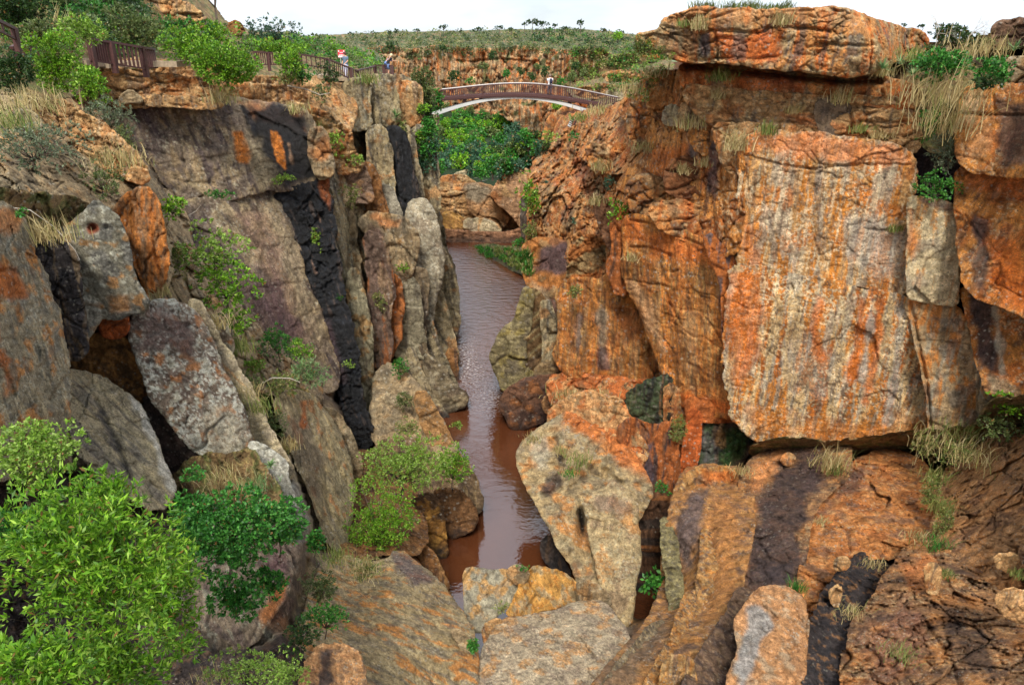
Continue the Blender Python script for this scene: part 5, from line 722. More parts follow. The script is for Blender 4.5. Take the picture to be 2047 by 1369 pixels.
for (x, y, r_, Yv, lab) in [(1178,795,7,35,'upper of two round orange stones lying under the overhang'), (1186,806,6,34.4,'lower of two round orange stones lying under the overhang'), (1256,772,6,33,'orange stone on the ledge left of the green stained rock')]:
    P('loose_stone', [(x-r_,y-2),(x-2,y-r_*.8),(x+r_,y-1),(x+r_*.7,y+r_*.7),(x-r_*.6,y+r_*.7)], [(x,y,Yv)], 'smooth', 'redor', step=1.4, rad=6, wob=1, cap=True, thick=.25, label=lab, cat='stone')

P('rock_wall', [(2112,-60),(2400,-40),(2900,0),(2900,1600),(2080,1600),(2100,1300),(2118,900),(2112,400)], [(2112,100,24),(2112,700,22.5),(2100,1200,13.5),(2100,1420,9.4),(2800,100,18),(2800,1400,8)], 'blocky', 'umber', step=7, rad=20, wob=8, thick=6)
P('rock_wall', [(-90,-60),(-100,400),(-70,900),(-60,1600),(-800,1600),(-800,0),(-400,-40)], [(-90,100,26),(-80,400,15),(-60,900,11.5),(-60,1420,7.5),(-700,100,15),(-700,1400,6)], 'blocky', 'greytan', step=7, rad=20, wob=8, thick=6)
# ================================================================== rock mass behind all of it, both sides
def backing(name, poly, extra=.3, pal='dark', skip=None):
    D = DF.copy(); known = D > 0
    for _ in range(140):
        if known.all(): break
        pad = np.pad(D, 1); nb = np.stack([pad[a:a + GH, b:b + GW] for a in (0, 1, 2) for b in (0, 1, 2)]); n_ = (nb > 0).sum(0)
        av = np.where(n_ > 0, nb.sum(0) / np.maximum(n_, 1), 0); new = (~known) & (n_ > 0); D = np.where(new, av, D); known = known | new
    Dm = D
    for _ in range(2):
        pad = np.pad(Dm, 1, mode='edge'); Dm = np.stack([pad[a:a + GH, b:b + GW] for a in (0, 1, 2) for b in (0, 1, 2)]).mean(0)
    pad = np.pad(Dm, 1, mode='edge'); Ds = np.stack([pad[a:a + GH, b:b + GW] for a in (0, 1, 2) for b in (0, 1, 2)]).mean(0); Ds = np.maximum(Ds, D)
    CM = np.where(CN[..., None] > 0, CS / np.maximum(CN, 1)[..., None], 0); kn = CN > 0
    for _ in range(140):
        if kn.all(): break
        pc = np.pad(CM, ((1, 1), (1, 1), (0, 0))); pk = np.pad(kn.astype(float), 1); n_ = sum(pk[a:a + GH, b:b + GW] for a in (0, 1, 2) for b in (0, 1, 2)); sm = sum(pc[a:a + GH, b:b + GW] for a in (0, 1, 2) for b in (0, 1, 2))
        new = (~kn) & (n_ > 0); CM = np.where(new[..., None], sm / np.maximum(n_, 1)[..., None], CM); kn = kn | new
    st = 3.6; xs = np.arange(OX + 4, OX + GW * CELL - 8, st); ys = np.arange(OY + 4, OY + GH * CELL - 8, st); X, Y = np.meshgrid(xs, ys); S = polysd(X, Y, poly)
    gx = np.clip((X - OX) / CELL - .5, 0, GW - 1.001); gy = np.clip((Y - OY) / CELL - .5, 0, GH - 1.001); i0 = gx.astype(int); j0 = gy.astype(int); fx = gx - i0; fy = gy - j0
    bl = lambda A: (A[j0, i0] * ((1 - fx) * (1 - fy)).reshape(fx.shape + (1,) * (A.ndim - 2)) + A[j0, i0 + 1] * (fx * (1 - fy)).reshape(fx.shape + (1,) * (A.ndim - 2)) + A[j0 + 1, i0] * ((1 - fx) * fy).reshape(fx.shape + (1,) * (A.ndim - 2)) + A[j0 + 1, i0 + 1] * (fx * fy).reshape(fx.shape + (1,) * (A.ndim - 2)))
    Dd = bl(Ds); Cc = bl(CM); cov = bl((CN > 0).astype(float)); keep = (S > -CELL) & (cov < .999)
    kk = keep.copy()
    for _ in range(9):
        pad = np.pad(kk, 1); kk = np.logical_or.reduce([pad[a:a + kk.shape[0], b:b + kk.shape[1]] for a in (0, 1, 2) for b in (0, 1, 2)])
    keep = S > -CELL
    idx = -np.ones(X.shape, int); idx[keep] = np.arange(keep.sum()); q = np.stack([idx[:-1, :-1], idx[1:, :-1], idx[1:, 1:], idx[:-1, 1:]], -1).reshape(-1, 4); q = q[(q >= 0).all(1)]
    Yf = Dd[keep] * 1.006 + extra; mpp = float(np.median(Yf)) / F; W = pt(X[keep], Y[keep], Yf); Q = W / mpp
    h = relief(Q, STY['blocky'], 31) * .5; Yf = Yf - np.minimum(h, 8) * Yf / F; W = pt(X[keep], Y[keep], Yf)
    c = Cc[keep] * (.8 + .5 * fbm(Q / 24, 4, 9))[:, None]; m_ = (sst(.05, .3, fbm(Q / 60, 3, 12)) * .6)[:, None]; c = c * (1 - m_) + lin((92, 76, 70)) * m_
    me = raw_mesh(name, W, [q], ROCK, np.c_[np.clip(c, .004, 1) * ALB, np.zeros(len(c))], True, {'mpp': np.full(len(W), mpp)}); tag(link(name, me), kind='structure')
backing('rock_wall', [(-110,-50),(300,-50),(400,0),(480,70),(620,95),(700,150),(830,175),(850,260),(862,400),(890,560),(896,640),(885,740),(890,800),(872,830),(880,880),(940,980),(940,1030),(880,1080),(870,1130),(930,1250),(950,1400),(940,1480),(-110,1480)])
backing('rock_wall', [(1110,250),(1200,215),(1300,180),(1340,130),(1720,120),(1850,90),(1990,70),(2130,60),(2130,1480),(1180,1480),(1240,1240),(1170,1170),(1100,1010),(1060,920),(1130,840),(1130,760),(1110,740),(1080,560),(1070,420)], pal='umber')
# ================================================================== river
def water_material():
    m, n, l, bs = newmat('muddy water'); bs.inputs['Roughness'].default_value = .04; bs.inputs['IOR'].default_value = 2.0
    geo = n.new('ShaderNodeNewGeometry')
    def noise(sc, det, s3):
        mpn = n.new('ShaderNodeMapping'); mpn.inputs['Scale'].default_value = s3; l.new(geo.outputs['Position'], mpn.inputs[0])
        q = n.new('ShaderNodeTexNoise'); q.inputs['Scale'].default_value = sc; q.inputs['Detail'].default_value = det; l.new(mpn.outputs[0], q.inputs['Vector']); return q
    a = noise(1.3, 4, (1, 1.5, 1)); b = noise(5., 3, (1, 1.4, 1)); c = noise(.25, 3, (1, .5, 1))
    r = n.new('ShaderNodeValToRGB'); r.color_ramp.elements[0].position = .3; r.color_ramp.elements[1].position = .7
    r.color_ramp.elements[0].color = (.066, .019, .0065, 1); r.color_ramp.elements[1].color = (.105, .034, .013, 1); l.new(c.outputs[0], r.inputs[0])
    at = n.new('ShaderNodeAttribute'); at.attribute_name = 'foam'; fm = n.new('ShaderNodeMath'); fm.operation = 'MULTIPLY'
    fr = n.new('ShaderNodeMapRange'); fr.inputs[1].default_value = .5; fr.inputs[2].default_value = .62; l.new(b.outputs[0], fr.inputs[0]); l.new(at.outputs['Fac'], fm.inputs[0]); l.new(fr.outputs[0], fm.inputs[1])
    mx = n.new('ShaderNodeMix'); mx.data_type = 'RGBA'; mx.inputs[7].default_value = (.55, .48, .44, 1); l.new(fm.outputs[0], mx.inputs[0]); l.new(r.outputs[0], mx.inputs[6]); l.new(mx.outputs[2], bs.inputs['Base Color'])
    mu = n.new('ShaderNodeMath'); mu.operation = 'MULTIPLY_ADD'; mu.inputs[1].default_value = .35; l.new(b.outputs[0], mu.inputs[0]); l.new(a.outputs[0], mu.inputs[2])
    bp = n.new('ShaderNodeBump'); bp.inputs['Strength'].default_value = 1; 
    dm = n.new('ShaderNodeAttribute'); dm.attribute_name = 'chop'; ds = n.new('ShaderNodeMath'); ds.operation = 'MULTIPLY'; l.new(mu.outputs[0], ds.inputs[0]); l.new(dm.outputs['Fac'], ds.inputs[1])
    bp.inputs['Distance'].default_value = .5; l.new(ds.outputs[0], bp.inputs['Height']); l.new(bp.outputs[0], bs.inputs['Normal']); return m
WATER = water_material()
xs = np.concatenate([np.linspace(-60, 60, 160)]); ysw = np.concatenate([np.linspace(8, 110, 240), [130, 160, 230]])
Xg, Yg = np.meshgrid(xs, ysw); W = np.stack([Xg.ravel(), Yg.ravel(), np.zeros(Xg.size)], -1)
ii = np.arange(Xg.size).reshape(Xg.shape); q = np.stack([ii[:-1, :-1], ii[:-1, 1:], ii[1:, 1:], ii[1:, :-1]], -1).reshape(-1, 4)
def fo(px, py, rx, ry):
    c = onz(px, py, 0.); return np.exp(-((W[:, 0] - c[0]) / rx) ** 2 - ((W[:, 1] - c[1]) / ry) ** 2)
foam = np.clip(1.1 * fo(925, 705, .7, 3.0) + .8 * fo(935, 745, 1.1, 2.4) + .45 * fo(985, 795, 1.3, 2.2), 0, 1)
chop = np.clip(.04 + .24 * sst(36, 52, W[:, 1]) - .04 * sst(74, 90, W[:, 1]) + .1 * foam, .02, .3)
tag(link('river_water', raw_mesh('river_water', W, [q], WATER, None, True, {'foam': foam, 'chop': chop})), kind='structure')
# land out to the horizon
gm = plain('scrub land', (96, 108, 66), .95, var=.3, scale=.02)
g = MB(); g.v = [(-4000, 430, 14), (4000, 430, 14), (4000, 5200, 20), (-4000, 5200, 20)]; g.f = [(0, 1, 2, 3)]; tag(g.build('ground', gm), kind='structure')
g = MB(); g.v = [(-300, -60, -3), (300, -60, -3), (300, 425, -3), (-300, 425, -3)]; g.f = [(0, 1, 2, 3)]; tag(g.build('ground', plain('river bed', (110, 80, 56), .95)), kind='structure')
# ================================================================== plants
rng = np.random.RandomState(11)
GR = {
 'bright': [(104,154,34),(140,186,50),(78,124,28),(172,206,84)],
 'lime':   [(134,170,58),(160,190,86),(110,150,44),(176,200,110)],
 'green':  [(62,128,46),(86,152,58),(46,98,36),(104,168,72)],
 'olive':  [(100,118,62),(122,136,78),(78,96,50),(140,146,96)],
 'dark':   [(54,82,38),(70,100,46),(40,62,30),(88,112,58)],
 'grey':   [(112,126,92),(134,144,112),(90,106,74),(120,120,92)],
 'straw':  [(196,176,120),(212,194,142),(170,148,98),(160,162,96)],
 'mix':    [(150,156,84),(124,146,70),(186,170,116),(100,128,60)],
 'aloe':   [(120,156,92),(140,172,112),(100,136,84),(170,170,120)],
 'teal':   [(66,104,76),(84,120,92),(52,86,60),(96,128,96)],
}
def unit(v): return v / (np.linalg.norm(v, axis=1)[:, None] + 1e-9)
def leafquads(P0, D, U, L, Wd, fold=.25):
    """diamond leaves: base P0, direction D, side from U"""
    s = unit(np.cross(D, U)); n_ = np.cross(s, D); m = P0 + D * (L * .5)[:, None] + n_ * (L * fold * .3)[:, None]
    v = np.stack([P0, m + s * (Wd * .5)[:, None], P0 + D * L[:, None], m - s * (Wd * .5)[:, None]], 1).reshape(-1, 3)
    return v, np.arange(len(v)).reshape(-1, 4)
def cloud(rx, ry, rz, mpp, Lp, Wp, dens, pal, rs, flat=.0, lobes=9, spread=.62, rose=8, up=.5, gap=.12):
    """returns verts, quads, colours of a crown centred on the origin (metres)"""
    Rv = np.array([rx, ry, rz]); area = math.pi * (rx / mpp) * (rz / mpp); nl = int(area / (Lp * Wp * .5) * dens * 3.1); nc = max(6, nl // rose)
    lc = unit(rs.normal(size=(lobes, 3)) * [1, .8, 1]) * (.25 + .75 * rs.rand(lobes, 1) ** .6) * spread * 1.12 * Rv; lr = (.36 + .24 * rs.rand(lobes))
    k = rs.choice(lobes, nc, p=lr ** 2 / (lr ** 2).sum()); d = unit(rs.normal(size=(nc, 3)) + [0, -.25, .25])
    c = lc[k] + d * Rv * (lr[k] * (.62 + .5 * rs.rand(nc) ** .7))[:, None]
    nz = fbm(c / (np.mean(Rv) * .35), 2, rs.randint(999)); ok = nz > -.42 + gap; c = c[ok]; d = d[ok]; nz = nz[ok]; nc = len(c)
    tipd = unit(d + unit(c) * .6 + [0, 0, up])
    i = np.repeat(np.arange(nc), rose); n = len(i); D = unit(tipd[i] * .75 + rs.normal(size=(n, 3)) * .62); L = Lp * mpp * (.6 + .7 * rs.rand(n)); W_ = Wp * mpp * (.7 + .5 * rs.rand(n))
    P0 = c[i] + rs.normal(size=(n, 3)) * Lp * mpp * .22; U = unit(rs.normal(size=(n, 3)) + [0, -.3, 1.1])
    v, q = leafquads(P0, D, U, L, W_)
    g = [lin(x) for x in GR[pal]]; a = np.clip(.5 + nz * 1.1, 0, 1)[i][:, None]; col = np.where(rs.rand(n, 1) < a * .75, g[1], g[0]); r_ = rs.rand(n, 1)
    col = np.where(r_ < .2, g[2], col); col = np.where(r_ > .9, g[3], col); col = col * (.62 + .66 * rs.rand(n, 1)) * (.8 + .4 * rs.rand(nc, 1))[i]; dd = rs.rand(n, 1) < .025; col = np.where(dd, lin((150, 112, 62)), col)
    return v, q, np.repeat(col * .82, 4, 0), c
def branches(base, tips, mpp, rs, r0, col=None, n=26):
    mb = MB(); base = Vector(base); tips = tips[rs.choice(len(tips), min(n, len(tips)), False)]
    hub = base * .55 + Vector(tips.mean(0)) * .45
    mb.tube([base, (base + hub) / 2 + Vector(rs.normal(size=3) * r0 * 2), hub], [r0, r0 * .85, r0 * .6], 6)
    for t in tips:
        t = Vector(t); m = hub * .45 + t * .55 + Vector(rs.normal(size=3)) * (t - hub).length * .1; mb.tube([hub, m, t], [r0 * .45, r0 * .28, r0 * .08], 4)
    return mb
def bush(name, label, cx, cy, rxp, ryp, pal='bright', Lp=8, Wp=4, Y=None, dens=1.5, base=None, cat='bush', lobes=9, mat=None, group=None, up=.5, rose=8, spread=.62, gap=.12, stem='BARK', r0=None, fr=.75, off=.35):
    rs = np.random.RandomState((int(cx) * 7919 + int(cy) * 131) % 2 ** 31)
    if Y is None: Y = near(cx, cy, 2)
    rx = rxp * Y / F; Y = Y - rx * off; mpp = Y / F; rx, rz = rxp * mpp, ryp * mpp; ry = rx * fr
    c = V(cx, cy, Y); b = V(*(base or (cx, cy + ryp * .95)), Y + ry * .4)
    root = empty(name, b); tag(root, label, cat, group)
    v, q, col, tips = cloud(rx, ry, rz, mpp, Lp, Wp, dens, pal, rs, lobes=lobes, up=up, rose=rose, spread=spread, gap=gap); o = np.array(c - b)
    link('foliage', raw_mesh('foliage', v + o, [q], mat or LEAF, col, False), root)
    branches((0, 0, 0), tips + o, mpp, rs, r0 or max(.012, rx * .035)).build('branches', globals()[stem], root, True)
    return root
def blades(n, h, spread, rs, pal, wid, lean=(0, -.3, 0), droop=.5):
    """curved grass blades from a foot at the origin"""
    P0 = rs.normal(size=(n, 3)) * [spread, spread * .8, spread * .25]; a = rs.rand(n) * 6.283; t = rs.rand(n) ** .6
    out_ = np.stack([np.cos(a) * t, np.sin(a) * t, np.zeros(n)], -1) * .75 + np.array(lean); H = h * (.55 + .6 * rs.rand(n)); V_ = []
    side = unit(np.stack([-np.sin(a) + .2, np.cos(a) * .3, np.zeros(n)], -1) + rs.normal(size=(n, 3)) * .3)
    for s, w_ in ((0, 1), (.4, .8), (.75, .5), (1., .08)):
        p = P0 + out_ * (H * (s * .35 + s * s * droop))[:, None] + np.array([0, 0, 1]) * (H * (s - s * s * droop * t * .9))[:, None]
        V_ += [p - side * wid * w_ * .5, p + side * wid * w_ * .5]
    v = np.stack(V_, 1).reshape(-1, 3); b = np.arange(n)[:, None] * 8; q = np.concatenate([b + np.array([[k, k + 1, k + 3, k + 2]]) for k in (0, 2, 4)])
    g = [lin(x) for x in GR[pal]]; c = np.array([g[k] for k in rs.choice(4, n, p=[.4, .3, .15, .15])]) * (.75 + .5 * rs.rand(n, 1))
    return v, q, np.repeat(c * .82, 8, 0)
def tuft(label, cx, cy, hp, wp=None, pal='straw', Y=None, n=110, name='grass_tuft', cat='grass tuft', droop=.5, lean=(0, -.3, 0), wid=1.5, group=None):
    rs = np.random.RandomState((int(cx) * 7919 + int(cy) * 131 + 5) % 2 ** 31)
    if Y is None: Y = near(cx, cy, 1)
    Y -= .12; mpp = Y / F; b = V(cx, cy, Y); wp = wp or hp * .45
    v, q, c = blades(n, hp * mpp, wp * mpp * .5, rs, pal, wid * mpp, lean, droop)
    o = link(name, raw_mesh(name, v, [q], STRAW, c, False)); o.location = b; return tag(o, label, cat, group)
def aloe(label, cx, cy, rp, pal='aloe', Y=None, n=38, name='aloe', cat='aloe', wid=3.2):
    rs = np.random.RandomState((int(cx) * 31 + int(cy) * 17) % 2 ** 31); Y = (Y or near(cx, cy, 1)) - .3; mpp = Y / F
    a = rs.rand(n) * 6.283; e = rs.rand(n) * 1.3 - .15; D = np.stack([np.cos(a) * np.cos(e), np.sin(a) * np.cos(e), np.sin(e)], -1); L = rp * mpp * (.7 + .4 * rs.rand(n)); V_ = []
    s = unit(np.cross(D, [0, 0, 1.]))
    for t, w_ in ((0, 1), (.4, .85), (.75, .5), (1, .06)):
        p = D * (L * t)[:, None] + np.array([0, 0, 1]) * (L * (.25 * t - .3 * t * t))[:, None]; V_ += [p - s * wid * mpp * w_ * .5, p + s * wid * mpp * w_ * .5]
    v = np.stack(V_, 1).reshape(-1, 3); b = np.arange(n)[:, None] * 8; q = np.concatenate([b + np.array([[k, k + 1, k + 3, k + 2]]) for k in (0, 2, 4)])
    g = [lin(x) for x in GR[pal]]; c = np.array([g[k] for k in rs.choice(4, n)]) * .82
    o = link(name, raw_mesh(name, v, [q], LEAF, np.repeat(c, 8, 0), False)); o.location = V(cx, cy, Y); return tag(o, label, cat)
def scatter(name, poly, n, rmin, rmax, pals, label=None, seed=1, Lf=.5, per=26, off=.3, kind='stuff', cat=None):
    rs = np.random.RandomState(seed); pa = np.array(poly, float); VV = []; QQ = []; CC = []; k = 0; nv = 0
    while k < n:
        x = rs.uniform(pa[:, 0].min(), pa[:, 0].max()); y = rs.uniform(pa[:, 1].min(), pa[:, 1].max())
        if polysd(np.array([x]), np.array([y]), poly)[0] < 0: continue
        k += 1; j, i = gidx(x, y); Y = DN[j, i]
        if Y > 1e8: continue
        mpp = Y / F; r = (rmin + (rmax - rmin) * rs.rand() ** 2); m = int(per * (.6 + .8 * rs.rand())); c = pt(x, y - r * .35, Y - r * mpp * off)
        d = unit(rs.normal(size=(m, 3))); p = c + d * np.array([1.15, 1, .75]) * (r * mpp * (.55 + .5 * rs.rand(m)))[:, None]; D = unit(d + rs.normal(size=(m, 3)) * .7); L = np.full(m, r * Lf * mpp) * (.6 + .8 * rs.rand(m))
        v, q = leafquads(p, D, unit(rs.normal(size=(m, 3)) + [0, -.3, 1]), L, L * .75); g = GR[pals[rs.randint(len(pals))]]; b = rs.randint(3); col = np.array([lin(g[t]) for t in rs.choice([b, b, 0, 1, 2], m)]) * .8 * rs.uniform(.8, 1.2)
        VV.append(v); QQ.append(q + nv); CC.append(np.repeat(col, 4, 0)); nv += len(v)
    o = link(name, raw_mesh(name, np.concatenate(VV), [np.concatenate(QQ)], LEAF, np.concatenate(CC), False)); return tag(o, label, cat, None, kind)

# ---------------- plateau, far cliffs, valley
scatter('shrubbery', [(600,82),(760,66),(900,62),(1060,60),(1150,60),(1270,72),(1330,90),(1330,104),(1180,106),(1040,100),(900,104),(760,104),(640,112),(560,112)], 1500, 2.0, 6.5, ['olive','dark','mix','olive','grey'], 'olive scrub covering the far plateau above the red cliffs', 3)
scatter('shrubbery', [(700,100),(1200,98),(1200,112),(960,112),(700,122)], 55, 3, 6, ['dark','olive','green'], 'bushes along the brink of the far red cliffs', 4)
scatter('shrubbery', [(1140,100),(1290,80),(1345,110),(1345,140),(1290,205),(1180,175),(1130,180)], 330, 3, 8, ['olive','mix','green','lime'], 'low bushes on the slope behind the right end of the footbridge', 5, per=34)
scatter('shrubbery', [(480,80),(560,72),(640,80),(690,95),(760,125),(770,140),(690,135),(620,110),(500,100)], 260, 5, 13, ['bright','green','olive'], 'bright green scrub behind the railing and the red sign', 6, per=46, Lf=.4)
scatter('shrubbery', [(1060,62),(1100,62),(1140,62)]+[(1240,70),(1240,90),(1060,90)], 60, 4, 8, ['green','dark'], 'darker shrubs on the plateau crest', 8)
protos = []
for k, pal in enumerate(['green', 'bright', 'dark', 'teal', 'green', 'olive']):
    rs = np.random.RandomState(60 + k); v, q, col, tips = cloud(1, .9, .85, 1 / 15., 3.4, 2.6, 1.5, pal, rs, lobes=6, rose=6); col *= 1.35  # valley haze put into the leaf colour: crowns lightened
    cm = raw_mesh('crown', v + [0, 0, 1.15], [q], LEAF, col, False); tm = MB(); tm.tube([(0, 0, 0), (.03, 0, .5), (0, 0, 1.0)], [.09, .07, .04], 5)
    protos.append((cm, tm))
trunk_me = []
for cm, tm in protos:
    o = tm.build('trunk', BARK); trunk_me.append(o.data); bpy.data.objects.remove(o)
def valley_tree(x, y, r, k, label, group, Y=None, name='valley_tree', cat='tree'):
    j, i = gidx(x, y); Y = Y or float(DN[j, i]); Y = Y if Y < 1e8 else 150.; s = r * Y / F
    o = empty(name, V(x, y + r * .9, Y), rng.rand() * 6.28); o.scale = (s * (.9 + .3 * rng.rand()), s, s * (.85 + .35 * rng.rand())); tag(o, label, cat, group)
    link('crown', protos[k][0], o); link('trunk', trunk_me[k], o); return o
vp = [(705,215),(860,212),(950,228),(1010,240),(1062,268),(1100,292),(1085,325),(1040,335),(1000,350),(985,362),(930,340),(868,336),(820,330),(800,250)]
pts_ = []
while len(pts_) < 175:
    x = rng.uniform(840, 1100); y = rng.uniform(212, 350)
    if polysd(np.array([x]), np.array([y]), vp)[0] > 2: pts_.append((x, y))
for x, y in sorted(pts_, key=lambda p: p[1]):
    k = 3 if (y > 285 and rng.rand() < .5) else int(rng.choice([0, 0, 1, 2, 4, 5])); valley_tree(x, y, 9.5 + (y - 210) / 18. + 5 * rng.rand(), k, ['mid green', 'bright green', 'dark green', 'bluish green', 'mid green', 'olive'][k] + ' tree in the ' + ('upper back' if y < 255 else 'middle' if y < 305 else 'lower front') + ' of the wood under the footbridge', 'trees in the valley under the bridge')
for x, y, r, k, Yv, lab in [(985,340,24,0,112,'dark green rounded tree at the foot of the valley wood above the tilted boulder'), (962,352,16,0,110,'smaller round tree left of the dark rounded one by the river boulders'), (1012,330,18,4,112,'green tree at the right corner of the valley wood'), (880,335,20,4,80,'green tree hanging over the river at the left end of the valley'), (872,300,20,1,72,'bright leafy tree against the end of the left cliff'),
     (1022,262,17,3,150,'bluish conifer-like tree among the green valley trees'), (1040,492,14,0,72,'round green bush on the grassy river bank'), (908,112+50,13,2,150,'dark bush at the foot of the far cliff, left of the bridge rail'), (985,118,10,2,190,'dark shrub in the cleft of the far cliff'), (1090,150,12,2,190,'dark shrub on a ledge of the far cliff'), (1062,158,11,2,190,'olive shrub under the far cliff centre'), (1235,78,10,1,240,'bright round bush on the plateau right of centre'), (1140,160,12,5,150,'olive bush under the far cliff behind the person on the bridge'), (780,98,10,2,170,'dark shrub on the cliff top behind the two visitors'), (1115,218,11,1,110,'green bush below the bridge arch, right side')]:
    valley_tree(x, y, r, k, lab, None, Yv)
for n_, (x, y, r) in enumerate([(885,100,9),(965,135,10),(1010,150,11),(1040,148,10),(1075,135,9),(1120,170,10),(1150,135,10),(1165,150,9),(940,165,9),(700,125,9),(735,120,8)]):
    valley_tree(x, y, r, [2,5,0][n_ % 3], 'shrub rooted in the clefts and ledges of the far red cliffs', 'shrubs on the far red cliffs', 175)
def umbrella_tree(x, y, r, label=None, hgt=10, Y=300):
    rs = np.random.RandomState(int(x)); mpp = Y / F; root = empty('skyline_tree', V(x, y, Y)); tag(root, label or 'small flat-topped tree silhouetted on the far plateau skyline', 'tree', None if label else 'flat-topped trees on the skyline')
    v, q, col, tips = cloud(r * mpp, r * mpp * .8, r * .42 * mpp, mpp, 2.4, 1.8, 1.6, 'dark', rs, lobes=5, gap=.1); link('crown', raw_mesh('crown', v + [0, 0, hgt * mpp], [q], LEAF, col, False), root)
    mb = MB(); mb.tube([(0, 0, -2 * mpp), (.1, 0, hgt * .5 * mpp), (0, 0, hgt * mpp)], [.6 * mpp, .5 * mpp, .3 * mpp], 5); mb.tube([(0, 0, hgt * .6 * mpp), (r * .5 * mpp, 0, hgt * mpp)], [.35 * mpp, .2 * mpp], 4); mb.build('trunk', BARK, root)
for x, y, r, h in [(x_, y_ + 8, r_ * 1.35, h_ * 1.6) for x_, y_, r_, h_ in [(1048,57,5,9),(1064,56,8,11),(1085,57,10,9),(1108,56,5,6),(1160,57,7,10),(998,59,6,6),(887,60,6,7),(834,61,5,4),(790,64,5,5),(780,65,4,4),(1238,68,6,6),(958,59,5,4),(700,68,4,4),(1205,62,5,4),(1130,56,5,4),(920,60,4,4),(1022,58,4,4),(745,64,3,3)]]: umbrella_tree(x, y, r, hgt=h)
for x, y, r, h, lab in [(1842,62,8,8,'small tree on the skyline just right of the cap rock'), (1806,56,7,4,'tiny tree tuft above the right end of the cap rock')]: umbrella_tree(x, y, r, lab, h, 60)
# grass on the river bank
VV = []; QQ = []; CC = []; nv = 0; rs = np.random.RandomState(5); gp = [(918,500),(940,494),(990,496),(1030,500),(1060,505),(1062,552),(1030,536),(985,518),(940,511)]
for k in range(420):
    x, y = rs.uniform(915, 1065), rs.uniform(492, 552)
    if polysd(np.array([x]), np.array([y]), gp)[0] < 0: continue
    v, q, c = blades(14, 9 * 80 / F, .12, rs, 'green' if (x < 985 or rs.rand() < .4) else 'mix', .09); VV.append(v + pt(x, y, near(x, y) - .1)); QQ.append(q + nv); CC.append(c); nv += len(v)
tag(link('grass', raw_mesh('grass', np.concatenate(VV), [np.concatenate(QQ)], LEAF, np.concatenate(CC), False)), 'green grass on the low bank in the river bend', None, None, 'stuff')

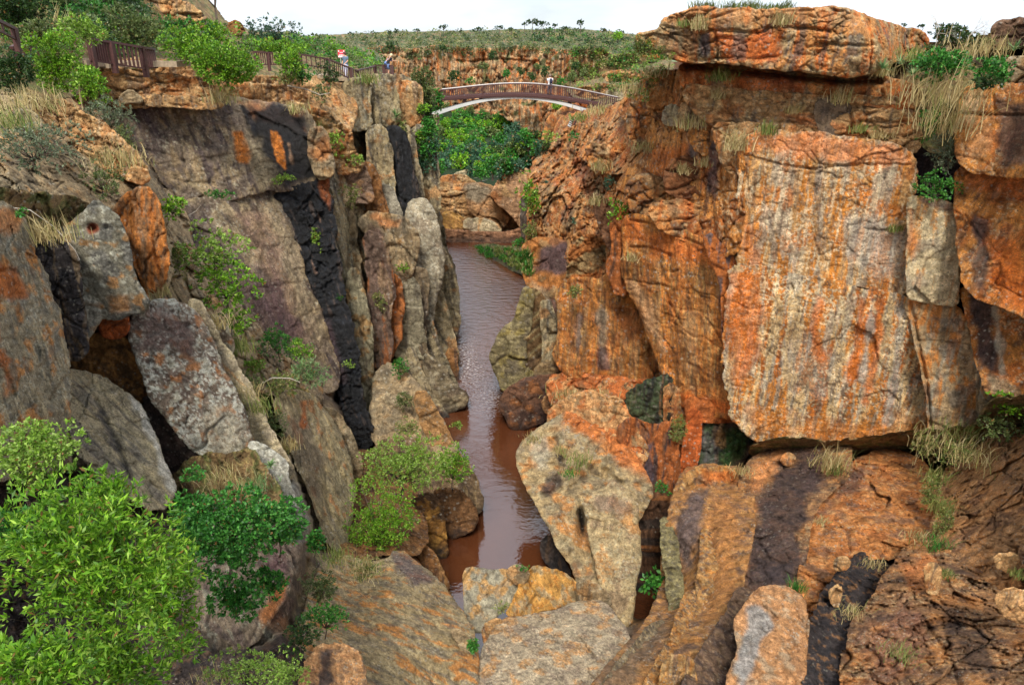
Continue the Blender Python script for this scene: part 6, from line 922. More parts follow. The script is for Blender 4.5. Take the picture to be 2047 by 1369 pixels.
# ---------------- left slope and clifftop
scatter('undergrowth', [(0,20),(120,30),(250,25),(300,60),(420,50),(520,90),(480,120),(300,120),(180,110),(80,120),(0,170)], 300, 8, 20, ['olive','green','dark','bright'], 'tangled green undergrowth on the wooded slope above the railing', 12, per=70, Lf=.3)
scatter('undergrowth', [(0,-10),(280,-10),(300,40),(420,60),(430,80),(260,60),(120,60),(0,80)], 200, 10, 24, ['dark','olive','green'], 'dark undergrowth under the trees at the top left', 13, per=80, Lf=.28)
for a in [
 ('big_bush','bright green bush in front of the railing at the far left',118,126,60,50,'bright',5,2.8,26),
 ('leafy_bush','pale yellow-green sapling rising behind the left railing',165,62,36,28,'lime',6,3.5,27.5),
 ('leafy_bush','bright bush spilling over the ledge right of the left railing',185,172,40,36,'bright',6,3,25),
 ('olive_bush','grey-green feathery bush hanging over the left promontory',215,232,52,52,'grey',5,2,23.6),
 ('olive_bush','dark olive bush below the grey-green one',245,300,34,46,'olive',5,2,23),
 ('big_bush','large rounded bright green bush in the middle of the clifftop',458,130,80,50,'bright',5,2.8,35),
 ('big_bush','broad bright green bush directly right of the left railing',374,84,52,38,'bright',5,2.8,37),
 ('leafy_bush','bright bush in front of the middle railing',578,130,30,24,'bright',6,3.4,43),
 ('leafy_bush','low bright bush at the foot of the middle railing',600,150,26,18,'green',5,3,44),
 ('leafy_bush','dark green bush at the left edge below the railing',18,130,52,48,'dark',6,3,22),
 ('slope_tree','leafy tree on the slope above the first railing section',265,48,50,40,'olive',6,3,42),
 ('slope_tree','dark leafy tree at the top left corner',30,22,62,42,'dark',6,3,34),
 ('slope_tree','green tree between the grey cliff and the outcrop at the top',160,30,50,36,'green',6,3,44),
 ('slope_tree','small tree below the orange outcrop near the top',345,62,44,26,'green',5,3,50),
 ('slope_tree','green bush at the right foot of the orange outcrop',420,72,44,30,'bright',5,3,56),
 ('feathery_tree','thin bluish feathery tree on the skyline left of centre',545,66,40,28,'teal',4,2,72),
 ('feathery_tree','small thin tree at the left of the bluish feathery one',505,62,12,18,'teal',4,2,72),
 ('leafy_bush','light green bush under the bluish feathery tree',565,95,56,20,'bright',5,3,66),
 ('dry_shrub','dry straw-coloured shrub below the middle railing',572,156,26,18,'mix',5,1.6,43.5),
 ('green_shrub','dark green shrub under the sloping railing by the first visitor',652,150,22,22,'dark',4,2,50),
 ('green_shrub','green shrub on the cliff brow left of the lookout',645,185,22,16,'olive',4,2,47),
 ('cliff_tree','olive bushy tree at the end of the left cliff by the bridge',846,172,28,42,'olive',4.5,2,59),
 ('cliff_tree','dark green tree hanging below the left end of the bridge',852,232,26,46,'dark',5,2.6,60),
 ('cliff_tree','green crown touching the left end of the bridge',874,206,14,22,'green',5,2.6,62),
 ('green_shrub','bright shrub on the cliff brow above the seep',664,286,22,22,'lime',5,3,44),
 ('green_shrub','bright sprig under the bright brow shrub',702,322,18,10,'lime',5,3,44.5),
 ('green_shrub','small hanging shrub on the grey pillar head',806,260,18,14,'mix',4,2,51),
 ('twiggy_bush','grey twiggy bush on the near promontory at the left edge',70,292,92,50,'grey',6,3,16.5),
 ('twiggy_bush','green grassy bush right of the grey twiggy one',205,362,42,38,'olive',6,2.4,20),
 ('green_shrub','low green shrub left of the lichen-spotted block',40,425,18,10,'green',6,4,13.4),
 ('small_tree','upper crown of bright leaves on the left cliff',425,500,62,48,'lime',7,4.4,24.5),
 ('small_tree','bright spreading tree growing from the left cliff below the purple slab',455,572,66,52,'bright',8,5,24),
 ('small_tree','bright lower sprays beneath the spreading tree',470,645,40,24,'bright',8,5,24),
 ('small_tree','bright sapling beside the orange rock column',345,412,30,30,'bright',8,5,23),
 ('green_shrub','feathery green shrub beside the purple slab foot',560,688,36,38,'green',5,2,26.5),
 ('green_shrub','low light green shrub above the wedge pillar',512,725,26,20,'lime',5,3,25.5),
 ('green_shrub','spiky green shrub hanging at the top of the wedge pillar',620,742,44,28,'aloe',10,2.2,25.5),
 ('green_shrub','thin green shrub on the ledge left of the wedge pillar',545,845,28,44,'olive',5,2.4,21.5),
 ('green_shrub','short green shrub left of the seep foot',462,690,22,16,'mix',6,2,23.5),
 ('feathery_shrub','upper lobe of the feathery bush over the river',800,930,110,62,'lime',5.5,2.2,26.5),
 ('feathery_shrub','lower darker lobe of the feathery bush over the river',765,1040,82,90,'bright',5.5,2.2,23.6),
 ('feathery_shrub','right tip of the feathery bush reaching over the water',905,935,42,50,'bright',5.5,2.2,28),
 ('green_shrub','thin light shrub on the grey boulders beside the seep',812,800,22,22,'olive',4,2,38),
 ('green_shrub','light shrub on the grey rock above the feathery bush',815,855,30,18,'mix',4,2,34),
 ('green_shrub','tiny bright sprig floating over the river edge',912,852,14,9,'lime',4,2.4,38),
 ('green_shrub','small plant growing on the black seep',636,480,14,20,'lime',4,2.4,39.5),
 ('green_shrub','small sprig on the lower black seep',678,596,12,10,'green',4,2.4,39),
 ('green_shrub','yellow-green sprig across the lower seep',700,728,12,7,'lime',4,2.4,37.5),
 ('green_shrub','green patch on the left pillar face',700,392,18,22,'mix',4,2,44),
 ('green_shrub','green patch at mid height of the brown column',760,600,14,24,'mix',4,2,42),
 ('green_shrub','small bright bush in the niche beside the rounded grey pillar',806,538,14,10,'bright',4,2.4,43.5),
 ('green_shrub','greens growing along the horizontal crack of the purple slab',440,388,30,8,'green',4,2.2,35),
 ('green_shrub','light sprig at the right end of the crack under the seep',568,360,22,9,'lime',4,2.4,38.5),
 ('green_shrub','hanging shrub in the shade below the brown column',800,735,20,26,'green',4,2.2,40.5),
 ('deep_green_shrub','dense deep green shrub rooted on the grey block near the bottom left',470,1058,158,98,'green',9,6,11.9),
 ('deep_green_shrub','lower hanging sprays of deep green leaves on the grey block',470,1190,84,44,'green',9,6,11.6),
 ('deep_green_shrub','small deep green sprays at the right of the dense shrub',628,1085,28,30,'green',10,6,15),
 ('deep_green_shrub','right lobe of deep green leaves beside the dark cleft',560,1050,78,66,'green',9,6,12.8),
 ('deep_green_shrub','left lobe of deep green leaves touching the bright bush',388,1030,66,56,'green',9,6,12.2),
 ('deep_green_shrub','deep green spray low on the right of the grey block',540,1165,44,40,'green',9,6,12.6),
 ('green_shrub','fine green shrub between the sloping slab and the grey block',650,1235,56,44,'green',7,3.4,12.6),
 ('green_shrub','light green weeds at the bottom edge beside the knobbly rock',575,1345,56,34,'lime',6,3.2,9.8),
 ('green_shrub','fine green weeds on the upper edge of the sloping slab',735,1135,50,26,'mix',6,2.4,18),
 ('green_shrub','olive shrub on the talus left of the purple slab foot',400,640,30,26,'olive',5,2.2,22.4),
 ('green_shrub','pale green shrub at the head of the wedge pillar, left part',560,770,40,26,'mix',6,2.4,24),
 ('green_shrub','feathery green plant on the ledge under the lichen boulder',600,700,26,30,'bright',5,2.2,26),
 ('leafy_bush','green bush filling the gap between sapling and first railing',90,75,40,30,'olive',6,3,29),
 ('green_shrub','reddish green shrub above the sloping grey slab',632,1172,46,44,'olive',7,3,14.6),
 ('green_shrub','dark shrub with small leaves right of the grey block',600,1268,54,40,'dark',8,5,11.8),
 ('green_shrub','fine light green shrub at the bottom edge left of the puddle rock',500,1335,112,46,'lime',6,3.4,9.2),
 ('green_shrub','small green plant above the dense shrub',392,945,34,20,'green',8,5,15.4),
 ('green_fern','small bright fern between the slab and the granular boulder',946,1290,18,28,'green',5,3,16),
 ('green_shrub','small plant on top of the jammed boulders',1048,1133,14,6,'green',5,4,20.4),
 ('green_shrub','grey-green sprig in the joint of the jammed boulders',1002,1212,18,12,'mix',4,2,18.4),
 # right side
 ('green_shrub','bright green plant hanging on the orange wall',1238,424,24,20,'bright',7,4,35.5),
 ('green_shrub','tall narrow green bush at the far edge of the right wall',1060,388,22,42,'bright',5,2.6,50),
 ('green_shrub','thin green creeper at the foot of the far right wall edge',1062,462,16,22,'mix',4,2,49),
 ('green_shrub','grey-green cactus-like shrub on the orange wall',1218,366,12,12,'teal',4,2.4,37),
 ('green_shrub','small grey-green clump on the orange wall edge',1150,440,6,9,'teal',4,2.4,42),
 ('green_shrub','yellow-green cushion on the far brow of the right wall',1098,272,18,10,'lime',5,2,56),
 ('green_shrub','tiny green plant under the striped ladder',1145,275,12,8,'green',5,3,52),
 ('green_shrub','small plants on the ledge at mid height of the right wall',1150,585,18,12,'mix',5,2,38),
 ('leafy_bush','dark leafy bush on the clifftop right of the cap rock',1895,78,44,26,'dark',6,3,30),
 ('leafy_bush','wide leafy bush behind the aloes on the right clifftop',1880,132,72,30,'green',7,4,27.6),
 ('leafy_bush','bush at the far right of the clifftop',1985,140,46,26,'green',7,4,25),
 ('leafy_bush','small dark leaves under the right-hand boulder',1968,165,28,14,'dark',7,4,24.4),
 ('olive_bush','olive scrub on the right skyline',1950,86,40,18,'olive',5,2.4,31),
 ('green_shrub','green shrub hanging in the gully right of the main slab',1856,250,20,32,'green',6,2.6,27.4),
 ('twiggy_bush','grey twiggy shrub in the gully above the pale block',1895,300,32,48,'grey',6,1.6,27),
 ('green_shrub','green bushes on top of the pale rectangular block',1868,372,46,26,'green',6,3,26.4),
 ('twiggy_bush','tangled green bush at the right edge under the cliff',1998,850,60,44,'olive',8,4,22.6),
 ('green_shrub','bright twig spray at the right edge under the overhang',2010,808,42,20,'bright',8,4,22.2),
 ('green_shrub','green and straw shrub at the right end of the big slab foot',1848,888,26,32,'mix',6,2.2,24.4),
 ('green_shrub','hanging straw and green clump under the middle overhang',1355,856,18,34,'mix',5,1.6,28.6),
 ('green_shrub','straw-green grass clump in the upper crack of the lower right slope',1862,985,26,36,'mix',7,1.8,21.6),
 ('green_shrub','green trailing clump lower in the crack of the lower right slope',1882,1050,24,40,'mix',7,2,19.4),
 ('twiggy_bush','grey-green scrub at the head of the lower right crack',1905,905,54,28,'mix',7,1.8,23),
 ('green_shrub','feathery green shrub low on the left talus beside the lichen boulder',500,760,34,30,'olive',5,2,22.6),
 ('green_shrub','light green weeds between the orange column and the purple slab',360,520,22,34,'mix',5,2,24.6),
 ('dark_leafed_plant','dark glossy-leaved plant in the shadow beside the hoodoo',1305,1160,24,34,'green',15,9,21.5),
 ('green_shrub','green trailing plants at the edge of the dark hollow',1325,975,16,16,'green',5,2.4,25.4)]:
    name, lab, cx, cy, rx, ry, pal, L_, W_, Yv = a
    sp = dict(dens=2.3 if name in ('deep_green_shrub', 'big_bush', 'small_tree') else 1.7)
    if name in ('twiggy_bush', 'dry_shrub', 'olive_bush'): sp = dict(dens=.8, gap=.3)
    if name == 'small_tree': sp = dict(dens=1.2, gap=.3, lobes=15, spread=.75)
    if name in ('feathery_shrub', 'feathery_tree', 'green_shrub'): sp = dict(dens=1.3, gap=.3, lobes=13, spread=.72)
    bush(name, lab, cx, cy, rx, ry, pal, L_, W_, Yv, cat='tree' if 'tree' in name else ('fern' if 'fern' in name else ('plant' if 'plant' in name else 'bush')), **sp)
# near bushes, bottom left corner
bush('big_bush','huge bright green bush with long whorled leaves at the bottom left', 175,1150,215,215,'bright',21,6,7.6,dens=1.9,lobes=34,rose=9,up=.9,base=(200,1360),r0=.03,spread=.7,gap=.12)
bush('big_bush','dense lower bright bush in the bottom left corner', 70,1330,150,120,'bright',26,8,5.8,dens=1.7,lobes=12,rose=9,up=.9,base=(90,1420),r0=.03)
bush('big_bush','pale yellow-green small-leaved bush at the left edge', 75,905,104,86,'lime',9,5.5,8.6,dens=1.7,lobes=14,rose=7,base=(60,1010),r0=.02)
bush('leafy_bush','bright sprays of long leaves in front of the leaning slab', 205,985,66,56,'bright',18,5.5,8.4,dens=1.6,lobes=7,rose=9,up=.9,base=(200,1050),r0=.015)
bush('leafy_bush','lower right sprays of the bright bush with bare twigs', 350,1290,70,60,'bright',18,5.5,8.8,dens=.9,lobes=8,rose=8,gap=.25,base=(330,1350),r0=.015)
bush('leafy_bush','dark-leaved shrub showing between the bright bushes', 30,1060,60,60,'green',18,7,9.5,dens=1.2,lobes=7,base=(30,1120),r0=.015)
bush('big_bush','bright long-leaved bush between the huge bush and the grey block', 318,1175,88,150,'bright',18,5.5,9.6,dens=1.7,lobes=14,rose=9,up=.9,base=(300,1330),r0=.02)
bush('big_bush','bright lower lobe of leaves at the bottom edge beside the huge bush', 250,1330,110,90,'bright',19,6,7.2,dens=1.7,lobes=12,rose=9,up=.9,base=(240,1420),r0=.02)
# bare trees and dead branches
def bare_tree(name, label, cx, cy, r, Y, n=60, seed=3, mat=None, base=None, th=1.2, cat='tree'):
    rs = np.random.RandomState(seed); mpp = Y / F; b = V(*(base or (cx, cy + r)), Y); root = empty(name, b); tag(root, label, cat); mb = MB()
    def grow(p, d, l, r_, dep):
        m = p + d * l * .5 + Vector(rs.normal(size=3)) * l * .08; e = p + d * l; mb.tube([p, m, e], [r_, r_ * .8, r_ * .6], 5 if dep < 2 else 3)
        if dep < 5:
            for _ in range(3 if dep < 4 else 2): grow(e, (d + Vector(rs.normal(size=3)) * .55).normalized(), l * .68, r_ * .6, dep + 1)
    grow(Vector((0, 0, 0)), Vector((rs.normal() * .2, 0, 1)).normalized(), r * mpp * .85, th * mpp, 0)
    mb.build('branches', mat or BARK, root); return root
bare_tree('bare_tree','leafless grey tree on the skyline at the top left', 432,20,46,62,seed=4,base=(436,62),th=2.6)
bare_tree('bare_shrub','bleached bare shrub on the skyline right of the cap rock', 1870,70,30,29,seed=9,mat=DEADWOOD,base=(1868,100),th=1)
bare_tree('bare_shrub','leafless twigs rising above the right clifftop bushes', 1925,70,26,29,seed=10,mat=DEADWOOD,base=(1925,98),th=.9)
bare_tree('dead_branch','white dead branches among the leaves near the bottom left', 370,1190,26,9,seed=12,mat=DEADWOOD,base=(345,1215),th=1.1,cat='branch')
bare_tree('bare_shrub','tangle of grey twigs hanging on the dark block at the left', 110,530,26,15,seed=14,base=(110,560),th=.8)
def twig(label, pts_, Yv, r, name='dead_branch'):
    mb = MB(); p = [V(x, y, Yv) for x, y in pts_]; b = p[0].copy(); mb.tube([q_ - b for q_ in p], [r * (1 - .7 * k / (len(p) - 1)) for k in range(len(p))], 5); o = mb.build(name, DEADWOOD); o.location = b; tag(o, label, 'branch')
twig('long pale curved twig arching over the left gully', [(0,412),(60,420),(110,455),(150,500),(160,520)], 14.6, .012)
twig('pale fallen branch on the brown ledge below the dry shrub', [(575,172),(610,178),(640,190),(660,186)], 44, .05)
twig('grey crooked branch on the grass above the wedge pillar', [(520,768),(545,755),(580,756),(600,764)], 23.5, .03)
twig('short bare twig over the crack of the purple slab', [(372,434),(392,422),(402,410)], 33, .03)
# grass tufts on the right
for lab, cx, cy, h, w_, pal, Yv in [
 ('straw tuft on the joint at the top left corner of the big slab',1472,300,52,26,'straw',None),('small straw tuft right of the corner tuft on the big slab top',1534,268,30,20,'mix',None),('straw tuft under the left part of the cap rock',1437,160,26,26,'mix',None),
 ('straw tuft on the ledge beside the cream stone block',1378,255,34,30,'straw',None),('straw tuft in the middle of the red ledge band',1436,196,24,18,'straw',None),('thin straw tuft on the black-streaked face',1366,345,26,18,'straw',None),
 ('pale tuft on the face below the cream stone',1412,332,26,16,'straw',None),('straw tuft hanging at the middle joint of the ledge band',1678,205,34,24,'straw',None),('small tuft on the ledge band left of the dark recess',1588,226,20,16,'straw',None),
 ('greenish tuft on the upper ledge near its right end',1716,264,22,22,'mix',None),('tuft at the right end of the ledge above the big slab',1758,275,22,28,'straw',None),('pale tuft growing out of the big slab face near its right edge',1785,462,20,16,'mix',None),
 ('straw tuft on the cap rock left shoulder',1402,58,30,18,'straw',None),('straw tuft on the cap rock centre',1556,50,32,22,'straw',None),('green tuft left on the cap rock face',1368,52,14,14,'mix',None),
 ('large straw grass clump at the head of the right gully',1885,205,86,90,'straw',27),('second large straw clump lower in the right gully',1890,262,70,70,'straw',26.8),('straw grass left of the aloes on the right clifftop',1765,150,28,22,'straw',28),
 ('pale grass on the right skyline beside the dark boulder',1960,110,40,60,'straw',28),('straw grass between the aloes and gully',1830,120,30,40,'mix',28.6),
 ('bushy pale tuft hanging below the lower edge of the big slab',1655,930,62,46,'straw',24.8),('pale green tuft beside the bushy pale tuft',1668,945,40,22,'mix',24.6),
 ('straw grass along the ledge right of the big slab foot',1890,895,40,80,'straw',23.6),('straw grass in front of the tangled green bush',1950,920,50,80,'straw',22.4),('straw grass patch under the right cliff foot',1920,870,36,60,'mix',24),
 ('grass in the top of the crack between the two lower right slopes',1868,960,46,34,'mix',22.4),('green grass half way down the crack of the lower right slope',1880,1020,50,30,'mix',20.6),('green grass at the bottom of the crack in the lower right slope',1872,1095,44,34,'green',18.4),
 ('straw grass left of the green crack grass',1835,1075,30,26,'straw',18.8),('slender green grass on the dark wet rock above the grey fin',1590,1180,50,20,'green',16.4),('dry tuft on the orange rubble above the black cleft',1745,1130,26,28,'straw',16.8),
 ('dry tuft in the middle of the lower rubble slope',1700,1225,36,36,'straw',14.2),('green-tipped tuft low on the rubble slope',1800,1310,44,44,'mix',11.8),('dry tuft near the top of the rubble slope',1640,1045,20,18,'straw',20.4),
 ('small tuft on the upper rubble slope at the right',1890,1150,26,22,'mix',16),('small straw tuft at the far right of the slope',2030,1150,26,20,'mix',15),
 ('straw grass on the ledge left of the overhang above the hoodoo',1140,798,30,40,'straw',35),('dry straw clump under the overhang right of the round stones',1200,800,34,36,'straw',33),('thin grass on the hoodoo shoulder, left',1120,905,26,22,'straw',28),
 ('grass on the hoodoo shoulder, middle',1158,925,30,34,'mix',27),('small green grass low on the hoodoo shoulder',1138,948,16,20,'green',26.6),('thin grass on the far left brow of the hoodoo mass',1068,880,22,26,'straw',30),
 ('dry grass at the top of the smooth fins',1480,945,24,26,'straw',25.6),('dry tuft on the orange wall below the grey cactus',1190,408,26,18,'straw',None),('pale dry tuft above the grey cactus on the orange wall',1200,340,30,18,'straw',None),
 ('dry tuft in the hollow of the orange wall beside the bright plant',1290,300,24,30,'straw',None),('straw tuft on the carved wall ledge',1268,520,22,20,'straw',34),('dry tuft on the orange wall under the bridge end',1200,225,20,30,'straw',None),
 ('dry grass on the slope right of the bridge end',1275,185,22,40,'straw',None),('dry tuft on the red rocks left of the cap rock',1310,150,20,30,'straw',None),('dry grass on the brow below the bridge arch',1160,240,18,24,'mix',None),
 # left
 ('straw and green grass at the left edge below the twiggy bush',25,255,50,50,'mix',17.6),('dry grass on the near promontory above the grey flat rock',60,215,46,70,'straw',19),('dry grass on the edge above the orange column',235,330,50,50,'straw',20.6),
 ('dry hanging grass above the dark block',95,480,60,60,'straw',14.6),('dry grass beside the orange rock column foot',318,592,34,30,'straw',20.2),('dry grass between the spreading tree and lichen boulder',430,655,46,34,'straw',21.4),
 ('dry grass clump below the spreading tree',480,700,46,44,'mix',22.6),('dry grass right of the lichen boulder',490,790,44,40,'straw',20.6),('dry grass beside the thin green shrub',520,820,50,34,'mix',20.4),('dry grass on the lip over the dark cleft',575,900,50,26,'straw',21.4),
 ('straw nest of grass above the dense shrub',455,965,44,70,'straw',16.4),('green spiky grass beside the straw nest',510,975,36,40,'aloe',16.2),('dry grass at the foot of the wedge pillar',675,1120,50,40,'mix',18),('dry grass on the top of the sloping slab',720,1140,34,60,'straw',17.4),
 ('yellow grass cushion on the brow right of the seep',630,275,40,16,'mix',43),('dry grass beside the large rounded bush',445,205,40,28,'straw',35),('tuft on the brow at the lookout',735,165,26,22,'mix',None),('tuft on the orange brow by the dry branch',590,225,24,26,'straw',None),
 ('dry grass at the bottom edge left of the puddle rock',420,1369,40,70,'straw',8.8)]:
    tuft(lab, cx, cy, h, w_, pal, Yv, n=int(60 + w_ * 2.2))
tuft('long tan dry grass hanging down the grey cliff at the top left', 92, 95, 80, 34, 'straw', 36, 240, droop=.2, lean=(0, -.1, 0))
for lab, cx, cy, r, pal, Yv in [('green aloe rosette on the end of the left cliff',792,234,20,'aloe',51),('aloe on the right clifftop under the cap rock corner',1765,138,24,'aloe',27.6),('second aloe right of the first on the right clifftop',1800,128,22,'aloe',27.8),('aloe at the right edge of the clifftop',2028,100,24,'aloe',26.6),
  ('aloe among the leafy bushes on the right clifftop',1825,150,22,'aloe',27.2),('dry aloe below the large rounded bush',455,188,20,'straw',34.6),('aloe in the green spray above the lichen spur',540,930,20,'aloe',16.8),('small grey rosette on the orange wall',1092,366,8,'teal',46)]:
    aloe(lab, cx, cy, r, pal, Yv)
for x in (1392,1408,1420,1455,1470,1490,1505,1530,1552,1572): tuft('sparse grey-green grass along the crest of the cap rock', x, 22, 18 + (x * 7 % 9), 16, 'olive', 29.5, 60, group='grass on the cap rock crest')
# ================================================================== footbridge
def YB(x): return 66.0
def bridge():
    L, Rr = V(862, 226, 66), V(1236, 210, 66)
    root = empty('footbridge', V(1050, 215, 66)); tag(root, 'arched steel footbridge with brown railings and a pale grey arch beam across the gorge', 'footbridge'); b = root.location
    top = [(880,180.5),(912,177),(950,173.5),(990,169.5),(1026,167.5),(1060,168.2),(1100,171.5),(1140,177),(1180,184.5),(1215,191.5),(1240,197)]
    deck = [(880,197.5),(912,195.5),(950,193),(990,190.5),(1026,189.6),(1060,190.6),(1100,194.2),(1140,199.5),(1180,205.8),(1215,212),(1240,217)]
    arch = [(858,231),(885,222),(915,212),(950,203),(990,196.5),(1026,194),(1060,195.2),(1095,200),(1130,207.5),(1160,216),(1182,224)]
    def curve(ps, x): return float(np.interp(x, [p[0] for p in ps], [p[1] for p in ps]))
    def smooth(ps, n):
        xs = np.linspace(ps[0][0], ps[-1][0], n); co = np.polyfit([p[0] for p in ps], [p[1] for p in ps], 4); return [(x, float(np.polyval(co, x))) for x in xs]
    T = smooth(top, 40); D = smooth(deck, 40); A = smooth(arch, 40); dy = 1.7
    for side in (0, 1):
        o = Vector((0, dy * side, 0)); P_ = [V(x, y, 66) - b + o for x, y in T]; mb = MB(); mb.tube(P_, .045, 8); mb.build('handrail', STEEL if side == 1 else RUST, root)
        mb = MB(); Q_ = [V(x, y - 1.6, 66) - b + o for x, y in D]
        for k in range(len(Q_) - 1): mb.bar(Q_[k], Q_[k + 1], .08, .12)
        mb.build('lower_rail', RUST, root)
        for x in np.linspace(884, 1236, 92):
            yt = float(np.polyval(TC, x)); yd = float(np.polyval(DC, x)); p0 = V(x, yd - 1.6, 66) - b + o; p1 = V(x, yt, 66) - b + o; p1.x = p0.x
            mb = MB(); mb.bar(p0, p1, .045, .045); mb.build('baluster', RUST, root)
    mb = MB(); Q_ = [V(x, y + .3, 66) - b for x, y in D]
    for k in range(len(Q_) - 1): mb.bar(Q_[k] + Vector((0, dy / 2, 0)), Q_[k + 1] + Vector((0, dy / 2, 0)), dy + .2, .16)
    mb.build('deck', RUST, root)
    for side in (0, 1):
        mb = MB()
        for k in range(len(Q_) - 1): mb.bar(Q_[k] + Vector((0, dy * side, -.02)), Q_[k + 1] + Vector((0, dy * side, -.02)), .14, .3)
        mb.build('deck_beam', RUST, root)
    for side in (.12, .88):
        mb = MB(); P_ = [V(x, y + 1.5, 66) - b + Vector((0, dy * side, 0)) for x, y in A]
        for k in range(len(P_) - 1):
            w_ = .2 + .1 * abs(k / 20 - 1); mb.bar(P_[k], P_[k + 1], .3, w_)
        mb.build('arch_beam', ARCH, root)
    for x in (928, 960, 1104, 1140, 1180):
        mb = MB(); a_ = V(x, curve(arch, x), 66) - b; d_ = V(x, curve(deck, x), 66) - b; mb.box((a_ + d_) / 2 + Vector((0, dy / 2, 0)), (.22, 1.4, abs(a_.z - d_.z) + .2)); mb.build('strut', RUST, root)
    mb = MB(); mb.box(V(1183, 218, 66) - b + Vector((.1, dy / 2, 0)), (.3, 1.8, .8)); mb.build('support_post', RUST, root)
    for px, py in ((862, 232), (1190, 228)):
        mb = MB(); mb.box(V(px, py, 66) - b + Vector((0, dy / 2, -.3)), (1.0, 2.2, .9)); mb.build('footing', CONC, root)
STEEL = plain('worn steel rail', (150, 146, 142), .4, .3, var=.2); ARCH = plain('pale grey painted steel', (190, 192, 188), .5, var=.07, scale=1.5)
_t = [(880,180.5),(912,177),(950,173.5),(990,169.5),(1026,167.5),(1060,168.2),(1100,171.5),(1140,177),(1180,184.5),(1215,191.5),(1240,197)]; TC = np.polyfit([p[0] for p in _t], [p[1] for p in _t], 4)
_d = [(880,197.5),(912,195.5),(950,193),(990,190.5),(1026,189.6),(1060,190.6),(1100,194.2),(1140,199.5),(1180,205.8),(1215,212),(1240,217)]; DC = np.polyfit([p[0] for p in _d], [p[1] for p in _d], 4)
bridge()
# ================================================================== railings
def railing(label, pts_, nb, posts, post_w=.16, bal=.05, low=.12, mat=None):
    """pts_: (x, ytop, ybottom, Y)"""
    P0 = [V(x, yb, Y) for x, yt, yb, Y in pts_]; b = P0[0].copy(); root = empty('railing', b); tag(root, label, 'railing')
    def at(t):
        s = t * (len(pts_) - 1); k = min(int(s), len(pts_) - 2); f_ = s - k; lo = P0[k].lerp(P0[k + 1], f_)
        h0 = V(pts_[k][0], pts_[k][1], pts_[k][3]).z - P0[k].z; h1 = V(pts_[k + 1][0], pts_[k + 1][1], pts_[k + 1][3]).z - P0[k + 1].z; h = h0 * (1 - f_) + h1 * f_
        return lo - b, lo - b + Vector((0, 0, h))
    mt = MB(); ml = MB(); n = (len(pts_) - 1) * 6
    for k in range(n):
        a, a2 = at(k / n); c, c2 = at((k + 1) / n); mt.bar(a2, c2, .12, .09); ml.bar(a + Vector((0, 0, low)), c + Vector((0, 0, low)), .07, .06)
    mt.build('top_rail', mat or RUST, root); ml.build('bottom_rail', mat or RUST, root)
    for k in range(nb):
        a, a2 = at((k + .5) / nb); mb = MB(); mb.bar(a + Vector((0, 0, low)), a2, bal, bal); mb.build('baluster', mat or RUST, root)
    for t in posts:
        a, a2 = at(t); mb = MB(); mb.bar(a - Vector((0, 0, .25)), a2, post_w, post_w); mb.build('post', mat or RUST, root)
railing('dark brown railing section descending in front of the steps at the top left', [(182,77,127,31.5),(220,83,133,32.5),(285,94,143,34),(316,99,141,36.5)], 23, (.05,.38,.73), post_w=.2, bal=.07)
railing('dark railing section half hidden by the bright bush at the far left', [(30,96,128,27),(70,75,104,29),(110,72,98,31)], 10, (.1,.6), post_w=.12, bal=.09)
railing('single sloping brown handrail at the top left corner', [(-20,32,62,24),(10,45,75,25),(40,60,90,26)], 3, (.1,.9))
railing('straight dark brown railing behind the rounded bushes', [(510,104,134,46),(560,107,134,47.5),(600,110,136,49)], 26, (.02,.28,.62,1))
railing('brown railing sloping down beside the first visitor to the corner post', [(600,109,132,49),(655,118,142,51),(680,128,152,52.5),(703,137,163,53.5)], 18, (0,.37,1), post_w=.22)
railing('short corner return of the sloping brown railing', [(703,137,163,53.5),(717,142,164,56)], 7, (0,1))
railing('low brown railing running back to the lookout', [(717,141,161,56),(735,137,158,59),(752,133,155,62)], 11, (0,1))
railing('dark railing of the lookout where two visitors stand', [(750,131,156,63),(768,131,154,61.5),(785,132,155,60)], 13, (0,.5,1), post_w=.2)
# path and steps by the railing
g = MB(); g.box(V(250, 128, 36.5), (5.5, 1.6, .25)); tag(g.build('path', CONC), kind='structure')
for k in range(4):
    g = MB(); g.box(V(150 + k * 22, 122 + k * 3.2, 33.2 + k * .6), (.8, 1.4, .2)); o = g.build('stone_step', CONC); tag(o, 'pale concrete step of the stairs behind the left railing', 'step', 'steps behind the left railing')
g = MB()
for x, y, Y_ in [(640,152,54),(700,158,55),(760,152,62)]: g.box(V(x, y, Y_), (2.4, 2.6, .2))
tag(g.build('path', CONC), kind='structure')
# ================================================================== red sign
SRED = plain('red sign paint', (214, 44, 62), .5, var=.05); SWH = plain('white sign paint', (240, 236, 232), .5, var=.03); POLE = plain('galvanised pole', (150, 160, 150), .5, var=.1)
Ys = 58.; c = V(682.5, 108, Ys); ft = V(682.5, 140, Ys); root = empty('warning_sign', ft); tag(root, 'red and white warning sign on a thin pole behind the sloping railing', 'sign')
w_ = 13 * Ys / F; h_ = 13.5 * Ys / F; cc = c - ft
mb = MB(); mb.tube([(0, .03, 0), (0, .03, cc.z)], .035, 8); mb.build('pole', POLE, root)
mb = MB(); mb.box(cc, (w_, .03, h_)); mb.build('sign_board', SRED, root)
mb = MB(); f_ = -.021
mb.box(cc + Vector((0, f_, -h_ * .36)), (w_ * .94, .01, h_ * .2)); mb.build('lower_panel', SWH, root)
mb = MB()
for sx in (-1, 1):   # corner emblems
    mb.tube([cc + Vector((sx * w_ * .36, f_, h_ * .33)), cc + Vector((sx * w_ * .36, f_ - .012, h_ * .33))], w_ * .09, 10)
mb.build('corner_emblem', SWH, root)
mb = MB()
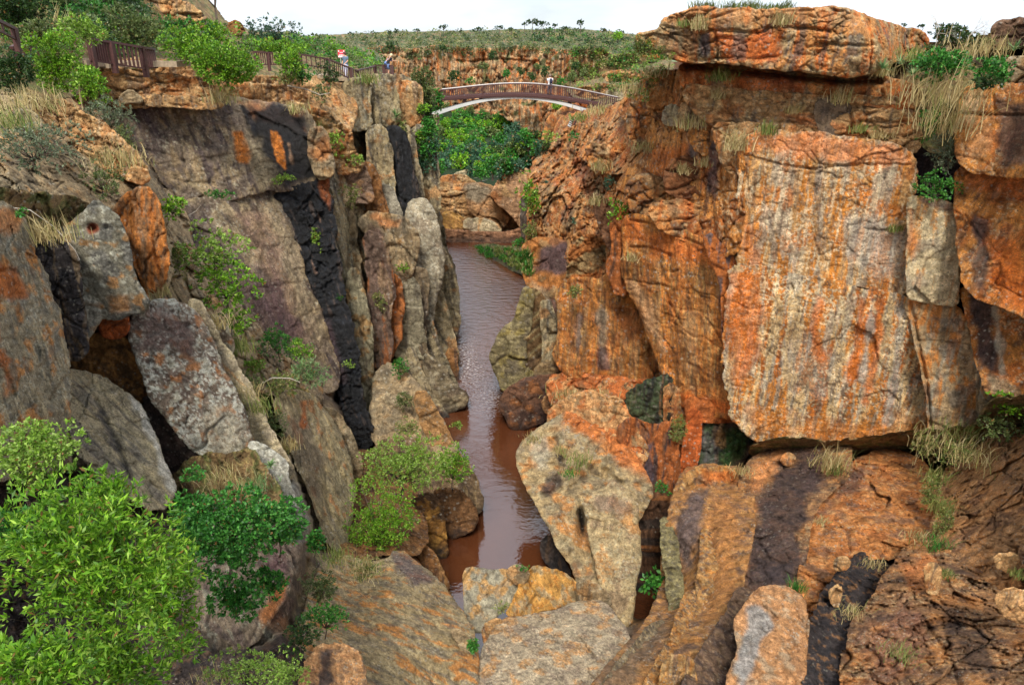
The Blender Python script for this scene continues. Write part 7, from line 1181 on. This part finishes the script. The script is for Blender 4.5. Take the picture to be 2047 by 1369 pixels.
for row, (yy, hh_, xs_) in enumerate([(.17, .07, [(-.18, .09), (-.06, .11), (.08, .10), (.19, .08)]), (-.10, .06, [(-.3, .12), (-.15, .1), (0, .13), (.15, .1), (.3, .12)]), (-.20, .05, [(-.28, .2), (0, .22), (.26, .16)])]):
    for xo, ww in xs_: mb.box(cc + Vector((xo * w_, f_, yy * h_)), (ww * w_, .01, hh_ * h_))
mb.build('lettering', SWH, root)
# ================================================================== striped ladder below the bridge
root = empty('steel_ladder', V(1136, 257, 57)); tag(root, 'small dark ladder frame with a white striped rail on the rocks below the bridge', 'ladder'); b = root.location
mb = MB(); a0 = V(1137, 254, 57) - b; a1 = V(1146, 236, 57) - b; mb.bar(a0, a1, .12, .2); mb.build('side_rail', BLK if 'BLK' in globals() else RUST, root)
mb = MB(); mb.bar(a0 + Vector((.42, .2, .1)), a1 + Vector((.42, .2, .1)), .1, .1); mb.build('side_rail', RUST, root)
for k in range(5):
    p = a0.lerp(a1, .08 + k * .21); mb = MB(); mb.bar(p + Vector((-.02, -.1, 0)), p.lerp(a1, .16) + Vector((-.02, -.1, 0)), .16, .24); mb.build('white_band', WHITE, root)
    mb = MB(); mb.bar(p, p + Vector((.42, .2, .1)), .05, .05); mb.build('rung', RUST, root)
# ================================================================== people
def person(label, foot, facing, J, top, topc, bot, botc, hairc, hair='short', skirt=False, extra=None, legc=None, scale=1.):
    """J: joint overrides in metres, person faces +Y locally"""
    root = empty('person', foot, facing); root.scale = (scale,) * 3; tag(root, label, 'person')
    j = dict(pel=(0, 0, .93), sp=(0, 0, 1.15), ch=(0, .0, 1.36), nk=(0, .01, 1.49), hd=(0, .03, 1.6), ht=(0, .02, 1.7),
             sl=(-.18, 0, 1.42), el=(-.25, -.03, 1.14), wl=(-.24, .12, .9), sr=(.18, 0, 1.42), er=(.25, -.03, 1.14), wr=(.24, .12, .9),
             hl=(-.09, 0, .9), kl=(-.1, .03, .5), al=(-.1, 0, .08), tl=(-.11, .17, .03), hr=(.09, 0, .9), kr=(.1, .03, .5), ar=(.1, 0, .08), tr=(.11, .17, .03)); j.update(J)
    names = list(j); r_ = dict(pel=.15, sp=.13, ch=.15, nk=.055, hd=.095, ht=.08, sl=.06, el=.042, wl=.03, sr=.06, er=.042, wr=.03, hl=.09, kl=.058, al=.042, tl=.03, hr=.09, kr=.058, ar=.042, tr=.03)
    vv = [Vector(j[n_]) for n_ in names]; rr = [r_[n_] for n_ in names]
    ed = [('pel', 'sp'), ('sp', 'ch'), ('ch', 'nk'), ('nk', 'hd'), ('hd', 'ht'), ('ch', 'sl'), ('sl', 'el'), ('el', 'wl'), ('ch', 'sr'), ('sr', 'er'), ('er', 'wr'), ('pel', 'hl'), ('hl', 'kl'), ('kl', 'al'), ('al', 'tl'), ('pel', 'hr'), ('hr', 'kr'), ('kr', 'ar'), ('ar', 'tr')]
    ed = [(names.index(a), names.index(c_)) for a, c_ in ed]
    for w0, e0, s_ in (('wl', 'el', -1), ('wr', 'er', 1)):       # palm, four fingers, thumb
        W0 = Vector(j[w0]); d = (W0 - Vector(j[e0])).normalized(); side = Vector((s_, 0, 0)); side = (side - d * side.dot(d)).normalized(); nrm = d.cross(side)
        vv.append(W0 + d * .06); rr.append(.026); pi_ = len(vv) - 1; ed.append((names.index(w0), pi_))
        for f in range(4):
            o_ = side * (.024 - .016 * f); ln = (.075, .085, .08, .06)[f]; vv.append(vv[pi_] + d * .035 + o_); rr.append(.011); ed.append((pi_, len(vv) - 1)); vv.append(vv[-1] + d * ln * .8 + nrm * ln * .45 * s_); rr.append(.008); ed.append((len(vv) - 2, len(vv) - 1))
        vv.append(vv[pi_] + d * .015 - side * .045 + nrm * .01); rr.append(.012); ed.append((pi_, len(vv) - 1))
    me = bpy.data.meshes.new('body'); me.from_pydata([tuple(v) for v in vv], ed, []); o = link('body', me, root); me.materials.append(SKIN)
    md = o.modifiers.new('s', 'SKIN'); me.skin_vertices.new() if not me.skin_vertices else None
    for k, sv in enumerate(me.skin_vertices[0].data): sv.radius = (rr[k], rr[k] * (.75 if names[k] in ('pel', 'sp', 'ch') else 1) if k < len(names) else rr[k]); sv.use_root = (k == 0)
    md.use_smooth_shade = True; ss = o.modifiers.new('u', 'SUBSURF'); ss.levels = ss.render_levels = 1
    TM = plain('cloth ' + top, topc, .85, var=.12); BM_ = plain('cloth ' + bot, botc, .85, var=.12); HM = plain('hair', hairc, .7, var=.2)
    P_, S_, C_, K_ = [Vector(j[n_]) for n_ in ('pel', 'sp', 'ch', 'nk')]
    mb = MB(); mb.loft([(P_.x, P_.y, P_.z - .06, .185, .14), (P_.x, P_.y, P_.z + .06, .18, .135), (S_.x, S_.y, S_.z, .165, .12), (C_.x, C_.y, C_.z - .05, .19, .13), (C_.x, C_.y, C_.z + .06, .17, .11), (K_.x, K_.y, K_.z - .02, .075, .07)])
    for s_, a_, c_ in (('sl', 'el', 0), ('sr', 'er', 0)): A_ = Vector(j[s_]); B_ = Vector(j[a_]); mb.tube([A_, A_.lerp(B_, .35), A_.lerp(B_, .75)], [.085, .075, .066], 10)
    mb.build(top, TM, root, True)
    mb = MB()
    if skirt: mb.loft([(P_.x, P_.y, P_.z + .05, .17, .13), (P_.x, P_.y, P_.z - .12, .21, .16), (P_.x, P_.y, .62, .24, .19)])
    else:
        mb.loft([(P_.x, P_.y, P_.z + .05, .175, .135), (P_.x, P_.y, P_.z - .1, .19, .145)]); e_ = .55 if bot == 'shorts' else 1.
        for a_, k_, f_ in (('hl', 'kl', 'al'), ('hr', 'kr', 'ar')):
            A_, K2, F_ = [Vector(j[n_]) for n_ in (a_, k_, f_)]; mb.tube([A_, A_.lerp(K2, .5), K2] + ([K2.lerp(F_, .5), K2.lerp(F_, .95)] if bot != 'shorts' else []), [.115, .1, .085] + ([.075, .07] if bot != 'shorts' else []), 10)
    mb.build(bot, BM_, root, True)
    H_ = Vector(j['hd']); mb = MB(); mb.loft([(H_.x, H_.y - .035, H_.z - .07, .085, .075), (H_.x, H_.y - .03, H_.z, .115, .11), (H_.x, H_.y - .015, H_.z + .07, .115, .12), (H_.x, H_.y - .01, H_.z + .12, .085, .09), (H_.x, H_.y - .01, H_.z + .145, .03, .03)], 12)
    if hair == 'long': mb.loft([(H_.x, H_.y - .07, H_.z - .22, .07, .04), (H_.x, H_.y - .08, H_.z - .05, .1, .06), (H_.x, H_.y - .06, H_.z + .03, .1, .07)], 10)
    mb.build('hair', HM, root, True)
    mb = MB(); mb.tube([H_ + Vector((0, .085, .005)), H_ + Vector((0, .125, -.02))], [.012, .018], 6); mb.build('nose', SKIN, root)
    mb = MB()
    for s_ in (-1, 1): mb.tube([H_ + Vector((s_ * .036, .086, .022)), H_ + Vector((s_ * .036, .098, .022))], [.013, .009], 6)
    mb.build('eyes', plain('eye', (40, 34, 30), .3), root)
    for f_ in ('al', 'ar'):
        A_ = Vector(j[f_]); mb = MB(); mb.loft([(A_.x, A_.y + .06, 0, .055, .14), (A_.x, A_.y + .06, .04, .055, .14), (A_.x, A_.y + .01, .09, .045, .07)], 10); mb.build('shoe', plain('shoe', (60, 56, 58), .7), root, True)
    return root
person('red-haired person in blue-grey top and pale trousers walking beside the sloping railing', V(693, 157.5, 54.5), R(150), dict(el=(-.27, .06, 1.15), wl=(-.24, .26, 1.02), kl=(-.1, .1, .5), al=(-.1, .16, .08), tl=(-.1, .32, .03), ar=(.1, -.14, .08), tr=(.1, .02, .03)),
       'shirt', (92, 112, 132), 'trousers', (196, 196, 214), (92, 42, 40))
person('blond person in a black top leaning on the lookout railing', V(777, 153, 60.6), R(-75), dict(sp=(0, .05, 1.13), ch=(0, .16, 1.3), nk=(0, .24, 1.42), hd=(0, .3, 1.5), ht=(0, .3, 1.6), sl=(-.17, .17, 1.36), sr=(.17, .17, 1.36), el=(-.2, .34, 1.15), er=(.2, .34, 1.15), wl=(-.15, .55, 1.12), wr=(.15, .55, 1.12)),
       'top', (34, 36, 42), 'shorts', (92, 112, 150), (226, 204, 160))
person('person in a blue shirt bent over the railing beside the blond visitor', V(773, 152, 61.8), R(-50), dict(sp=(0, .1, 1.08), ch=(0, .26, 1.2), nk=(0, .36, 1.28), hd=(0, .42, 1.34), ht=(0, .42, 1.43), sl=(-.17, .28, 1.25), sr=(.17, .28, 1.25), el=(-.2, .45, 1.05), er=(.2, .45, 1.05), wl=(-.15, .6, 1.1), wr=(.15, .6, 1.1)),
       'shirt', (104, 128, 176), 'shorts', (60, 76, 120), (150, 110, 96))
pr = person('person in a white top with a dark backpack walking across the footbridge', V(1099, 192, 66.9), R(20), dict(kl=(-.1, .12, .5), al=(-.1, .14, .08), tl=(-.1, .3, .03)), 'shirt', (232, 230, 228), 'trousers', (70, 70, 80), (120, 96, 84))
mb = MB(); mb.loft([(0, -.2, 1.02, .12, .09), (0, -.22, 1.15, .15, .11), (0, -.2, 1.35, .13, .1), (0, -.17, 1.43, .07, .06)], 12); mb.build('backpack', plain('backpack', (36, 40, 62), .8), pr, True)
